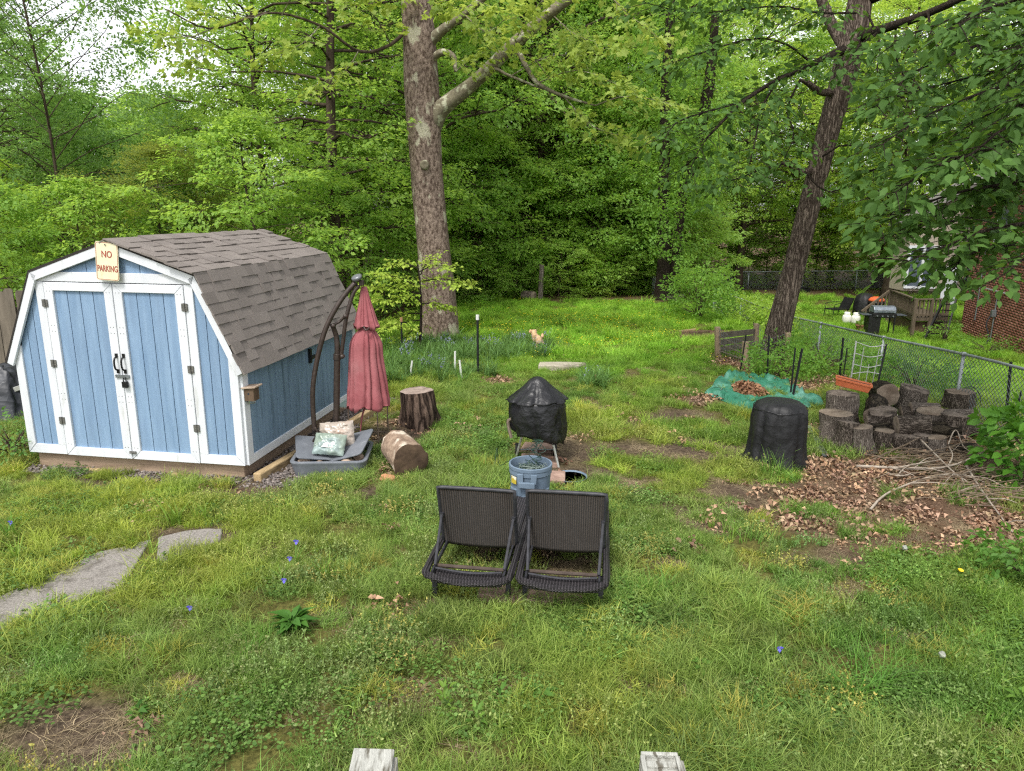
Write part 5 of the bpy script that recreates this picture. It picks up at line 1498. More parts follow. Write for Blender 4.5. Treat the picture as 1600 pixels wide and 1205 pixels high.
# ------------------------------------------------------------------ stumps and logs
M_CUT = mat('grey_cut_wood', lin('#5f5347'), lin('#8a7c6d'), scale=7, rough=.9, bump=.3, bscale=40, c3=lin('#584a3e'), s3=5, t3=(.5, .75), objrand=.12)
M_LOGBARK = furrow('log_bark', lin('#3a332d'), lin('#7d7268'), 40, (1, 1, .3))
M_LOGPALE = furrow('pale_stripped_log', lin('#5a514a'), lin('#988d82'), 50, (1, 1, .1))
M_LOGDARK = furrow('dark_mossy_log', lin('#1b1815'), lin('#4a4338'), 30, (1, 1, .4))
M_STUMP = furrow('rotting_stump_wood', lin('#241c18'), lin('#6a594e'), 22, (1, 1, .12))
def log(name, label, p0, p1, r0, r1, seed, bark, cut=None, group=None, cat='log', flare=0.0, wob=.1, n=26, rings=9):
    """a log or stump: bark side plus two sawn faces; p0 is the foot / rear end, p1 the top / near end"""
    p0, p1 = Vector(p0), Vector(p1)
    ax = p1 - p0; ln = ax.length
    t = thing(name, label, cat, p0, 0, group)
    t.rotation_mode = 'QUATERNION'; t.rotation_quaternion = ax.to_track_quat('Z', 'Y')
    loops = []
    for i in range(rings):
        u = i / (rings - 1)
        r_ = r0 * (1 - u) + r1 * u + flare * (1 - u) ** 3
        lp = []
        for k in range(n):
            th = 2 * math.pi * k / n
            f = 1 + wob * mnoise.noise(Vector((math.cos(th) * 1.3 + seed, math.sin(th) * 1.3, u * 1.2))) * 1.6 + wob * .35 * mnoise.noise(Vector((math.cos(th) * 5, math.sin(th) * 5 + seed, u * 3))) + .02 * math.sin(9 * th + seed + u)
            if flare: f += .16 * (1 - u) ** 2 * math.sin(4 * th + seed)
            lp.append((r_ * f * math.cos(th), r_ * f * math.sin(th), u * ln))
        loops.append(lp)
    m_ = MB(); vs = [p for l in loops for p in l]
    m_.add(vs, [(i * n + k, i * n + (k + 1) % n, (i + 1) * n + (k + 1) % n, (i + 1) * n + k) for i in range(rings - 1) for k in range(n)])
    m_.build('bark', bark, t, smooth=True)
    for lp, zz in ((loops[0], -1), (loops[-1], 1)):
        m_ = MB(); c = (0, 0, lp[0][2] + zz * .004)
        inner = [(x * .93, y * .93, z + zz * (.006 + .006 * mnoise.noise(Vector((x * 9, y * 9, seed))))) for x, y, z in lp]
        mid_ = [(x * .45, y * .45, z + zz * (.004 + .012 * mnoise.noise(Vector((x * 9, y * 9, seed))))) for x, y, z in lp]
        m_.add(list(lp) + inner + mid_ + [c], [(k, (k + 1) % n, n + (k + 1) % n, n + k) for k in range(n)] + [(n + k, n + (k + 1) % n, 2 * n + (k + 1) % n, 2 * n + k) for k in range(n)] + [(2 * n + k, 2 * n + (k + 1) % n, 3 * n) for k in range(n)])
        m_.build('cut_face', cut or M_CUT, t, smooth=True)
    return t
g = G(656, 664)
log('tree_stump', 'broad dark upright stump with a pale flat top beside the parasol', g - Vector((0, 0, .04)), g + Vector((-.03, .0, .45)), .23, .195, 1.0, M_STUMP, mat('pale_stump_top', lin('#7d6d64'), lin('#ab9a8e'), scale=9, rough=.9, bump=.3, c3=lin('#5d4f47'), s3=8, t3=(.5, .7)), cat='stump', flare=.03, wob=.14, n=40)
g = G(640, 752)
log('fallen_log', 'thick pale-barked log lying end-on in the clover before the stump', g + Vector((-.22, .56, .2)), g + Vector((.0, .1, .17)), .165, .185, 4.0, mat('pale_scaly_bark', lin('#6d5a4c'), lin('#a5907c'), scale=14, rough=.95, bump=.7, c3=lin('#c2b7a6'), s3=7, t3=(.55, .65), dist=.02), mat('brown_log_end', lin('#3a2d24'), lin('#604e3e'), scale=9, rough=.95, bump=.4), n=40)
g = G(606, 752)
o = inst('bark_chunk', rock(.08, 9.0, (1, .7, .6)), None, g + Vector((0, 0, .03))); o.data.materials.append(mat('orange_brown_bark', lin('#9a6a4c'), lin('#c08c69'), scale=14, rough=.9, bump=.5)); tag(o, 'small orange-brown chunk of bark leaning on the fallen log', 'bark')

M_CUT2 = mat('dark_weathered_cut', lin('#53493f'), lin('#80746a'), scale=16, rough=.95, bump=.6, bscale=50, c3=lin('#2e2721'), s3=9, t3=(.5, .65))
GL = 'logs and stumps of the pile by the fence'
def up(label, px, py, w, h, seed, bark=M_LOGPALE, flare=.0, lean=(0, 0), dz=0.0, dy=0.0, name='stump', cat='stump', zb=None):
    """stump standing with its foot at pixel (px, py), w pixels wide and h pixels tall"""
    g = G(px, py) + Vector((0, dy, dz)) if zb is None else AT(px, py, zb)
    k = (g.y * .97 + .3) / FPX
    rl = random.Random(seed); lean = (lean[0] + rl.uniform(-.06, .06), lean[1] + rl.uniform(-.05, .05)); h = h * rl.uniform(.88, 1.12)
    return log(name, label, g - Vector((0, 0, .02)), g + Vector((lean[0], lean[1], h * k)), w * k / 2, w * k / 2 * .93, seed, bark, [None, M_CUT2][seed % 2], GL, cat, flare, .17)
def lay(label, p, q, r, seed, bark=M_LOGBARK, name='log', wob=.1):
    return log(name, label, p, q, r, r * .96, seed, bark, None, GL, 'log', 0, wob)
up('flared grey stump standing under the orange planter', 1312, 668, 50, 52, 11, flare=.05)
up('widest pale stump with spreading roots at the pile front', 1304, 688, 56, 44, 12, flare=.1)
up('narrow mossy stump leaning beside the pale front stump', 1320, 702, 33, 42, 13, M_LOGBARK, .03, (.06, .03))
up('short pale stump with clean round top at the pile front', 1349, 706, 33, 40, 14, flare=.04)
up('upright grey stump with split bark at the back of the pile', 1429, 652, 46, 40, 15, dy=.2)
up('dark upright stump nearest the fence at the pile end', 1502, 655, 46, 44, 16, M_LOGBARK, dy=.1)
up('low dark stump under the log with the round branch scar', 1416, 704, 56, 22, 17, M_LOGBARK)
up('small pale stump beside the big-leaved bush', 1466, 712, 30, 32, 18, flare=.02)
a = G(1368, 672)
lay('dark mossy log leaning over the gap in the pile', a + Vector((.1, .25, .28)), a + Vector((-.1, -.12, .2)), .13, 19, M_LOGDARK)
lay('big round dark log with its sawn end turned outward above the pile', G(1392, 655) + Vector((.05, .5, .26)), G(1392, 655) + Vector((-.02, .1, .31)), .15, 20, M_LOGDARK)
lay('log with wavy bark and a round branch scar in mid pile', G(1423, 697) + Vector((-.17, .06, .22)), G(1423, 697) + Vector((.17, .0, .25)), .125, 21, M_LOGBARK)
lay('small round log end peeping out below the planter', G(1327, 665) + Vector((.04, .3, .19)), G(1326, 660) + Vector((0, .05, .2)), .06, 22, M_LOGPALE)
lay('split grey half log lying across the pile top', G(1448, 676) + Vector((-.16, .15, .27)), G(1448, 676) + Vector((.16, .1, .28)), .075, 23, M_LOGPALE)
lay('charred dark log lying between the pile and the bush', G(1472, 690) + Vector((-.18, .1, .1)), G(1472, 690) + Vector((.2, .05, .12)), .11, 24, M_LOGDARK)
lay('brown log half hidden under the big-leaved bush', G(1510, 685) + Vector((-.2, .1, .08)), G(1510, 685) + Vector((.26, .06, .1)), .09, 25, M_LOGBARK)
lay('dark rotten log filling the gap under the mossy one', G(1372, 694) + Vector((-.12, .1, .1)), G(1385, 692) + Vector((.16, .12, .12)), .11, 28, M_LOGDARK)
up('upright dark round stacked behind the short pale stump', 1380, 672, 42, 34, 31, M_LOGBARK, zb=8.5)
up('upright grey round stacked on the mid pile', 1452, 672, 44, 36, 32, M_LOGPALE, zb=8.6)
up('upright round with rough bark beside the bush', 1487, 684, 40, 36, 33, M_LOGBARK, zb=8.35)
up('small upright round between the stumps at the pile front', 1378, 703, 34, 30, 34, M_LOGBARK)
up('short upright round at the pile foot before the bush', 1441, 706, 34, 26, 35, M_LOGPALE)
lay('short thick log wedged behind the scarred log', G(1440, 680) + Vector((-.12, .3, .16)), G(1450, 680) + Vector((.14, .22, .2)), .12, 29, M_LOGBARK)
lay('stout grey log lying before the dark end stump', G(1490, 672) + Vector((-.18, .12, .12)), G(1500, 672) + Vector((.2, .1, .13)), .12, 30, M_LOGPALE)
lay('log end lying behind the short pale stump', G(1382, 690) + Vector((-.14, .2, .18)), G(1382, 690) + Vector((.16, .14, .2)), .08, 26, M_LOGBARK)
lay('thin log at the foot of the small pale stump', G(1482, 712) + Vector((-.02, .0, .06)), G(1500, 712) + Vector((.2, .06, .07)), .065, 27, M_LOGDARK)
mbk = MB(); mbk.lathe([(.05, 0), (.052, .02), (.045, .03), (.0005, .026)], 18, cap1=False)
# planter
M_TERRA = mat('terracotta_plastic', lin('#b4603c'), lin('#c8714a'), scale=6, rough=.5, bump=.05, c3=lin('#9b5233'), s3=5, t3=(.6, .8))
g = G(1320, 655); g.z = .425
pl = thing('window_planter', 'long orange plastic window box resting tilted on a stump', 'planter', g + Vector((.03, -.02, 0)), R(-30))
pl.rotation_euler = (0, R(10), R(-22))
m_ = MB()
def trough(w0, d0, w1, d1, h, t):
    L_ = [[(sx * w / 2, sy * d / 2, z) for sx, sy in ((-1, -1), (1, -1), (1, 1), (-1, 1))] for w, d, z in ((w0, d0, 0), (w1, d1, h - .03), (w1 + .02, d1 + .02, h - .028), (w1 + .02, d1 + .02, h), (w1 - t * 2, d1 - t * 2, h), (w0 - t * 2, d0 - t * 2, t))]
    vs = [p for l in L_ for p in l]; fs = [(i * 4 + k, i * 4 + (k + 1) % 4, (i + 1) * 4 + (k + 1) % 4, (i + 1) * 4 + k) for i in range(5) for k in range(4)] + [(3, 2, 1, 0), (20, 21, 22, 23)]
    return vs, fs
m_.add(*trough(.40, .12, .43, .15, .11, .008)); m_.build('trough', M_TERRA, pl, bevel=.004)
m_ = MB(); m_.box((0, 0, .085), (.41, .13, .012)); m_.build('potting_soil', mat('potting_soil', lin('#2b2019'), lin('#4a382b'), scale=60, rough=1, bump=.6), pl)

# brush pile
M_TWIG = mat('grey_dead_branch', lin('#7b6f63'), lin('#b0a596'), scale=10, rough=.9, bump=.3, stretch=(1, 1, 1))
M_TWIG2 = mat('brown_dead_twig', lin('#51443a'), lin('#82735f'), scale=10, rough=.9)
Z0 = lambda zx, zy: (1260 + zx * .2406, 560 + zy * .2406)
def gz(zx, zy, h=0.03):
    p = G(*Z0(zx, zy)); return (p.x, p.y, p.z + h)
def branch(label, pts, r, hs, kids=4, seed=0, mt=None):
    rb = random.Random(seed)
    P_ = [Vector(gz(*p, h)) for p, h in zip(pts, hs)]
    t = thing('fallen_branch', label, 'branch', (P_[0].x, P_[0].y, 0), 0, 'dead branches of the brush pile')
    b0 = Vector((P_[0].x, P_[0].y, 0))
    Q = spline([tuple(p - b0) for p in P_], 20)
    m_ = MB(); m_.tube(Q, np.linspace(r, r * .45, 20), 7, fn=lambda t_, th: 1 + .12 * math.sin(t_ * 40 + th)); m_.build('stem', mt or M_TWIG, t, smooth=True)
    for i in range(kids):
        j = rb.randrange(4, 19); q = Vector(Q[j]); d = (Vector(Q[j]) - Vector(Q[j - 1])).normalized()
        a = rb.choice((-1, 1)) * rb.uniform(.4, 1.0); d = Matrix.Rotation(a, 3, 'Z') @ d
        ln = rb.uniform(.2, .55); e = q + d * ln + Vector((0, 0, rb.uniform(-.02, .12))); e.z = max(e.z, .02)
        m_ = MB(); m_.tube(spline([tuple(q), tuple((q + e) / 2 + Vector((rb.uniform(-.03, .03), rb.uniform(-.03, .03), .02))), tuple(e)], 7), np.linspace(r * .5, r * .2, 7), 5); m_.build('side_twig', mt or M_TWIG, t)
branch('long pale curved branch lying across the brush pile', [(320, 735), (450, 752), (600, 765), (750, 778), (900, 775), (1050, 745), (1170, 708), (1280, 640)], .016, [.06, .08, .09, .1, .12, .16, .22, .3], 5, 1)
branch('pale bowed branch at the front of the brush pile', [(415, 998), (500, 922), (650, 862), (850, 812), (1000, 818), (1090, 835)], .012, [.03, .05, .07, .09, .1, .1], 3, 2)
branch('straight grey branch pointing out of the brush pile onto the leaves', [(1025, 765), (1100, 862), (1200, 985), (1335, 1150)], .013, [.12, .08, .05, .03], 3, 3)
branch('thin grey branch arching down from the log pile', [(480, 428), (560, 462), (620, 540), (740, 592), (830, 600)], .009, [.3, .24, .16, .12, .08], 2, 4)
branch('dark twiggy branch at the far side of the brush pile', [(420, 690), (560, 650), (700, 620), (850, 640), (1000, 660), (1110, 670)], .011, [.05, .1, .14, .14, .1, .08], 5, 5, M_TWIG2)
branch('grey branch crossing over the brush pile towards the bush', [(730, 630), (800, 690), (870, 750), (960, 810), (1060, 850)], .011, [.18, .16, .14, .1, .06], 4, 6)
branch('brown stick trailing towards the picture edge under the bush', [(1180, 715), (1290, 745), (1380, 790), (1470, 860)], .010, [.14, .1, .08, .06], 3, 7, M_TWIG2)
branch('short crooked stick among the dry leaves before the brush pile', [(520, 770), (580, 790), (640, 790), (680, 775)], .013, [.04, .05, .05, .05], 1, 8)
branch('forked stick standing up from the small pale stump', [(900, 640), (930, 600), (960, 590), (1010, 640), (1100, 670)], .008, [.05, .2, .22, .12, .08], 2, 9)
rb = random.Random(3)
mbt = MB()
for i in range(260):
    zx, zy = rb.gauss(760, 230), rb.gauss(700, 75)
    if rb.random() < .3: zx, zy = rb.uniform(900, 1450), rb.uniform(780, 980)
    if not (300 < zx < 1480): continue
    p = Vector(gz(zx, zy, rb.uniform(.01, .12))); a = rb.gauss(0, .55); ln = rb.uniform(.15, .7)
    d = Vector((math.cos(a), math.sin(a) * .6, rb.uniform(-.1, .15)))
    e = p + d * ln; e.z = max(e.z, .012)
    mbt.tube(spline([tuple(p), tuple((p + e) / 2 + Vector((rb.gauss(0, .04), rb.gauss(0, .04), rb.uniform(0, .05)))), tuple(e)], 6), np.linspace(.006, .002, 6), 4, cap=False)
o = mbt.build('twig_litter', M_TWIG2); tag(o, 'tangle of thin dead twigs heaped on the brush pile', 'twigs', kind='stuff')
g = G(1288, 716)
mb = MB(); mb.bar((0, 0, .03), tuple(G(1262, 672) - g + Vector((0, 0, .05))), .045, .02); mb.bar((.02, .0, .045), tuple(G(1262, 672) - g + Vector((.02, 0, .065))), .006, .03)
o = mb.build('steel_channel', M_STEEL, None, loc=g); tag(o, 'grey steel channel lying in the leaves beside the black-covered drum', 'metal bar')
# ------------------------------------------------------------------ covered grill
M_COVER = mat('black_grill_cover', lin('#0e0e10'), lin('#1c1c1f'), scale=5, rough=.42, bump=.9, bscale=13, c3=lin('#2e2e30'), s3=3.5, t3=(.55, .75), dist=.02, spec=.5)
M_COVER2 = mat('matte_black_cover', lin('#0c0c0e'), lin('#18181a'), scale=5, rough=.55, bump=.7, bscale=11, c3=lin('#2a2a2b'), s3=3.0, t3=(.55, .75), dist=.02, spec=.4)
crumple(M_COVER, 5, .32, .04); crumple(M_COVER2, 4, .3, .04)
g = G(838, 722)
gr = thing('covered_grill', 'kettle grill under a pointed wrinkled black cover on grey legs', 'grill', g)
YG = g.y
def cover(parent, prof, mt, seed, n=64, fold=.05, kf=9, wav=.02, name='cover', cx=None, sqy=1.0, slant=0.0):
    vs, fs = [], []
    for i, (r, z, ox) in enumerate(prof):
        u = i / (len(prof) - 1)
        for k in range(n):
            th = 2 * math.pi * k / n
            f = 1 + fold * u * (.8 - 2.0 * (1 - abs(math.sin(kf * .5 * th + seed + 1.6 * mnoise.noise(Vector((math.cos(th), math.sin(th), u * 1.5 + seed)))))) ** 3 + 1.2 * mnoise.noise(Vector((math.cos(th) * 2.1 + seed, math.sin(th) * 2.1, u * 2.5)))) + fold * .35 * mnoise.noise(Vector((math.cos(th) * 6, math.sin(th) * 6 + seed, u * 9)))
            dz = -slant * u * u * r * f * math.cos(th) + wav * mnoise.noise(Vector((math.cos(th) * 1.6, math.sin(th) * 1.6, seed))) * 2 * u
            vs.append((ox + r * f * math.cos(th), r * f * math.sin(th) * sqy, z + dz))
    m_ = MB(); m_.add(vs, [(i * n + k, i * n + (k + 1) % n, (i + 1) * n + (k + 1) % n, (i + 1) * n + k) for i in range(len(prof) - 1) for k in range(n)] + [tuple(range(n))])
    o = m_.build(name, mt, parent, smooth=True)
    so = o.modifiers.new('thick', 'SOLIDIFY'); so.thickness = .004
    return o
cover(gr, [(.02, .955, 0), (.05, .945, 0), (.09, .915, 0), (.15, .85, 0), (.22, .785, 0), (.275, .735, 0), (.285, .715, .0)], M_COVER, 1.0, fold=.13, kf=9, wav=.0, name='cover_top')
cover(gr, [(.279, .728, 0), (.285, .70, 0), (.29, .64, .0), (.288, .56, .0), (.285, .48, .005), (.28, .41, .015), (.27, .345, .03), (.255, .31, .04)], M_COVER, 2.0, fold=.16, kf=6, wav=.045, name='cover_skirt', slant=.14)
mbp = MB(); mbp.tube([(.281 * math.cos(t_ * .1309), .281 * math.sin(t_ * .1309), .73 + .004 * math.sin(t_)) for t_ in range(49)], .006, 6, cap=False); mbp.build('seam_piping', M_COVER2, gr)
for (a, b_, c, d) in ((812, 684, 806, 716), (864, 690, 873, 731), (835, 690, 838, 712)):
    m_ = MB(); q = G(c, d) - g; p = Vector((q.x * .62, q.y * .62, .36)); m_.tube([p, q + Vector((0, 0, .0))], .013, 8); m_.build('leg', M_ALU, gr)
for sx in (-.2, .2):
    m_ = MB(); m_.lathe([(.03, -.02), (.07, -.02), (.075, -.012), (.075, .012), (.07, .02), (.03, .02)], 20); o = m_.build('wheel', M_BLACKMET, gr, loc=(sx * 1.05, .2, .075)); o.rotation_euler = (0, R(90), 0)
m_ = MB(); m_.tube([(-.2, .2, .075), (.2, .2, .075)], .008, 6); m_.build('axle', M_STEEL, gr)
m_ = MB(); m_.tube(spline([(-.27, -.05, .5), (-.31, -.06, .48), (-.3, -.07, .4), (-.275, -.08, .3)], 8), .018, 6); m_.build('side_handle', mat('grey_wood_handle', lin('#5f5348'), lin('#85776a'), scale=12, rough=.9), gr)
# brick pavers under and before the grill, and below the loungers
M_PAV = mat('pinkish_paver', lin('#80685c'), lin('#a68c7e'), scale=9, rough=.92, bump=.4, bscale=40, objrand=.14, c3=lin('#5f5047'), s3=5, t3=(.5, .75))
GP = 'worn concrete pavers of the overgrown garden walk'
k_ = 0
for (px, py, lab) in [(830, 702, 'paver under the grill nearest its wheel'), (856, 703, 'paver under the grill by its far leg'), (828, 722, 'paver between the grill legs by the can'), (858, 724, 'paver between the grill legs on the drum side'), (868, 750, 'paver in the grass beside the grey can'),
                      (770, 932, 'cracked paver end under the first lounger'), (800, 937, 'paver between the two loungers'), (845, 940, 'long paver under the second lounger'), (890, 943, 'paver edge under the second lounger corner')]:
    g2 = G(px, py); m_ = MB(); m_.box((0, 0, .0), (.195, .26 if py < 800 else .16, .07)); o = m_.build('paver', M_PAV, None, loc=g2 + Vector((0, 0, .012 + .004 * (k_ % 3))), bevel=.008); o.rotation_euler = (R(rw.uniform(-2, 2)), R(rw.uniform(-2, 2)), R(-8 + rw.uniform(-4, 4))); k_ += 1
    tag(o, 'worn pinkish ' + lab, 'paver', GP)
g2 = G(878, 577); mb = MB(); mb.prism([(-.42, -.16), (.1, -.2), (.4, -.14), (.42, .1), (.1, .17), (-.38, .14)], 0, .1, 'xy'); o = mb.build('stone_slab', mat('pale_flat_stone', lin('#8d8576'), lin('#b5ac9c'), scale=6, rough=.9, bump=.4, c3=lin('#5c564a'), s3=4, t3=(.5, .7)), None, loc=g2, bevel=.012); tag(o, 'pale flat stone slab lying in the lawn behind the grill', 'stone', kind='thing')
# ------------------------------------------------------------------ grey bin with wire tangle
M_BIN = mat('blue_grey_bin_plastic', lin('#5d6d7d'), lin('#6f7f8e'), scale=5, rough=.5, bump=.08, bscale=50, c3=lin('#84919c'), s3=8, t3=(.62, .8))
gb = AT(829, 728, 5.95); gb.z = 0.0
bn = thing('garbage_can', 'round blue-grey plastic bin with side handle full of tangled green wire', 'bin', gb)
m_ = MB(); m_.lathe([(.145, 0), (.15, .01), (.178, .40), (.186, .41), (.186, .445), (.19, .45), (.19, .475), (.184, .48), (.174, .478), (.17, .41), (.142, .03), (.0005, .03)], 48, cap1=False); m_.build('body', M_BIN, bn, smooth=False, bevel=.002); bn.scale = (1, 1, 1.12)
for ang in (R(-100), R(80)):
    c, s = math.cos(ang), math.sin(ang); M_ = Matrix(((-s, c, 0), (c, s, 0), (0, 0, 1)))
    m_ = MB()
    T_ = lambda x, y, z: Vector((0, 0, z)) + M_ @ Vector((x, y, 0))
    for p, q, w, h in (((-.06, .2, .445), (-.055, .205, .37), .022, .05), ((.06, .2, .445), (.055, .205, .37), .022, .05), ((-.07, .21, .36), (.07, .21, .36), .03, .045)):
        m_.bar(T_(*p), T_(*q), w, h)
    m_.build('handle', M_BIN, bn, bevel=.005)
    m_ = MB(); m_.box(T_(0, .168, .2), (.1, .02, .3), Matrix.Rotation(ang + R(90), 3, 'Z')); m_.build('rib_panel', M_BIN, bn, bevel=.008)
for ang in (R(-40), R(-150)):
    m_ = MB(); m_.box((.166 * math.cos(ang), .166 * math.sin(ang), .17), (.1, .02, .26), Matrix.Rotation(ang + R(90), 3, 'Z')); m_.build('rib_panel', M_BIN, bn, bevel=.01)
m_ = MB(); a0 = R(-152); vs = [(.193 * math.cos(a0 + i * .09), .193 * math.sin(a0 + i * .09), z) for z in (.345, .405) for i in range(5)]; m_.add([(x * .975, y * .975, z) for x, y, z in vs], [(i, i + 1, i + 6, i + 5) for i in range(4)]); m_.build('sticker', mat('yellow_sticker', lin('#b8a53a'), lin('#d9d6c0'), scale=18, rough=.5, contrast=(.48, .52)), bn)
M_GW = mat('green_wire', lin('#14231c'), lin('#2c4a3c'), scale=20, rough=.5)
M_GW2 = mat('grey_green_wire', lin('#5d6d66'), lin('#8a958e'), scale=20, rough=.5)
rb = random.Random(12)
wr = thing('wire_tangle', 'tangled dark green light wire rising out of the grey bin', 'wire', gb + Vector((0, 0, .45)))
for j in range(7):
    P_ = []
    for i in range(36):
        a = rb.random() * 6.28; r_ = rb.uniform(.02, .15); P_.append((r_ * math.cos(a), r_ * math.sin(a), rb.uniform(-.06, .06)))
    m_ = MB(); m_.tube(spline(P_, 150), .0028, 4, cap=False); m_.build('coil', M_GW if j % 2 else M_GW2, wr)
for j in range(4):
    P_ = [(.04 + rb.gauss(0, .02), .02, .0)] + [(.05 + rb.gauss(0, .035) + .02 * math.sin(i), .02 + rb.gauss(0, .03), .03 + i * .03) for i in range(9)] + ([(.1, 0, .28), (.06 - .1 * (j % 2), .02, .2)])
    m_ = MB(); m_.tube(spline(P_, 80), .003, 4, cap=False); m_.build('coil', M_GW, wr)
P_ = [(-.02, .12, .06), (-.12, .3, .02), (-.2, .4, -.05), (-.28, .45, -.1), (-.3, .4, .08), (-.32, .36, -.06)]
m_ = MB(); m_.tube(spline(P_, 60), .003, 4, cap=False); m_.build('loose_end', M_GW, wr)
# dish
g = G(892, 750)
dsx = thing('shallow_pan', 'shallow round grey pan of rainwater lying in the clover', 'pan', g + Vector((0, 0, .01)))
m_ = MB(); m_.lathe([(.10, 0), (.15, .012), (.162, .035), (.168, .036), (.165, .03), (.152, .008), (.1, .006), (.0005, .006)], 32, cap1=False); m_.build('rim', M_BIN, dsx, smooth=True)
m_ = MB(); m_.lathe([(.001, 0), (.152, .0)], 28, c=(0, 0, .022)); m_.build('water', mat('still_water', lin('#3b3a34'), lin('#4a4740'), scale=8, rough=.04, spec=.8), dsx)
g = G(870, 752)
# ------------------------------------------------------------------ wicker loungers
def wicker_mat(name, c1, c2, ax, sx=390.0, sv=1000.0):
    mt, nt, b = _nt(name); N, L = nt.nodes, nt.links
    tc = N.new('ShaderNodeTexCoord'); sp = N.new('ShaderNodeSeparateXYZ'); L.new(tc.outputs['Object'], sp.inputs[0])
    def sine(src, k, ph=None):
        m1 = N.new('ShaderNodeMath'); m1.operation = 'MULTIPLY'; m1.inputs[1].default_value = k; L.new(src, m1.inputs[0])
        s_ = m1.outputs[0]
        if ph is not None:
            a = N.new('ShaderNodeMath'); a.operation = 'ADD'; L.new(s_, a.inputs[0]); L.new(ph, a.inputs[1]); s_ = a.outputs[0]
        m2 = N.new('ShaderNodeMath'); m2.operation = 'SINE'; L.new(s_, m2.inputs[0]); return m2.outputs[0]
    ad = N.new('ShaderNodeMath'); ad.operation = 'ADD'; L.new(sp.outputs['Y'], ad.inputs[0]); L.new(sp.outputs['Z'], ad.inputs[1])
    rx = sine(sp.outputs['X'], sx)
    ph = N.new('ShaderNodeMath'); ph.operation = 'MULTIPLY'; ph.inputs[1].default_value = 1.6; L.new(rx, ph.inputs[0])
    rv = sine(ad.outputs[0], sv, ph.outputs[0])
    sm = N.new('ShaderNodeMath'); sm.operation = 'ADD'; L.new(rx, sm.inputs[0]); L.new(rv, sm.inputs[1])
    nz = N.new('ShaderNodeTexNoise'); nz.inputs['Scale'].default_value = 90; nz.inputs['Detail'].default_value = 4; L.new(tc.outputs['Object'], nz.inputs['Vector'])
    s2 = N.new('ShaderNodeMath'); s2.operation = 'MULTIPLY_ADD'; s2.inputs[1].default_value = 2.2; L.new(nz.outputs[0], s2.inputs[0]); L.new(sm.outputs[0], s2.inputs[2])
    r = N.new('ShaderNodeValToRGB'); mr = N.new('ShaderNodeMapRange'); mr.inputs['From Min'].default_value = -.6; mr.inputs['From Max'].default_value = 3.4; L.new(s2.outputs[0], mr.inputs[0]); L.new(mr.outputs[0], r.inputs[0])
    r.color_ramp.elements[0].position, r.color_ramp.elements[1].position = .25, .95; r.color_ramp.elements[0].color = (*c1, 1); r.color_ramp.elements[1].color = (*c2, 1)
    L.new(r.outputs[0], b.inputs['Base Color']); b.inputs['Roughness'].default_value = .5; b.inputs['Specular IOR Level'].default_value = .35
    bp = N.new('ShaderNodeBump'); bp.inputs['Strength'].default_value = .8; bp.inputs['Distance'].default_value = .004; L.new(sm.outputs[0], bp.inputs['Height']); L.new(bp.outputs[0], b.inputs['Normal'])
    return mt
M_WICK = wicker_mat('dark_brown_wicker', lin('#120e0b'), lin('#4f4338'), 'x')
M_WICK2 = wicker_mat('worn_grey_wicker', lin('#1b191a'), lin('#544f52'), 'x', 300, 520)
M_FRAME = mat('charcoal_frame', lin('#242427'), lin('#3a3a3f'), scale=20, rough=.5, spec=.4)
def panel(w, fn, nu=16, nv=14, th=.018):
    """curved slab: fn(u,v) -> point; u across -1..1, v 0..1"""
    vs = [fn(i / nu * 2 - 1, j / nv) for j in range(nv + 1) for i in range(nu + 1)]
    m_ = MB(); m_.add(vs, [(j * (nu + 1) + i, j * (nu + 1) + i + 1, (j + 1) * (nu + 1) + i + 1, (j + 1) * (nu + 1) + i) for j in range(nv) for i in range(nu)])
    return m_
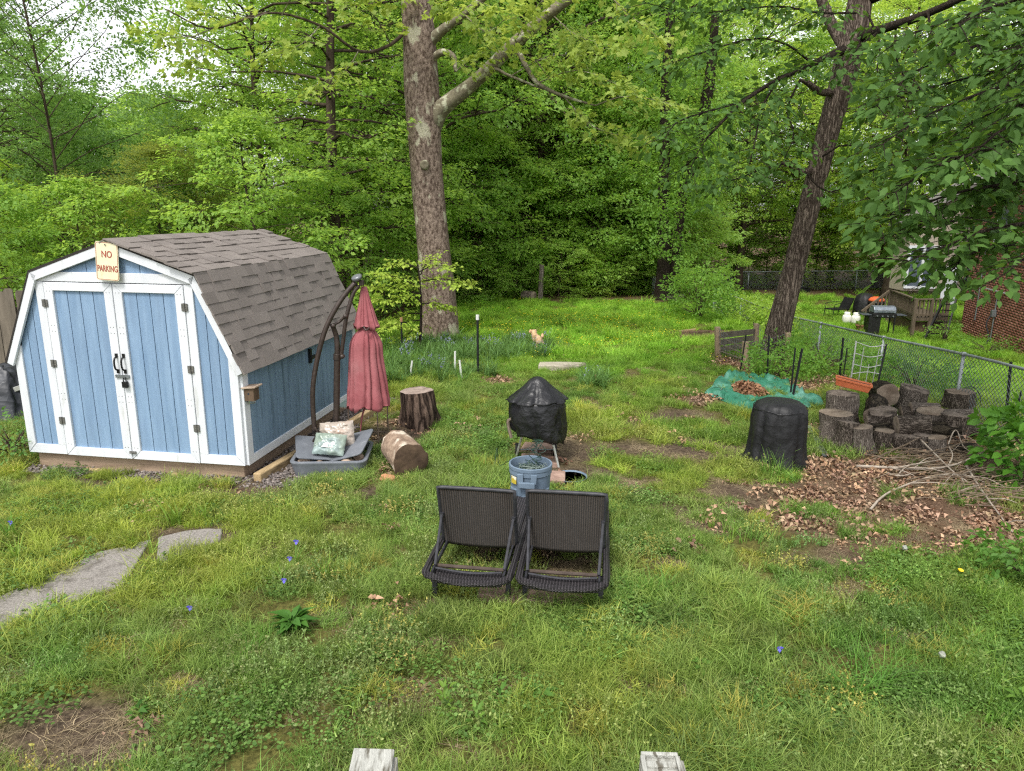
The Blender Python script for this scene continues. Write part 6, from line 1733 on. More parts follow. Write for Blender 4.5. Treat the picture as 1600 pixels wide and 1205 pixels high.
def lounger(label, px, py, yaw, back_tilt, sag):
    e = AT(px, py, 4.2); d = ray(px, py); t_ = (HCAM - .25) / -d.z; e = Vector((0, 0, HCAM)) + d * t_
    t = thing('wicker_lounger', label, 'lounger', (e.x, e.y, 0), yaw, 'pair of dark wicker sun loungers')
    Wd, ZF, HY, LN = .585, .25, .50, 1.6
    # side rails (woven), bowed rear rail
    for s in (-1, 1):
        P_ = spline([(s * (Wd / 2 - .02), .0, ZF), (s * Wd / 2, .06, ZF + .01), (s * Wd / 2, .6, ZF + .01), (s * Wd / 2, 1.2, ZF), (s * Wd / 2, LN, ZF - .02)], 20)
        m_ = MB(); m_.tube(P_, .026, 8, fn=lambda t_, th: 1 + .1 * math.sin(t_ * 150 + th * 2)); m_.build('side_rail', M_WICK2, t, smooth=True)
        m_ = MB(); m_.bar((s * (Wd / 2 - .045), .03, ZF + .0), (s * (Wd / 2 - .045), HY + .02, ZF + .005), .014, .03); m_.build('slide_rail', M_FRAME, t)
        # prop from rear frame to the backrest
        top = (s * (Wd / 2 - .03), .40, ZF + .27)
        m_ = MB(); m_.tube([(s * (Wd / 2 - .05), .1, ZF + .02), top], .011, 8); m_.lathe([(.016, -.012), (.016, .012)], 8, c=top); m_.build('prop', M_FRAME, t)
        for yy in (.16, LN - .15):
            m_ = MB(); m_.bar((s * (Wd / 2 - .03), yy, 0), (s * (Wd / 2 - .03), yy, ZF - .02), .035); m_.build('leg', M_FRAME, t, bevel=.006)
    P_ = spline([(-Wd / 2 + .01, .0, ZF), (-.15, -.03, ZF - .018), (0, -.036, ZF - .024), (.15, -.03, ZF - .018), (Wd / 2 - .01, 0, ZF)], 24)
    m_ = MB(); m_.tube(P_, .024, 8, fn=lambda t_, th: 1 + .12 * math.sin(t_ * 130 + th * 2)); m_.build('rear_rail', M_WICK2, t, smooth=True)
    m_ = panel(Wd, lambda u, v: (u * (Wd / 2 - .05), -.022 + .15 * v - .012 * (1 - u * u) * (1 - v), ZF - .03 + .015 * v - .008 * (1 - u * u))); o = m_.build('rear_panel', M_WICK2, t, smooth=True); so = o.modifiers.new('t', 'SOLIDIFY'); so.thickness = .014
    m_ = MB(); m_.tube([(-Wd / 2 + .05, .135, ZF + .0), (Wd / 2 - .05, .135, ZF + .0)], .014, 8); m_.build('crossbar', mat('dull_brown_bar', lin('#3a302a'), lin('#54483f'), scale=9, rough=.7), t)
    m_ = MB(); m_.tube(spline([(-Wd / 2 + .06, .07, ZF + .015), (0, .062, ZF - .002), (Wd / 2 - .06, .07, ZF + .015)], 10), .008, 8); m_.build('crossbar', M_FRAME, t)
    # backrest
    bl = .52; ct, st = math.cos(back_tilt), math.sin(back_tilt)
    def bf(u, v, off=0.0):
        bow = sag * (1 - u * u)
        y = HY - st * bl * v + bow * .8 + off * ct; z = ZF + .0 + ct * bl * v - bow * .25 * v - .03 * (1 - u * u) * (1 - v) + off * st
        return (u * (Wd / 2 - .018), y, z)
    bk = panel(Wd, bf, 20, 18).build('backrest', M_WICK, t, smooth=True); so = bk.modifiers.new('t', 'SOLIDIFY'); so.thickness = .02; so.offset = 0
    edge = [bf(-1, v) for v in np.linspace(0, 1, 8)] + [bf(u, 1) for u in np.linspace(-.9, .9, 12)] + [bf(1, v) for v in np.linspace(1, 0, 8)]
    m_ = MB(); m_.tube(edge, .015, 8); m_.build('back_frame', M_FRAME, bk, smooth=True)
    # seat going away from the camera
    m_ = panel(Wd, lambda u, v: (u * (Wd / 2 - .02), HY + .02 + (LN - HY - .04) * v, ZF + .02 - .02 * (1 - u * u) + .03 * math.sin(v * 3.0)), 14, 26); o = m_.build('seat', M_WICK2, t, smooth=True); so = o.modifiers.new('t', 'SOLIDIFY'); so.thickness = .02
    return t
lounger('dark wicker sun lounger beside the clover, its raised back towards us, nearer the shed', 729, 902, R(-8), R(17), .035)
lounger('dark wicker sun lounger with raised back standing nearer the log pile', 878, 911, R(-7), R(16), .03)

# ------------------------------------------------------------------ covered drum
g = G(1211, 722)
cd = thing('covered_drum', 'round drum under a loose matte black cover before the green tarp', 'cover', g)
cover(cd, [(.04, .70, 0), (.12, .70, 0), (.2, .685, 0), (.245, .655, 0), (.265, .60, 0), (.272, .5, 0), (.275, .38, 0), (.28, .25, 0), (.29, .12, -.005), (.31, .03, -.01), (.325, .0, -.015)], M_COVER2, 5.0, fold=.13, kf=9, wav=.0)
mbp = MB(); mbp.tube([(.277 * math.cos(t_ * .1309), .277 * math.sin(t_ * .1309), .62 + .01 * math.sin(t_ * .7)) for t_ in range(49)], .005, 6, cap=False); mbp.build('seam_piping', M_COVER, cd)
m_ = MB(); m_.tube(spline([(-.29, -.1, .02), (-.36, -.05, .05), (-.34, .1, .03), (-.27, .15, .02)], 10), .03, 6); m_.build('cover_hem', M_COVER2, cd, smooth=True)
m_ = MB(); m_.lathe([(.2, 0), (.22, .02), (.22, .6), (.2, .64)], 20); m_.build('drum', M_BLACKMET, cd)
# ------------------------------------------------------------------ green tarp with leaves
M_TARP = mat('green_tarp', lin('#1f5f48'), lin('#3b7a63'), scale=4, rough=.5, bump=.35, bscale=9, c3=lin('#6a9a8c'), s3=3, t3=(.55, .75), spec=.4)
crumple(M_TARP, 6, .8, .05)
TPX = [(1100, 616), (1118, 601), (1136, 588), (1168, 592), (1200, 594), (1230, 601), (1246, 613), (1266, 627), (1288, 634), (1245, 645), (1212, 644), (1185, 650), (1160, 642), (1134, 630)]
TP2 = np.array([(G(*p).x, G(*p).y) for p in TPX]); tc0 = TP2.mean(0)
tz0 = float(tz(*tc0))
tpn = thing('green_tarp', 'crumpled green tarp spread on the ground behind the black drum', 'tarp', (tc0[0], tc0[1], tz0))
vs, fs = [], []
RN, AN = 16, 84
for i in range(RN + 1):
    for k in range(AN):
        u = k / AN * len(TP2); j = int(u); f = u - j
        p = TP2[j % len(TP2)] * (1 - f) + TP2[(j + 1) % len(TP2)] * f
        q = tc0 + (p - tc0) * (i / RN) - tc0
        rr_ = i / RN
        z = .05 + .10 * rr_ * (.9 - abs(mnoise.noise(Vector((q[0] * 5, q[1] * 3.5, 9)))) * 2.4) + .015 * math.exp(-((rr_ - .84) / .13) ** 2) * (.5 + .9 * abs(mnoise.noise(Vector((q[0] * 1.7, q[1] * 1.7, 1))))) + .05 * abs(mnoise.noise(Vector((q[0] * 8, q[1] * 8, 3)))) * rr_ + .03 * mnoise.noise(Vector((q[0] * 15, q[1] * 15, 3)))*rr_
        if rr_ == 1: z = .015 + .04 * abs(mnoise.noise(Vector((q[0] * 6, q[1] * 6, 2))))
        vs.append((q[0], q[1], z))
for i in range(RN):
    for k in range(AN): fs.append((i * AN + k, i * AN + (k + 1) % AN, (i + 1) * AN + (k + 1) % AN, (i + 1) * AN + k))
m_ = MB(); m_.add(vs, fs); m_.build('sheet', M_TARP, tpn, smooth=True)
n = 600
a = rng.random(n) * 6.283; q = rng.random(n) ** .5
cpx = G(1168, 617)
Px = np.stack([cpx.x + q * np.cos(a) * .28, cpx.y + q * np.sin(a) * .42, tz(cpx.x + 0 * a, cpx.y) + .03 + .17 * (1 - q ** 2) * rng.uniform(.6, 1, n)], 1)
V_, F_, A_ = leaves(Px, rng.normal(0, 1, (n, 3)) * [1, 1, .3], np.array([0, 0, 1.]) + rng.normal(0, .6, (n, 3)), rng.uniform(.045, .08, n), (LEAF5[0] * [1, 1.1, 2.4], LEAF5[1]), rng)
me = arr_mesh('leaf_pile', V_, F_, {'lv': ('FLOAT', A_)}); me.materials.append(leaf_mat('dry_leaf', lin('#5f4232'), lin('#a17a5b'), trans=lin('#a06a40'), tfac=.1, rough=.8))
o = link(bpy.data.objects.new('leaf_pile', me)); tag(o, 'heap of dry brown leaves lying on the green tarp', 'leaves', kind='stuff')
m_ = MB(); cloth = cloth_dome(.52, .8, .14, 8.0, 18, .1, .01); o = cloth.build('leaf_mound', mat('leaf_mould', lin('#4f3626'), lin('#7a563f'), scale=30, rough=1, bump=.8), None, loc=(cpx.x, cpx.y, float(tz(cpx.x, cpx.y)) + .012)); tag(o, 'brown leaf mould under the dry leaves on the tarp', 'leaves', kind='stuff')
# ------------------------------------------------------------------ chain-link fences
M_GALV = mat('dull_galvanised_tube', lin('#7d8386'), lin('#a3a9aa'), scale=8, rough=.5, metal=.5)
M_MESH = mat('chain_link_wire', lin('#5b6163'), lin('#7d8486'), scale=30, rough=.5, metal=.5)
def chain_fence(label, top, height, posts, pitch=.075, rw_=.0022, name='chain_link_fence', rr_=.021):
    """top: polyline of rail points; posts: distances along it"""
    T_ = [Vector(p) for p in top]
    b0 = Vector((T_[0].x, T_[0].y, T_[0].z - height))
    t = thing(name, label, 'fence', b0)
    seg = [0]
    for i in range(len(T_) - 1): seg.append(seg[-1] + (T_[i + 1] - T_[i]).length)
    def at(s):
        s = max(0, min(seg[-1], s))
        for i in range(len(T_) - 1):
            if s <= seg[i + 1] + 1e-9:
                f = (s - seg[i]) / (seg[i + 1] - seg[i]); return T_[i].lerp(T_[i + 1], f) - b0
        return T_[-1] - b0
    m_ = MB(); m_.tube([at(s) for s in np.linspace(0, seg[-1], max(4, int(seg[-1] * 1.5)))], rr_, 8); m_.build('top_rail', M_GALV, t, smooth=True)
    for s in posts:
        p = at(s); m_ = MB(); m_.tube([p + Vector((0, 0, -height - .15)), p + Vector((0, 0, -.01))], rr_ * 1.2, 10); m_.tube([p + Vector((0, 0, -.03)), p + Vector((0, 0, .03))], rr_ * 1.5, 10); m_.build('post', M_GALV, t, smooth=True)
    m_ = MB()
    s = -height
    dn = Vector((0, 0, -height))
    while s < seg[-1]:
        for sg in (1, -1):
            s0, s1 = (s, s + height) if sg > 0 else (s + height, s)
            a, b_ = max(0, min(seg[-1], s0)), max(0, min(seg[-1], s1))
            if abs(a - b_) < .02: continue
            fa, fb = (a - s0) / (s1 - s0), (b_ - s0) / (s1 - s0)
            m_.bar(at(a) + dn * (1 - fa), at(b_) + dn * (1 - fb), rw_ * 2)
        s += pitch
    o = m_.build('wire_mesh', M_MESH, t); o['kind'] = 'stuff'
    return t
chain_fence('long low chain-link fence receding from the log pile past the leaning tree', [(6.7, 7.6, .74), (6.7, 8.8, .70), (6.7, 9.53, .68), (6.7, 10.55, .63), (6.7, 12.9, .47), (6.7, 15.6, .31), (6.7, 17.1, .22), (6.7, 19.4, .17), (6.7, 24.2, .14)], .98, [.1, 2.95, 5.3, 8.0, 10.8, 13.6, 16.5])
fy = 40.5
chain_fence("far chain-link fence across the end of the neighbour's lawn", [AT(1114, 424, fy), AT(1180, 425, fy), AT(1260, 424, fy), AT(1340, 423, fy), AT(1430, 422, fy), AT(1520, 421, fy)], 1.0, [.05, 2.0, 5.0, 8.0, 11.0, 14.0], .12, .004, rr_=.035)
p0, p1 = G(1016, 457), G(1030, 468)
chain_fence('short chain-link corner panel behind the forked tree', [p1 + Vector((0, 0, .8)), p0 + Vector((-.1, .9, .82))], .8, [.05, .5, .95, 1.4], .1, .003, rr_=.03)
# vines on the long fence
rv = np.random.default_rng(7)
n = 260
yy = rv.uniform(16.2, 22.5, n)
O = np.stack([6.7 + rv.normal(0, .12, n), yy, .2 - rv.random(n) ** 1.6 * .75 + .03], 1)
D = np.stack([rv.normal(0, 1, n), rv.normal(0, 1, n), rv.uniform(-.5, .5, n)], 1)
vt = thing('fence_vine', 'yellow-green vine smothering the fence between shrub and leaning tree', 'vine', (6.7, 19, -.7))
me = leaf_mesh('foliage', [sprays(O - np.array([6.7, 19, -.7]), D, 24, .42, .26, .08, rv, LEAF5, .6, .4)], M_LEAF); o = link(bpy.data.objects.new('foliage', me), vt); o.color = (1.35, 1.25, .75, 1)
m_ = MB()
for i in range(12): m_.tube(spline([(rv.normal(0, .05), -2.8 + i * .45, 0), (rv.normal(0, .1), -2.6 + i * .45, .4), (rv.normal(0, .1), -2.2 + i * .45, .85)], 8), .012, 5, cap=False)
m_.build('stems', M_BARK, vt)['kind'] = 'stuff'

# ------------------------------------------------------------------ stakes and posts
M_TPOST = mat('black_stake', lin('#141516'), lin('#26282a'), scale=20, rough=.6, spec=.3)
M_PVC = mat('white_pipe', lin('#c4c6c2'), lin('#dcdcd6'), scale=12, rough=.4)
M_POSTW = mat('weathered_stake_wood', lin('#7b6a55'), lin('#a28f76'), scale=5, stretch=(5, 5, .5), rough=.95, bump=.4)
def stake(label, base, top, r, mt, name, cat, group, tee=False, cap=None):
    g = G(*base); tp_ = AT(*top, g.y)
    t = thing(name, label, cat, g, 0, group)
    q = tp_ - g
    m_ = MB()
    if tee: m_.bar((0, 0, -.1), tuple(q), r * 2.4, r * .8); m_.bar((0, r * .8, -.1), tuple(q + Vector((0, r * .8, 0))), r * .8, r * 2)
    else: m_.tube([(0, 0, -.1), tuple(q)], r, 10)
    m_.build('shaft', mt, t)
    if cap:
        m_ = MB(); m_.tube([tuple(q + Vector((0, 0, -.07))), tuple(q + Vector((0, 0, .01)))], r * 1.5, 8); m_.build('tip', cap, t)
    return t
GT = 'black steel garden stakes'
for lab, b_, tp_, r in [('thin black stake leaning before the compost bin', (1156, 582), (1166, 523), .011), ('black stake in front of the leaning trunk foot', (1199, 596), (1202, 525), .014), ('thin black stake behind the drum, the more upright of a close pair', (1235, 622), (1243, 544), .011),
                        ('black stake behind the drum, the leaning one of a close pair', (1237, 626), (1254, 545), .015), ('tall black stake beside the metal trellis', (1312, 592), (1318, 528), .015), ('thin short black stake just behind the tall one by the trellis', (1317, 594), (1324, 544), .009),
                        ('tall black stake against the fence beyond the pile end', (1574, 644), (1580, 566), .017), ('short black stake at the picture edge beside the fence', (1588, 640), (1596, 612), .012)]:
    stake(lab, b_, tp_, r, M_TPOST, 'garden_stake', 'stake', GT, True)
stake('dark stake with rusty tip in the bluebell bed by the dogwood', (628, 556), (627, 497), .018, M_TPOST, 'garden_stake', 'stake', GT, True, mat('rusty_tip', lin('#7d5a44'), lin('#a27a5e'), scale=30, rough=.8))
stake('dark stake with white tip in the bluebell bed', (747, 590), (746, 493), .018, M_TPOST, 'garden_stake', 'stake', GT, True, M_PVC)
GPV = 'white plastic pipes in the bluebell bed'
for lab, b_, tp_ in [('short white pipe leaning behind the broad stump', (639, 592), (644, 564)), ('white pipe standing upright among the bluebells', (711, 584), (711, 549)), ('white pipe tilted towards the camera among the bluebells', (723, 598), (718, 563))]:
    stake(lab, b_, tp_, .016, M_PVC, 'plastic_pipe', 'pipe', GPV)
GC = 'wooden posts of the compost bin'
# compost bin
g = G(1170, 560)
cb = thing('compost_bin', 'old compost bin of wooden posts, grey boards and sagging wire beside the leaning tree', 'compost bin', g)
PB = {}
for nm, b_, tp_ in [('a', (1122, 556), (1121, 511)), ('b', (1164, 570), (1165, 534)), ('c', (1181, 545), (1182, 506)), ('d', (1229, 570), (1231, 520))]:
    q0 = G(*b_); q1 = AT(*tp_, q0.y); PB[nm] = (q0 - g, q1 - g)
    m_ = MB(); m_.bar(tuple(q0 - g - Vector((0, 0, .1))), tuple(q1 - g), .1, .09); m_.build('post', M_POSTW, cb, bevel=.006)
for (a, b_) in (('a', 'c'), ('a', 'b')):
    for f in (.2, .45, .7):
        p = PB[a][0].lerp(PB[a][1], f); q = PB[b_][0].lerp(PB[b_][1], f)
        m_ = MB(); m_.bar(tuple(p), tuple(q), .02, .11 if a + b_ == 'ac' else .012); m_.build('slat', M_PICKET, cb)
for (a, b_) in (('b', 'd'), ('c', 'd'), ('a', 'b')):
    m_ = MB()
    for i in range(14):
        f = i / 13
        p, q = PB[a][0].lerp(PB[b_][0], f), PB[a][1].lerp(PB[b_][1], f); s_ = Vector((0, 0, -.05 * math.sin(f * 3.14)))
        m_.bar(tuple(p), tuple(q + s_), .004)
    for j in range(7):
        f = j / 6
        m_.tube([tuple(PB[a][0].lerp(PB[a][1], f).lerp(PB[b_][0].lerp(PB[b_][1], f), u) + Vector((0, 0, -.05 * math.sin(u * 3.14) * f))) for u in np.linspace(0, 1, 6)], .0022, 3, cap=False)
    o = m_.build('wire_panel', M_MESH, cb); o['kind'] = 'stuff'
timber('short reddish timber lying at the lawn edge before the shrub', G(1078, 523), G(1108, 521), .08, .09, mt=M_BOX)
timber('thin pale timber lying behind the reddish one at the lawn edge', G(1062, 519), G(1086, 516), .06, .06)
# metal trellis
M_TRE = mat('white_grey_metal', lin('#8a8d8b'), lin('#b3b5b1'), scale=14, rough=.5, metal=.3)
g = G(1345, 600)
tr = thing('metal_trellis', 'pale metal trellis with drooping cross wires behind the planter', 'trellis', g)
L0, L1, R0, R1 = [AT(a, b_, g.y) - g for a, b_ in ((1328, 604), (1338, 533), (1371, 602), (1385, 538))]
m_ = MB(); m_.tube([tuple(L0), tuple(L1)], .013, 8); m_.build('upright', M_TRE, tr); m_ = MB(); m_.tube([tuple(R0), tuple(R1)], .016, 8); m_.build('upright', M_TPOST, tr)
for f in (.98, .74, .5, .28):
    p, q = L0.lerp(L1, f), R0.lerp(R1, f); m_ = MB(); m_.tube(spline([tuple(p), tuple((p + q) / 2 - Vector((0, 0, .05 if f > .4 else -.03))), tuple(q)], 10), .007, 6); m_.build('cross_wire', M_TRE, tr)
for f in (.28, .55, .8):
    p, q = L0.lerp(R0, f), L1.lerp(R1, f); m_ = MB(); m_.tube([tuple(p), tuple(p.lerp(q, .88 if f != .55 else .5))], .006, 6); m_.build('upright_wire', M_TRE, tr)
g = G(1515, 640)
hp = MB(); hp.tube(spline([(-.12, 0, 0), (-.15, .05, .22), (0, .08, .36), (.15, .05, .24), (.18, 0, 0)], 24), .008, 6); hp.tube(spline([(-.06, .03, 0), (-.1, .08, .2), (.02, .1, .32), (.12, .08, .2), (.14, .03, 0)], 24), .006, 6)
o = hp.build('wire_hoop', M_TPOST, None, loc=g); tag(o, 'bent dark wire hoop behind the dark end stump', 'wire')
# post and log at the lawn end
g = G(844, 471)
log('cut_post', 'tall grey cut post standing at the end of the lawn', g - Vector((0, 0, .1)), g + Vector((.03, 0, 1.16)), .085, .07, 51, M_LOGPALE, cat='post', wob=.06)
g = G(826, 471)
log('log', 'round grey log lying beside the tall cut post', g + Vector((-.16, .2, .17)), g + Vector((.16, -.05, .17)), .17, .16, 52, M_LOGBARK)
g = G(1052, 470)
log('log', 'split log leaning at the base of the forked tree', g + Vector((-.25, -.2, .08)), g + Vector((.3, -.1, .16)), .08, .07, 53, M_LOGBARK)
log('log', 'lower log lying at the base of the forked tree', g + Vector((-.35, -.4, .05)), g + Vector((.15, -.35, .06)), .06, .06, 54, M_LOGDARK)

# ------------------------------------------------------------------ neighbour's house
M_BRICK = leaf_mat('red_brick', lin('#74473a'), lin('#946556'), tfac=0, rough=.9)
M_MORTAR = mat('grey_mortar', lin('#8d7d72'), lin('#a89a90'), scale=30, rough=1)
M_SIDE = mat('cream_board_siding', lin('#94897a'), lin('#aaa091'), scale=4, stretch=(5, 5, .4), rough=.8, bump=.1, objrand=.03)
M_ROOF = mat('grey_roof', lin('#5d5a56'), lin('#7d7973'), scale=20, rough=.95, bump=.4)
M_PANE = mat('window_glass', lin('#3c4650'), lin('#59646e'), scale=3, rough=.08, spec=.8)
hA, hB = Vector((15.0, 24.0, 0)), Vector((13.2, 16.3, 0))
hd = (hB - hA).normalized(); hn = Vector((hd.y, -hd.x, 0))
if hn.x > 0: hn = -hn
hl = (hB - hA).length
house = thing('brick_house', "neighbour's red brick house half hidden by the overhanging leaves", 'house', (hA.x, hA.y, -1.35), math.atan2(hd.y, hd.x))
# local: x along the wall towards us, y = outwards side sign
ysg = 1 if (Matrix.Rotation(math.atan2(hd.y, hd.x), 3, 'Z') @ Vector((0, 1, 0))).dot(hn) > 0 else -1
HH = 5.0
m_ = MB(); m_.box((hl / 2, -ysg * 3.0, HH / 2), (hl, 5.98, HH)); m_.build('wall', M_MORTAR, house)
m_ = MB(); bv, bf_, blv = [], [], []
rbk = np.random.default_rng(2)
bw, bh, mo = .205, .06, .012
rows = int(HH / (bh + mo))
V_, F_, A_ = [], [], []
for r_i in range(rows):
    for c_i in range(int(hl / (bw + mo)) + 1):
        x0 = c_i * (bw + mo) - (.1 if r_i % 2 else 0); x1 = min(hl, x0 + bw); x0 = max(0, x0)
        if x1 - x0 < .03: continue
        z0 = r_i * (bh + mo); yy = ysg * (.0 + rbk.uniform(.004, .009))
        o_ = len(V_)
        V_ += [(x0, 0, z0), (x1, 0, z0), (x1, 0, z0 + bh), (x0, 0, z0 + bh), (x0, yy, z0), (x1, yy, z0), (x1, yy, z0 + bh), (x0, yy, z0 + bh)]
        F_ += [(o_ + 4, o_ + 5, o_ + 6, o_ + 7), (o_, o_ + 1, o_ + 5, o_ + 4), (o_ + 2, o_ + 3, o_ + 7, o_ + 6), (o_, o_ + 4, o_ + 7, o_ + 3), (o_ + 1, o_ + 2, o_ + 6, o_ + 5)]
        A_ += [rbk.random()] * 8
me = arr_mesh('brickwork', np.array(V_) + np.array([0, ysg * -.009 + ysg * .0, 0]), np.array(F_), {'lv': ('FLOAT', np.array(A_))}); me.materials.append(M_BRICK)
o = link(bpy.data.objects.new('brickwork', me), house); o['kind'] = 'stuff'
m_ = MB(); m_.prism([(-.4 * 1, HH), (3.2, HH + 2.2), (6.6, HH)], -.4, hl + .4, 'yz')
vs = [(x, -ysg * (y), z) for x, y, z in m_.v]; m_.v = vs; m_.build('roof', M_ROOF, house)
for (x, z, w, h) in ((5.2, 3.0, 1.1, 1.3), (2.2, 3.6, .9, 1.1)):
    e = bpy.data.objects.new('window', None); e.location = (x, ysg * .0, z); link(e, house)
    m_ = MB(); m_.box((0, ysg * .02, 0), (w, .03, h)); m_.build('pane', M_PANE, e)
    m_ = MB()
    for dx in (-w / 2, w / 2): m_.box((dx, ysg * .03, 0), (.07, .06, h + .07))
    for dz in (-h / 2, 0, h / 2): m_.box((0, ysg * .032, dz), (w - .07, .055, .06))
    m_.build('frame', M_WHITE, e)
for x, z0, z1 in ((1.2, .7, 3.2), (2.6, .1, 1.6)):
    m_ = MB(); m_.tube([(x, ysg * .04, z0), (x, ysg * .04, z1)], .02, 8); m_.build('conduit', M_STEEL, house)
m_ = MB(); m_.box((2.6, ysg * .07, 1.1), (.14, .12, .2)); m_.build('meter_box', M_STEEL, house, bevel=.01)
m_ = MB(); m_.tube(spline([(2.6, ysg * .12, 1.05), (2.7, ysg * .25, .8), (2.9, ysg * .2, .4), (3.1, ysg * .4, .05)], 16), .02, 8); m_.build('hose', M_TPOST, house)
m_ = MB(); m_.tube([(1.7, ysg * .05, 1.75), (3.4, ysg * .05, 1.75)], .025, 8); m_.build('pipe', M_TRE, house)
# cream siding extension beyond the brick corner
e0, e1 = AT(1412, 450, 25.2), AT(1508, 450, 25.0)
ext = thing('house_extension', 'cream board-sided extension with a white window beyond the brick corner', 'house', (e0.x, e0.y, e0.z))
wE = e1.x - e0.x; ztop0 = AT(1402, 345, 25.2).z - e0.z; ztop1 = AT(1506, 285, 25.2).z - e0.z
n_b = 12
m_ = MB(); m_.prism([(0, -.1), (wE, -.1), (wE, ztop1 - .05), (0, ztop0 - .05)], .03, 1.0); m_.build('wall', M_SIDE, ext)
for i in range(n_b):
    a, b_ = i * wE / n_b + .006, (i + 1) * wE / n_b - .006
    m_ = MB(); f = lambda x: ztop0 + (ztop1 - ztop0) * x / wE
    m_.prism([(a, -.1), (b_, -.1), (b_, f(b_) - .04), (a, f(a) - .04)], 0, .028); m_.build('siding_board', M_SIDE, ext)
m_ = MB(); m_.prism([(-.25, ztop0 - .18), (wE, ztop1), (wE, ztop1 + .09), (-.25, ztop0 - .09)], -.25, 1.1); m_.build('roof', M_ROOF, ext)
we = bpy.data.objects.new('window', None); we.location = (.52, 0, .72); link(we, ext)
for dx in (-.25, .25):
    m_ = MB(); m_.box((dx, -.015, 0), (.4, .02, 1.3)); m_.build('pane', M_PANE, we)
m_ = MB()
for dx in (-.5, 0, .5): m_.box((dx, -.03, 0), (.08, .06, 1.46))
for dz in (-.69, .69): m_.box((0, -.032, dz), (.92, .055, .08))
m_.build('frame', M_WHITE, we)
m_ = MB(); m_.box((wE - .45, -.02, .1), (.5, .04, 1.3)); m_.build('door_panel', M_WHITE, ext)
# wooden deck with railing
M_DECK = mat('weathered_deck_wood', lin('#4b4135'), lin('#6e6252'), scale=5, stretch=(3, 3, .6), rough=.9, bump=.3, objrand=.1)
c0 = G(1424, 526); zf = AT(1424, 497, c0.y).z; zr = AT(1424, 468, c0.y).z
far_ = AT(1393, 446, 26.2); rgt = AT(1478, 497, c0.y + .2)
dk = thing('wooden_deck', 'weathered wooden deck with upright balusters beside the brick house', 'deck', c0)
def Lc(p): return Vector(p) - c0
Cn = Vector((c0.x, c0.y, zf)); Fr = Vector((far_.x, far_.y, zf)); Rg = Vector((rgt.x, rgt.y, zf))
m_ = MB(); poly = [Lc(Cn), Lc(Rg), Lc(Rg + (Fr - Cn)), Lc(Fr)]
m_.prism([(p.x, p.y) for p in poly], zf - c0.z - .1, zf - c0.z, 'xy'); m_.build('deck_floor', M_DECK, dk)
for P_ in (Cn, Fr, Rg, (Cn + Rg) / 2 * 1.0):
    m_ = MB(); q = Lc(P_); m_.bar((q.x, q.y, -.1), (q.x, q.y, zr - c0.z + .03), .09); m_.build('post', M_DECK, dk)
for A_2, B_2 in ((Cn, Fr), (Cn, Rg)):
    for z in (zr, zf + .1):
        m_ = MB(); a, b_ = Lc(Vector((A_2.x, A_2.y, z))), Lc(Vector((B_2.x, B_2.y, z))); m_.bar(a, b_, .09 if z == zr else .05, .04 if z == zr else .07); m_.build('rail', M_DECK, dk)
    nb_ = int((B_2 - A_2).length / .14)
    for i in range(1, nb_):
        q = Lc(A_2.lerp(B_2, i / nb_)); m_ = MB(); m_.bar((q.x, q.y, zf - c0.z + .02), (q.x, q.y, zr - c0.z - .02), .04); m_.build('baluster', M_DECK, dk)
sr0, sr1 = Lc(Vector((Fr.x, Fr.y, zr))), Lc(Vector((Fr.x - 1.1, Fr.y - .3, zr - .75)))
m_ = MB(); m_.bar(sr0, sr1, .05, .08); m_.build('stair_rail', M_DECK, dk)
for i in range(1, 7):
    q = sr0.lerp(sr1, i / 7); m_ = MB(); m_.bar((q.x, q.y, q.z - .7), (q.x, q.y, q.z), .04); m_.build('baluster', M_DECK, dk)
m_ = MB(); q0, q1 = Lc(Cn), Lc(Rg); m_.bar((q0.x + .1, q0.y + .15, .18), (q1.x, q1.y + .15, .18), .03, .55); m_.build('skirt_board', M_BOX, dk)
m_ = MB(); q0, q1 = Lc(Cn), Lc(Fr); m_.bar((q0.x + .1, q0.y + .15, .18), (q1.x + .1, q1.y, .18), .03, .55); m_.build('skirt_board', M_BOX, dk)
# things on the neighbour's grass
g = G(1374, 527)
gg = thing('gas_grill', 'gas barbecue with rounded grey lid and side shelves before the deck', 'grill', g, R(-6))
m_ = MB(); m_.box((-.28, 0, .38), (.36, .42, .62)); m_.build('cabinet', M_BLACKMET, gg, bevel=.01)
for sx, sy in ((.32, -.2), (.32, .2), (-.1, .2)):
    m_ = MB(); m_.bar((sx, sy, 0), (sx, sy, .7), .035); m_.build('leg', M_BLACKMET, gg)
m_ = MB(); m_.box((0, 0, .73), (.72, .46, .14)); m_.build('firebox', M_BLACKMET, gg, bevel=.02)
m_ = MB(); pr = [(-.22, 0), (.22, 0), (.21, .1), (.15, .19), (0, .22), (-.15, .19), (-.21, .1)]; m_.prism(pr, -.34, .34, 'yz'); m_.build('lid', mat('grey_grill_lid', lin('#5d646c'), lin('#868e96'), scale=8, rough=.35, metal=.4), gg, loc=(0, 0, .81), bevel=.02)
m_ = MB(); m_.tube([(-.25, -.27, .9), (.25, -.27, .9)], .014, 8); m_.build('handle', M_STEEL, gg)
for sx in (-.53, .53):
    m_ = MB(); m_.box((sx, 0, .74), (.3, .4, .03)); m_.build('side_shelf', mat('dark_shelf', lin('#33373b'), lin('#4b5056'), scale=8, rough=.5), gg, bevel=.008)
m_ = MB()
for i in range(4): m_.lathe([(.022, 0), (.022, .03)], 10, c=(-.24 + i * .16, 0, 0))
m_.v = [(x, -.235 - z, .72 + y) for x, y, z in m_.v]; o = m_.build('knobs', M_STEEL, gg); o['kind'] = 'stuff'
g = G(1348, 520) + Vector((0, 1.6, 0)); g = G(1348, 497)
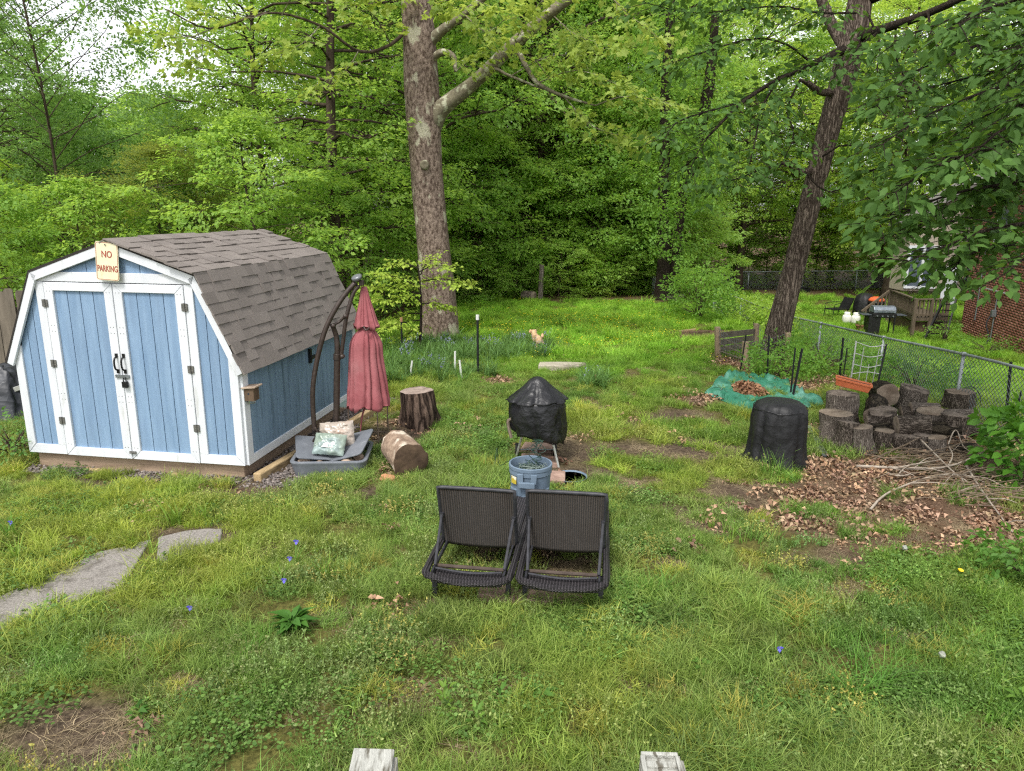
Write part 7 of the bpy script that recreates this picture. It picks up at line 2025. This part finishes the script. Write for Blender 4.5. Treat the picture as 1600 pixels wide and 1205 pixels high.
kc = thing('covered_kettle', 'round object under a black cover behind the gas barbecue', 'cover', g)
cover(kc, [(.05, .98, 0), (.2, .95, 0), (.33, .82, 0), (.38, .6, 0), (.39, .3, 0), (.4, .05, 0)], M_COVER2, 9.0, 40, .06, 8, 0)
g = G(1366, 500)
ko = thing('orange_kettle', 'small kettle barbecue with a bright orange lid between the covered one and the deck', 'grill', g)
m_ = MB(); m_.lathe([(.3, 0), (.29, .06), (.22, .13), (.1, .17), (.02, .18)], 28, c=(0, 0, .72)); m_.build('lid', mat('orange_enamel', lin('#c2532f'), lin('#d66a42'), scale=5, rough=.3), ko, smooth=True)
m_ = MB(); m_.lathe([(.05, .45), (.2, .5), (.28, .62), (.3, .715)], 28); m_.build('bowl', M_BLACKMET, ko, smooth=True)
for k in range(3):
    a = k * 2.1 + .4; m_ = MB(); m_.tube([(.12 * math.cos(a), .12 * math.sin(a), .5), (.26 * math.cos(a), .26 * math.sin(a), 0)], .013, 8); m_.build('leg', M_STEEL, ko)
M_TANK = mat('white_tank_enamel', lin('#c8c6bc'), lin('#dedcd2'), scale=6, rough=.4)
for px, py, lab in ((1322, 507, 'white propane tank farther from the gas barbecue'), (1336, 508, 'white propane tank beside the terracotta pot')):
    g = G(px, py) ; t = thing('propane_tank', lab, 'tank', g, 0, 'white propane tanks')
    m_ = MB(); m_.lathe([(.1, 0), (.11, .03), (.14, .07), (.155, .14), (.155, .27), (.13, .34), (.05, .37)], 24); m_.build('vessel', M_TANK, t, smooth=True)
    m_ = MB(); m_.lathe([(.1, .35), (.1, .45), (.09, .45), (.09, .35)], 20, cap0=False, cap1=False); m_.build('collar', M_TANK, t, smooth=True)
    m_ = MB(); m_.tube([(0, 0, .36), (0, 0, .42)], .02, 8); m_.build('valve', M_STEEL, t)
g = G(1346, 519)
pt = thing('plant_pot', 'terracotta pot with a small plant at the foot of the gas barbecue', 'pot', g)
m_ = MB(); m_.lathe([(.14, 0), (.2, .22), (.22, .22), (.22, .27), (.2, .27), (.18, .2), (.001, .2)], 24, cap1=False); m_.build('pot', mat('old_terracotta', lin('#7a5540'), lin('#99705a'), scale=9, rough=.9), pt)
a = rng.random(30) * 6.28
v, f, l = leaves(np.stack([.08 * np.cos(a), .08 * np.sin(a), np.full(30, .24)], 1), np.stack([np.cos(a), np.sin(a), rng.uniform(.3, 1.5, 30)], 1), rng.normal(0, 1, (30, 3)), rng.uniform(.12, .25, 30), LEAF5, rng)
me = arr_mesh('plant', v, f, {'lv': ('FLOAT', l)}); me.materials.append(M_LEAF); link(bpy.data.objects.new('plant', me), pt)
g = G(1305, 497)
lc = thing('garden_chair', "black metal reclining garden chair on the neighbour's grass", 'chair', g, R(20))
M_ = M_BLACKMET
m_ = MB(); m_.box((0, 0, .36), (.7, .5, .03)); m_.build('seat', M_, lc); m_ = MB(); m_.box((.48, 0, .55), (.04, .5, .5), Matrix.Rotation(R(28), 3, 'Y')); m_.build('backrest', M_, lc)
for sx in (-.33, .33):
    for sy in (-.23, .23): m_ = MB(); m_.tube([(sx, sy, .36), (sx * 1.1, sy, 0)], .015, 6); m_.build('leg', M_, lc)
for sy in (-.25, .25): m_ = MB(); m_.tube(spline([(-.3, sy, .38), (-.32, sy, .55), (0, sy, .6), (.45, sy, .58)], 12), .014, 6); m_.build('armrest', M_, lc)
g = G(1252, 456)
fr = MB(); fr.lathe([(.42, 0), (.45, .02), (.45, .2), (.4, .2), (.38, .02)], 28, cap0=False, cap1=False); o = fr.build('fire_ring', M_BLACKMET, None, loc=g); tag(o, "low dark fire ring on the neighbour's lawn behind the leaning trunk", 'fire ring')
stake('thin yellow marker pole at the deck end', (1382, 458), (1382, 424), .022, mat('yellow_pole', lin('#b59a3c'), lin('#c9b05a'), scale=10, rough=.6), 'marker_pole', 'pole', None)
la, lb = G(1462, 531), G(1482, 530)
ll = thing('black_ladder', 'black ladder leaning against the brick house wall', 'ladder', la)
t0, t1 = AT(1476, 466, la.y + .5) - la, AT(1494, 468, lb.y + .5) - la
b0, b1 = Vector((-.35, 0, 0)), lb - la + Vector((-.1, 0, 0))
for p, q in ((b0, t0), (b1, t1)): m_ = MB(); m_.bar(p, q, .05, .08); m_.build('rail', M_BLACKMET, ll)
for i in range(1, 7): f = i / 7; m_ = MB(); m_.bar(b0.lerp(t0, f), b1.lerp(t1, f), .04, .03); m_.build('rung', M_BLACKMET, ll)
# white blossom on the shrub by the fence
_fs = bpy.data.objects['flowering_shrub']
rb_ = np.random.default_rng(3); n = 240
a = rb_.random(n) * 6.28; q = rb_.random(n) ** .5 * .7
v, f, l = leaves(np.stack([q * np.cos(a), q * np.sin(a), rb_.uniform(.2, .95, n)], 1), rb_.normal(0, 1, (n, 3)), rb_.normal(0, 1, (n, 3)), rb_.uniform(.03, .06, n), LEAF5, rb_)
me = arr_mesh('blossom', v, f, {'lv': ('FLOAT', l)}); me.materials.append(leaf_mat('white_blossom', lin('#a9a796'), lin('#c9c7b6'), tfac=0)); link(bpy.data.objects.new('blossom', me), _fs)
bush('house_weeds', 'leafy weeds growing at the foot of the black ladder', G(1475, 535), .8, .6, 30, 18, .06, 71, (1.0, 1.1, .8))
bush('house_weeds', 'low green weeds along the brick wall foot', G(1545, 552), 1.6, .35, 60, 18, .06, 72, (.8, .9, .65))

# ------------------------------------------------------------------ stair posts at the lower picture edge
M_OLDW = mat('flaking_white_paint', lin('#8f8f88'), lin('#b3b3ab'), scale=10, stretch=(6, 1, 6), rough=.85, bump=.5, bscale=40, c3=lin('#5f5b50'), s3=9, t3=(.5, .62))
for px, py, dep, lab, rz in ((587, 1176, 1.98, 'weathered white stair post with a sloping bare top, shed side', 3), (1028, 1179, 1.98, 'weathered white stair post with cracked recessed top, log-pile side', -2)):
    p = Vector((0, 0, HCAM)) + ray(px, py) * dep
    t = thing('stair_post', lab, 'post', (p.x, p.y - .06, 0), R(rz), 'weathered stair posts below the viewpoint')
    m_ = MB(); m_.box((0, 0, p.z / 2), (.105, .11, p.z)); m_.build('shaft', M_OLDW, t, bevel=.004)
    m_ = MB(); m_.box((.0585, -.004, p.z / 2 - .004), (.012, .1, p.z)); m_.build('side_board', M_OLDW, t, bevel=.002)
    if px > 900:
        for q, sz in (((0, .05, .006), (.1, .012, .014)), ((-.047, .0, .006), (.012, .085, .014)), ((.047, 0, .006), (.012, .085, .014)), ((0, .016, .004), (.08, .02, .01))):
            m_ = MB(); m_.box((q[0], q[1], p.z + q[2]), sz); m_.build('top_strip', M_OLDW, t, bevel=.002)
    else:
        m_ = MB(); m_.prism([(-.055, p.z + .001), (.055, p.z + .001), (.055, p.z + .012), (-.055, p.z + .02)], -.058, .058); m_.build('top_board', M_OLDW, t, bevel=.003)

# ------------------------------------------------------------------ small dog
def skin(name, nodes, edges, mt, parent, sub=2, root=0):
    me = bpy.data.meshes.new(name); me.from_pydata([n_[0] for n_ in nodes], edges, [])
    o = link(bpy.data.objects.new(name, me), parent)
    sk = o.modifiers.new('skin', 'SKIN'); sk.use_smooth_shade = True
    for i, n_ in enumerate(nodes):
        v = me.skin_vertices[0].data[i]; r_ = n_[1]; v.radius = (r_, r_) if not hasattr(r_, '__len__') else r_; v.use_root = (i == root)
    ss = o.modifiers.new('sub', 'SUBSURF'); ss.levels = sub; ss.render_levels = sub
    tx = bpy.data.textures.new('fur_' + name, 'CLOUDS'); tx.noise_scale = .03
    dm = o.modifiers.new('fluff', 'DISPLACE'); dm.texture = tx; dm.strength = .022; dm.mid_level = .4
    me.materials.append(mt); return o
M_FUR = mat('cream_fur', lin('#a88866'), lin('#c9ab88'), scale=14, rough=.95, bump=.6, bscale=60, c3=lin('#8f6e50'), s3=8, t3=(.5, .7))
g = G(843, 546)
dog = thing('dog', 'small fluffy cream dog walking away across the far lawn, tail curled up', 'dog', g, R(14))
N_ = [((0, .0, .19), (.075, .08)), ((-.01, .12, .195), (.07, .075)), ((-.02, .24, .205), (.075, .08)), ((-.03, .31, .25), (.05, .055)), ((-.045, .345, .315), (.055, .058)), ((-.05, .40, .31), (.035, .032)),
      ((.05, -.02, .14), .036), ((.055, -.01, .075), .024), ((.055, -.045, .04), .02), ((.055, -.02, .008), .02), ((-.05, -.02, .14), .036), ((-.055, .02, .075), .024), ((-.055, -.01, .04), .02), ((-.055, .015, .008), .02),
      ((.035, .25, .12), .028), ((.035, .25, .06), .02), ((.035, .265, .008), .02), ((-.07, .25, .12), .028), ((-.07, .27, .06), .02), ((-.07, .29, .008), .02)]
E_ = [(0, 1), (1, 2), (2, 3), (3, 4), (4, 5), (0, 6), (6, 7), (7, 8), (8, 9), (0, 10), (10, 11), (11, 12), (12, 13), (2, 14), (14, 15), (15, 16), (2, 17), (17, 18), (18, 19)]
skin('body', N_, E_, M_FUR, dog, 2, 1)
skin('tail', [((.015, -.06, .22), .02), ((.03, -.08, .27), .026), ((.045, -.04, .305), .028), ((.05, .01, .29), .022)], [(0, 1), (1, 2), (2, 3)], M_FUR, dog)
for s in (-1, 1): skin('ear', [((-.045 + s * .045, .345, .345), .02), ((-.045 + s * .065, .35, .30), .024), ((-.045 + s * .062, .355, .265), .016)], [(0, 1), (1, 2)], mat('tan_fur', lin('#b8906a'), lin('#cfac88'), scale=14, rough=.95), dog)
m_ = MB(); m_.lathe([(.001, -.01), (.01, -.006), (.01, .006), (.001, .01)], 8, c=(-.052, .434, .315)); m_.build('nose', M_BLACKMET, dog, smooth=True)

# ------------------------------------------------------------------ flower bed and single plants
M_STRAP = leaf_mat('strap_leaf', lin('#486636'), lin('#779456'), trans=lin('#94b25c'), tfac=.25, inst=True)
M_STRAPO = leaf_mat('strap_leaf_single', lin('#4d7030'), lin('#789a48'), trans=lin('#90b04c'), tfac=.3)
M_PURP = leaf_mat('lavender_petal', lin('#6e6f95'), lin('#9294b0'), tfac=0, inst=True)
def bluebell(rb):
    me = blades_mesh('bluebell', rb, 26, .27, .014, 1, .75, M_STRAP, seg=4, foot=.05)
    return me
def spike(rb):
    parts = []
    for i in range(5):
        b0 = np.array([rb.normal(0, .07), rb.normal(0, .07), rb.uniform(.22, .33)])
        m_ = 9; Pp = b0 + np.stack([rb.normal(0, .012, m_), rb.normal(0, .012, m_), rb.uniform(-.05, .05, m_)], 1)
        parts.append(leaves(Pp, rb.normal(0, 1, (m_, 3)), rb.normal(0, 1, (m_, 3)), np.full(m_, .022), LEAF4, rb))
    return leaf_mesh('bluebell_spike', parts, M_PURP)
bb = np.random.default_rng(14)
bs = [bluebell(bb) for _ in range(4)] + [spike(bb) for _ in range(3)]
P_, I_ = [], []
BB = _blobs([(640, 555, 1.0, .9), (700, 550, 1.1, 1.0), (770, 552, .9, .9), (820, 548, .7, .8), (610, 590, .4, .5), (720, 590, .5, .35), (668, 580, .5, .5), (940, 600, .5, .3), (590, 575, .5, .7)])
n = 1700
xx = bb.uniform(-3.6, 1.6, n); yy = bb.uniform(9.5, 15.6, n)
k = bb.random(n) < blobmask(xx, yy, BB) * .95; xx, yy = xx[k], yy[k]
a_, b_ = shed_xy(xx, yy); k = ~((a_ < 1.5) & (b_ < 3.3)); xx, yy = xx[k], yy[k]
n = len(xx)
P = np.stack([xx, yy, tz(xx, yy)], 1); rot = np.stack([bb.normal(0, .1, n), bb.normal(0, .1, n), bb.random(n) * 6.28], 1)
idx = np.where(bb.random(n) < .93, bb.integers(0, 4, n), bb.integers(4, 7, n))
tt = np.where((idx < 4)[:, None], np.array([.85, .95, .8]) * bb.uniform(.7, 1.25, (n, 1)), np.ones((n, 3)) * bb.uniform(.8, 1.2, (n, 1)))
scatter('bluebells', 'bed of bluebells with strap leaves between the stump and the sycamore', 'flowers', P, rot, bb.uniform(.7, 1.15, n), tt, idx, bs)
# buttercups over the far lawn
M_YEL = leaf_mat('yellow_petal', lin('#c9b21e'), lin('#e3d23a'), tfac=0, inst=True)
def cups(rb):
    m_ = 16; Pp = np.stack([rb.normal(0, .22, m_), rb.normal(0, .22, m_), rb.uniform(.08, .16, m_)], 1)
    return leaf_mesh('buttercup_patch', [leaves(Pp, rb.normal(0, 1, (m_, 3)) * [1, 1, .2], np.array([0, -.6, 1.]) + rb.normal(0, .3, (m_, 3)), rb.uniform(.018, .032, m_), (LEAF4[0] * [1, 1.4, 1], LEAF4[1]), rb)], M_YEL)
cs = [cups(bb) for _ in range(4)]
BC = _blobs([(960, 520, 1.0, .9), (880, 515, 1.2, .8), (1000, 522, .8, .6), (780, 515, 1.0, .6), (720, 522, .5, .4), (920, 540, 1.0, .6), (930, 500, 1.4, 1.2), (820, 525, .5, .4), (980, 500, 1.2, 1.0)])
n = 1600; xx = bb.uniform(-2.5, 5, n); yy = bb.uniform(12.5, 24, n)
k = bb.random(n) < .03 + .75 * blobmask(xx, yy, BC) * vnoise(xx * 1.5, yy * 1.5, 4); xx, yy = xx[k], yy[k]; n = len(xx)
scatter('buttercups', 'drifts of tiny yellow buttercups across the far lawn', 'flowers', np.stack([xx, yy, tz(xx, yy)], 1), np.stack([0 * xx, 0 * xx, bb.random(n) * 6.28], 1), bb.uniform(.7, 1.1, n), np.ones((n, 3)), bb.integers(0, 4, n), cs)
# tall grass clumps here and there (single plants)
def clump(name, label, px, py, n, h, w, lean, color, cat='plant', group=None, flower=None, seed=0, foot=.03):
    rb_ = np.random.default_rng(seed + 500)
    g = G(px, py); t = thing(name, label, cat, g, 0, group)
    me = blades_mesh('leaves', rb_, n, h, w * .8, 1, lean * .75, M_STRAPO, seg=5, foot=foot * 1.3)
    o = link(bpy.data.objects.new('leaves', me), t); o.color = (*color, 1)
    for (fx, fy) in flower or ():
        q = AT(fx, fy, g.y) - g
        m_ = MB(); m_.tube(spline([(0, 0, 0), tuple(q * .6 + Vector((.01, 0, .02))), tuple(q)], 6), .003, 5); m_.build('flower_stalk', M_GSTEM, t)
        m_ = MB()
        for k_ in range(3):
            a = k_ * 2.094 + .5
            d = Vector((math.cos(a), -.35, math.sin(a))).normalized(); s_ = Vector((-math.sin(a), 0, math.cos(a)))
            m_.add([q, q + d * .012 + s_ * .012, q + d * .026 + Vector((0, -.003, 0)), q + d * .012 - s_ * .012], [(0, 1, 2, 3)])
        m_.build('petals', M_VIOLET, t)
    return t
M_GSTEM = mat('green_stalk', lin('#5d8034'), lin('#7a9a48'), scale=9, rough=.7)
M_VIOLET = mat('violet_petal', lin('#5a4fc0'), lin('#766be0'), scale=20, rough=.6)
YG_, GG_ = (1.2, 1.1, .8), (.9, 1.0, .75)
clump('grass_clump', 'tall light green strap-leaved clump beside the path end', 275, 822, 26, .26, .016, .8, YG_, seed=1)
clump('grass_clump', 'smaller light green strap-leaved clump next to the tall one by the path', 319, 812, 18, .2, .014, .6, YG_, seed=2)
clump('grass_clump', 'thin arching clump growing from a crack in the path', 245, 862, 9, .2, .012, 1.3, YG_, seed=3)
clump('grass_clump', 'arching clump at the path edge before the crack', 215, 852, 12, .16, .012, 1.4, YG_, seed=4)
clump('spiderwort', 'strap-leaved spiderwort with a violet flower at the picture edge above the path', 18, 845, 30, .24, .016, .9, GG_, flower=[(17, 816)], seed=5)
clump('grass_clump', 'broad-bladed clump leaning at the picture edge beside the path', 30, 880, 22, .24, .017, 1.0, YG_, seed=6)
clump('spiderwort', 'spiderwort with violet flowers in the grass between path and loungers', 458, 884, 14, .18, .011, 1.0, GG_, flower=[(463, 846), (453, 872)], seed=7)
clump('spiderwort', 'low spiderwort with one violet flower below the taller one', 447, 922, 10, .14, .010, 1.0, GG_, flower=[(444, 906)], seed=8)
clump('spiderwort', 'single violet-flowered spiderwort in the open grass below the path', 300, 965, 8, .13, .010, 1.0, GG_, flower=[(297, 949)], seed=9)
clump('spiderwort', 'violet-flowered spiderwort alone in the lawn before the log pile', 1222, 1030, 8, .13, .010, 1.0, GG_, flower=[(1218, 1013)], seed=10)
clump('grass_clump', 'bright green grass clump in the lawn below the spiderwort', 505, 905, 24, .2, .012, .9, YG_, seed=11)
clump('grass_clump', 'dense dark green grass tussock in the lawn before the brush pile', 1350, 1075, 120, .26, .007, 1.0, (.75, .95, .7), seed=12, foot=.1)
clump('grass_clump', 'tall grass tuft growing against the foot of the covered drum', 1200, 740, 60, .26, .008, .7, GG_, seed=13, foot=.08)
clump('grass_clump', 'grass tuft on bare soil before the covered drum', 1130, 832, 70, .16, .007, .8, YG_, seed=14, foot=.09)
clump('grass_clump', 'grass tuft sprouting between the lounger feet', 806, 935, 30, .16, .008, .9, YG_, seed=15, foot=.03)
clump('grass_clump', 'grass tuft at the bare soil edge nearer the brush pile', 1190, 845, 60, .15, .007, .9, GG_, seed=16, foot=.09)
clump('grass_clump', 'green tuft beside the bluebell bed at the white pipes', 722, 604, 30, .26, .014, .9, GG_, seed=17)
clump('grass_clump', 'wispy upright weed beside the stump foot', 612, 690, 10, .2, .010, .5, YG_, seed=18)
clump('grass_clump', 'long-bladed tuft in the grass behind the first lounger', 745, 740, 50, .22, .008, .9, YG_, seed=19, foot=.08)
clump('grass_clump', 'dark tuft against the leaning tree foot', 1190, 592, 80, .4, .014, .7, GG_, seed=20, foot=.12)
clump('grass_clump', 'dark grass tussock in the lawn beside the second lounger', 1010, 930, 90, .2, .007, 1.0, (.75, .95, .7), seed=21, foot=.1)
clump('grass_clump', 'yellowish grass tussock near the lower corner below the log pile', 1545, 1090, 60, .18, .007, 1.1, YG_, seed=22, foot=.08)
clump('grass_clump', 'green grass tussock in the lower lawn below the path', 400, 1010, 60, .15, .007, 1.0, GG_, seed=23, foot=.09)
clump('grass_clump', 'light green grass tussock above the bare patch in the lower corner', 235, 1030, 50, .14, .008, 1.1, YG_, seed=24, foot=.08)
def rosette(label, px, py, n, size, color, seed, rise=.5):
    rb_ = np.random.default_rng(seed); g = G(px, py); t = thing('broadleaf_weed', label, 'weed', g, 0, 'broad-leaved weeds in the lawn')
    a = np.arange(n) * 2.4 + rb_.normal(0, .3, n)
    Pp = np.stack([.02 * np.cos(a), .02 * np.sin(a), .01 + .1 * rise * rb_.random(n)], 1)
    v, f, l = leaves(Pp, np.stack([np.cos(a), np.sin(a), rb_.uniform(.2, 1.0, n) * rise], 1), np.array([0, 0, 1.]) + rb_.normal(0, .25, (n, 3)), size * .8 * rb_.uniform(.5, 1.2, n), (LEAF8[0] * [1, .75, 1.6], LEAF8[1]), rb_)
    me = arr_mesh('leaves', v, f, {'lv': ('FLOAT', l)}); me.materials.append(M_STRAPO); o = link(bpy.data.objects.new('leaves', me), t); o.color = (color[0] * .72, color[1] * .72, color[2] * .75, 1)
rosette('large dark dock rosette in the grass below the spiderworts', 458, 985, 60, .16, (.6, .85, .6), 1, .8)
rosette('broad-leaved weed pair in the lawn below the loungers', 845, 1092, 12, .09, (.9, 1.05, .8), 2)
rosette('broad-leaved weed in the lower lawn beside the pair', 782, 1096, 9, .085, (.8, 1.0, .8), 3)
rosette('yellow-green seedling upright in the lower lawn', 697, 1122, 16, .07, (1.3, 1.25, .8), 4, 1.8)
rosette('green seedling beside the yellow-green one', 745, 1142, 12, .06, (1.1, 1.15, .8), 5, 1.2)
rosette('broad weed in the lawn beside the violet flower', 1095, 1050, 10, .08, (.85, 1.05, .75), 6)
rosette('yellow-green weed near the lower picture corner', 1590, 1110, 14, .1, (1.2, 1.2, .8), 7, 1.2)
rosette('dark weed at the lower picture edge by the bare patch', 215, 1120, 14, .07, (.7, .9, .7), 8)
# dandelions
def puff(label, px, py, yellow):
    g = G(px, py + 6); t = thing('dandelion', label, 'flower', g)
    m_ = MB(); m_.tube([(0, 0, 0), (.005, 0, .09)], .003, 5); m_.build('stalk', M_GSTEM, t)
    bm = bmesh.new(); bmesh.ops.create_icosphere(bm, subdivisions=2, radius=.022)
    for i, v in enumerate(bm.verts): v.co *= .75 + .4 * ((i * 37) % 10) / 10; v.co.z *= .5 if yellow else 1
    me = bpy.data.meshes.new('head'); bm.to_mesh(me); bm.free()
    me.materials.append(mat('dandelion_yellow', lin('#d8b81c'), lin('#e8cc30'), scale=20, rough=.7) if yellow else mat('dandelion_puff', lin('#7d8076'), lin('#9a9c92'), scale=40, rough=.9))
    o = link(bpy.data.objects.new('head', me), t); o.location = (.005, 0, .1)
puff('yellow dandelion flower in the lawn below the leaf litter', 1497, 904, True); puff('grey dandelion clock at the lawn edge below the brush pile', 1410, 868, False); puff('grey dandelion clock in the lower lawn by the dark tussock', 1467, 1040, False)
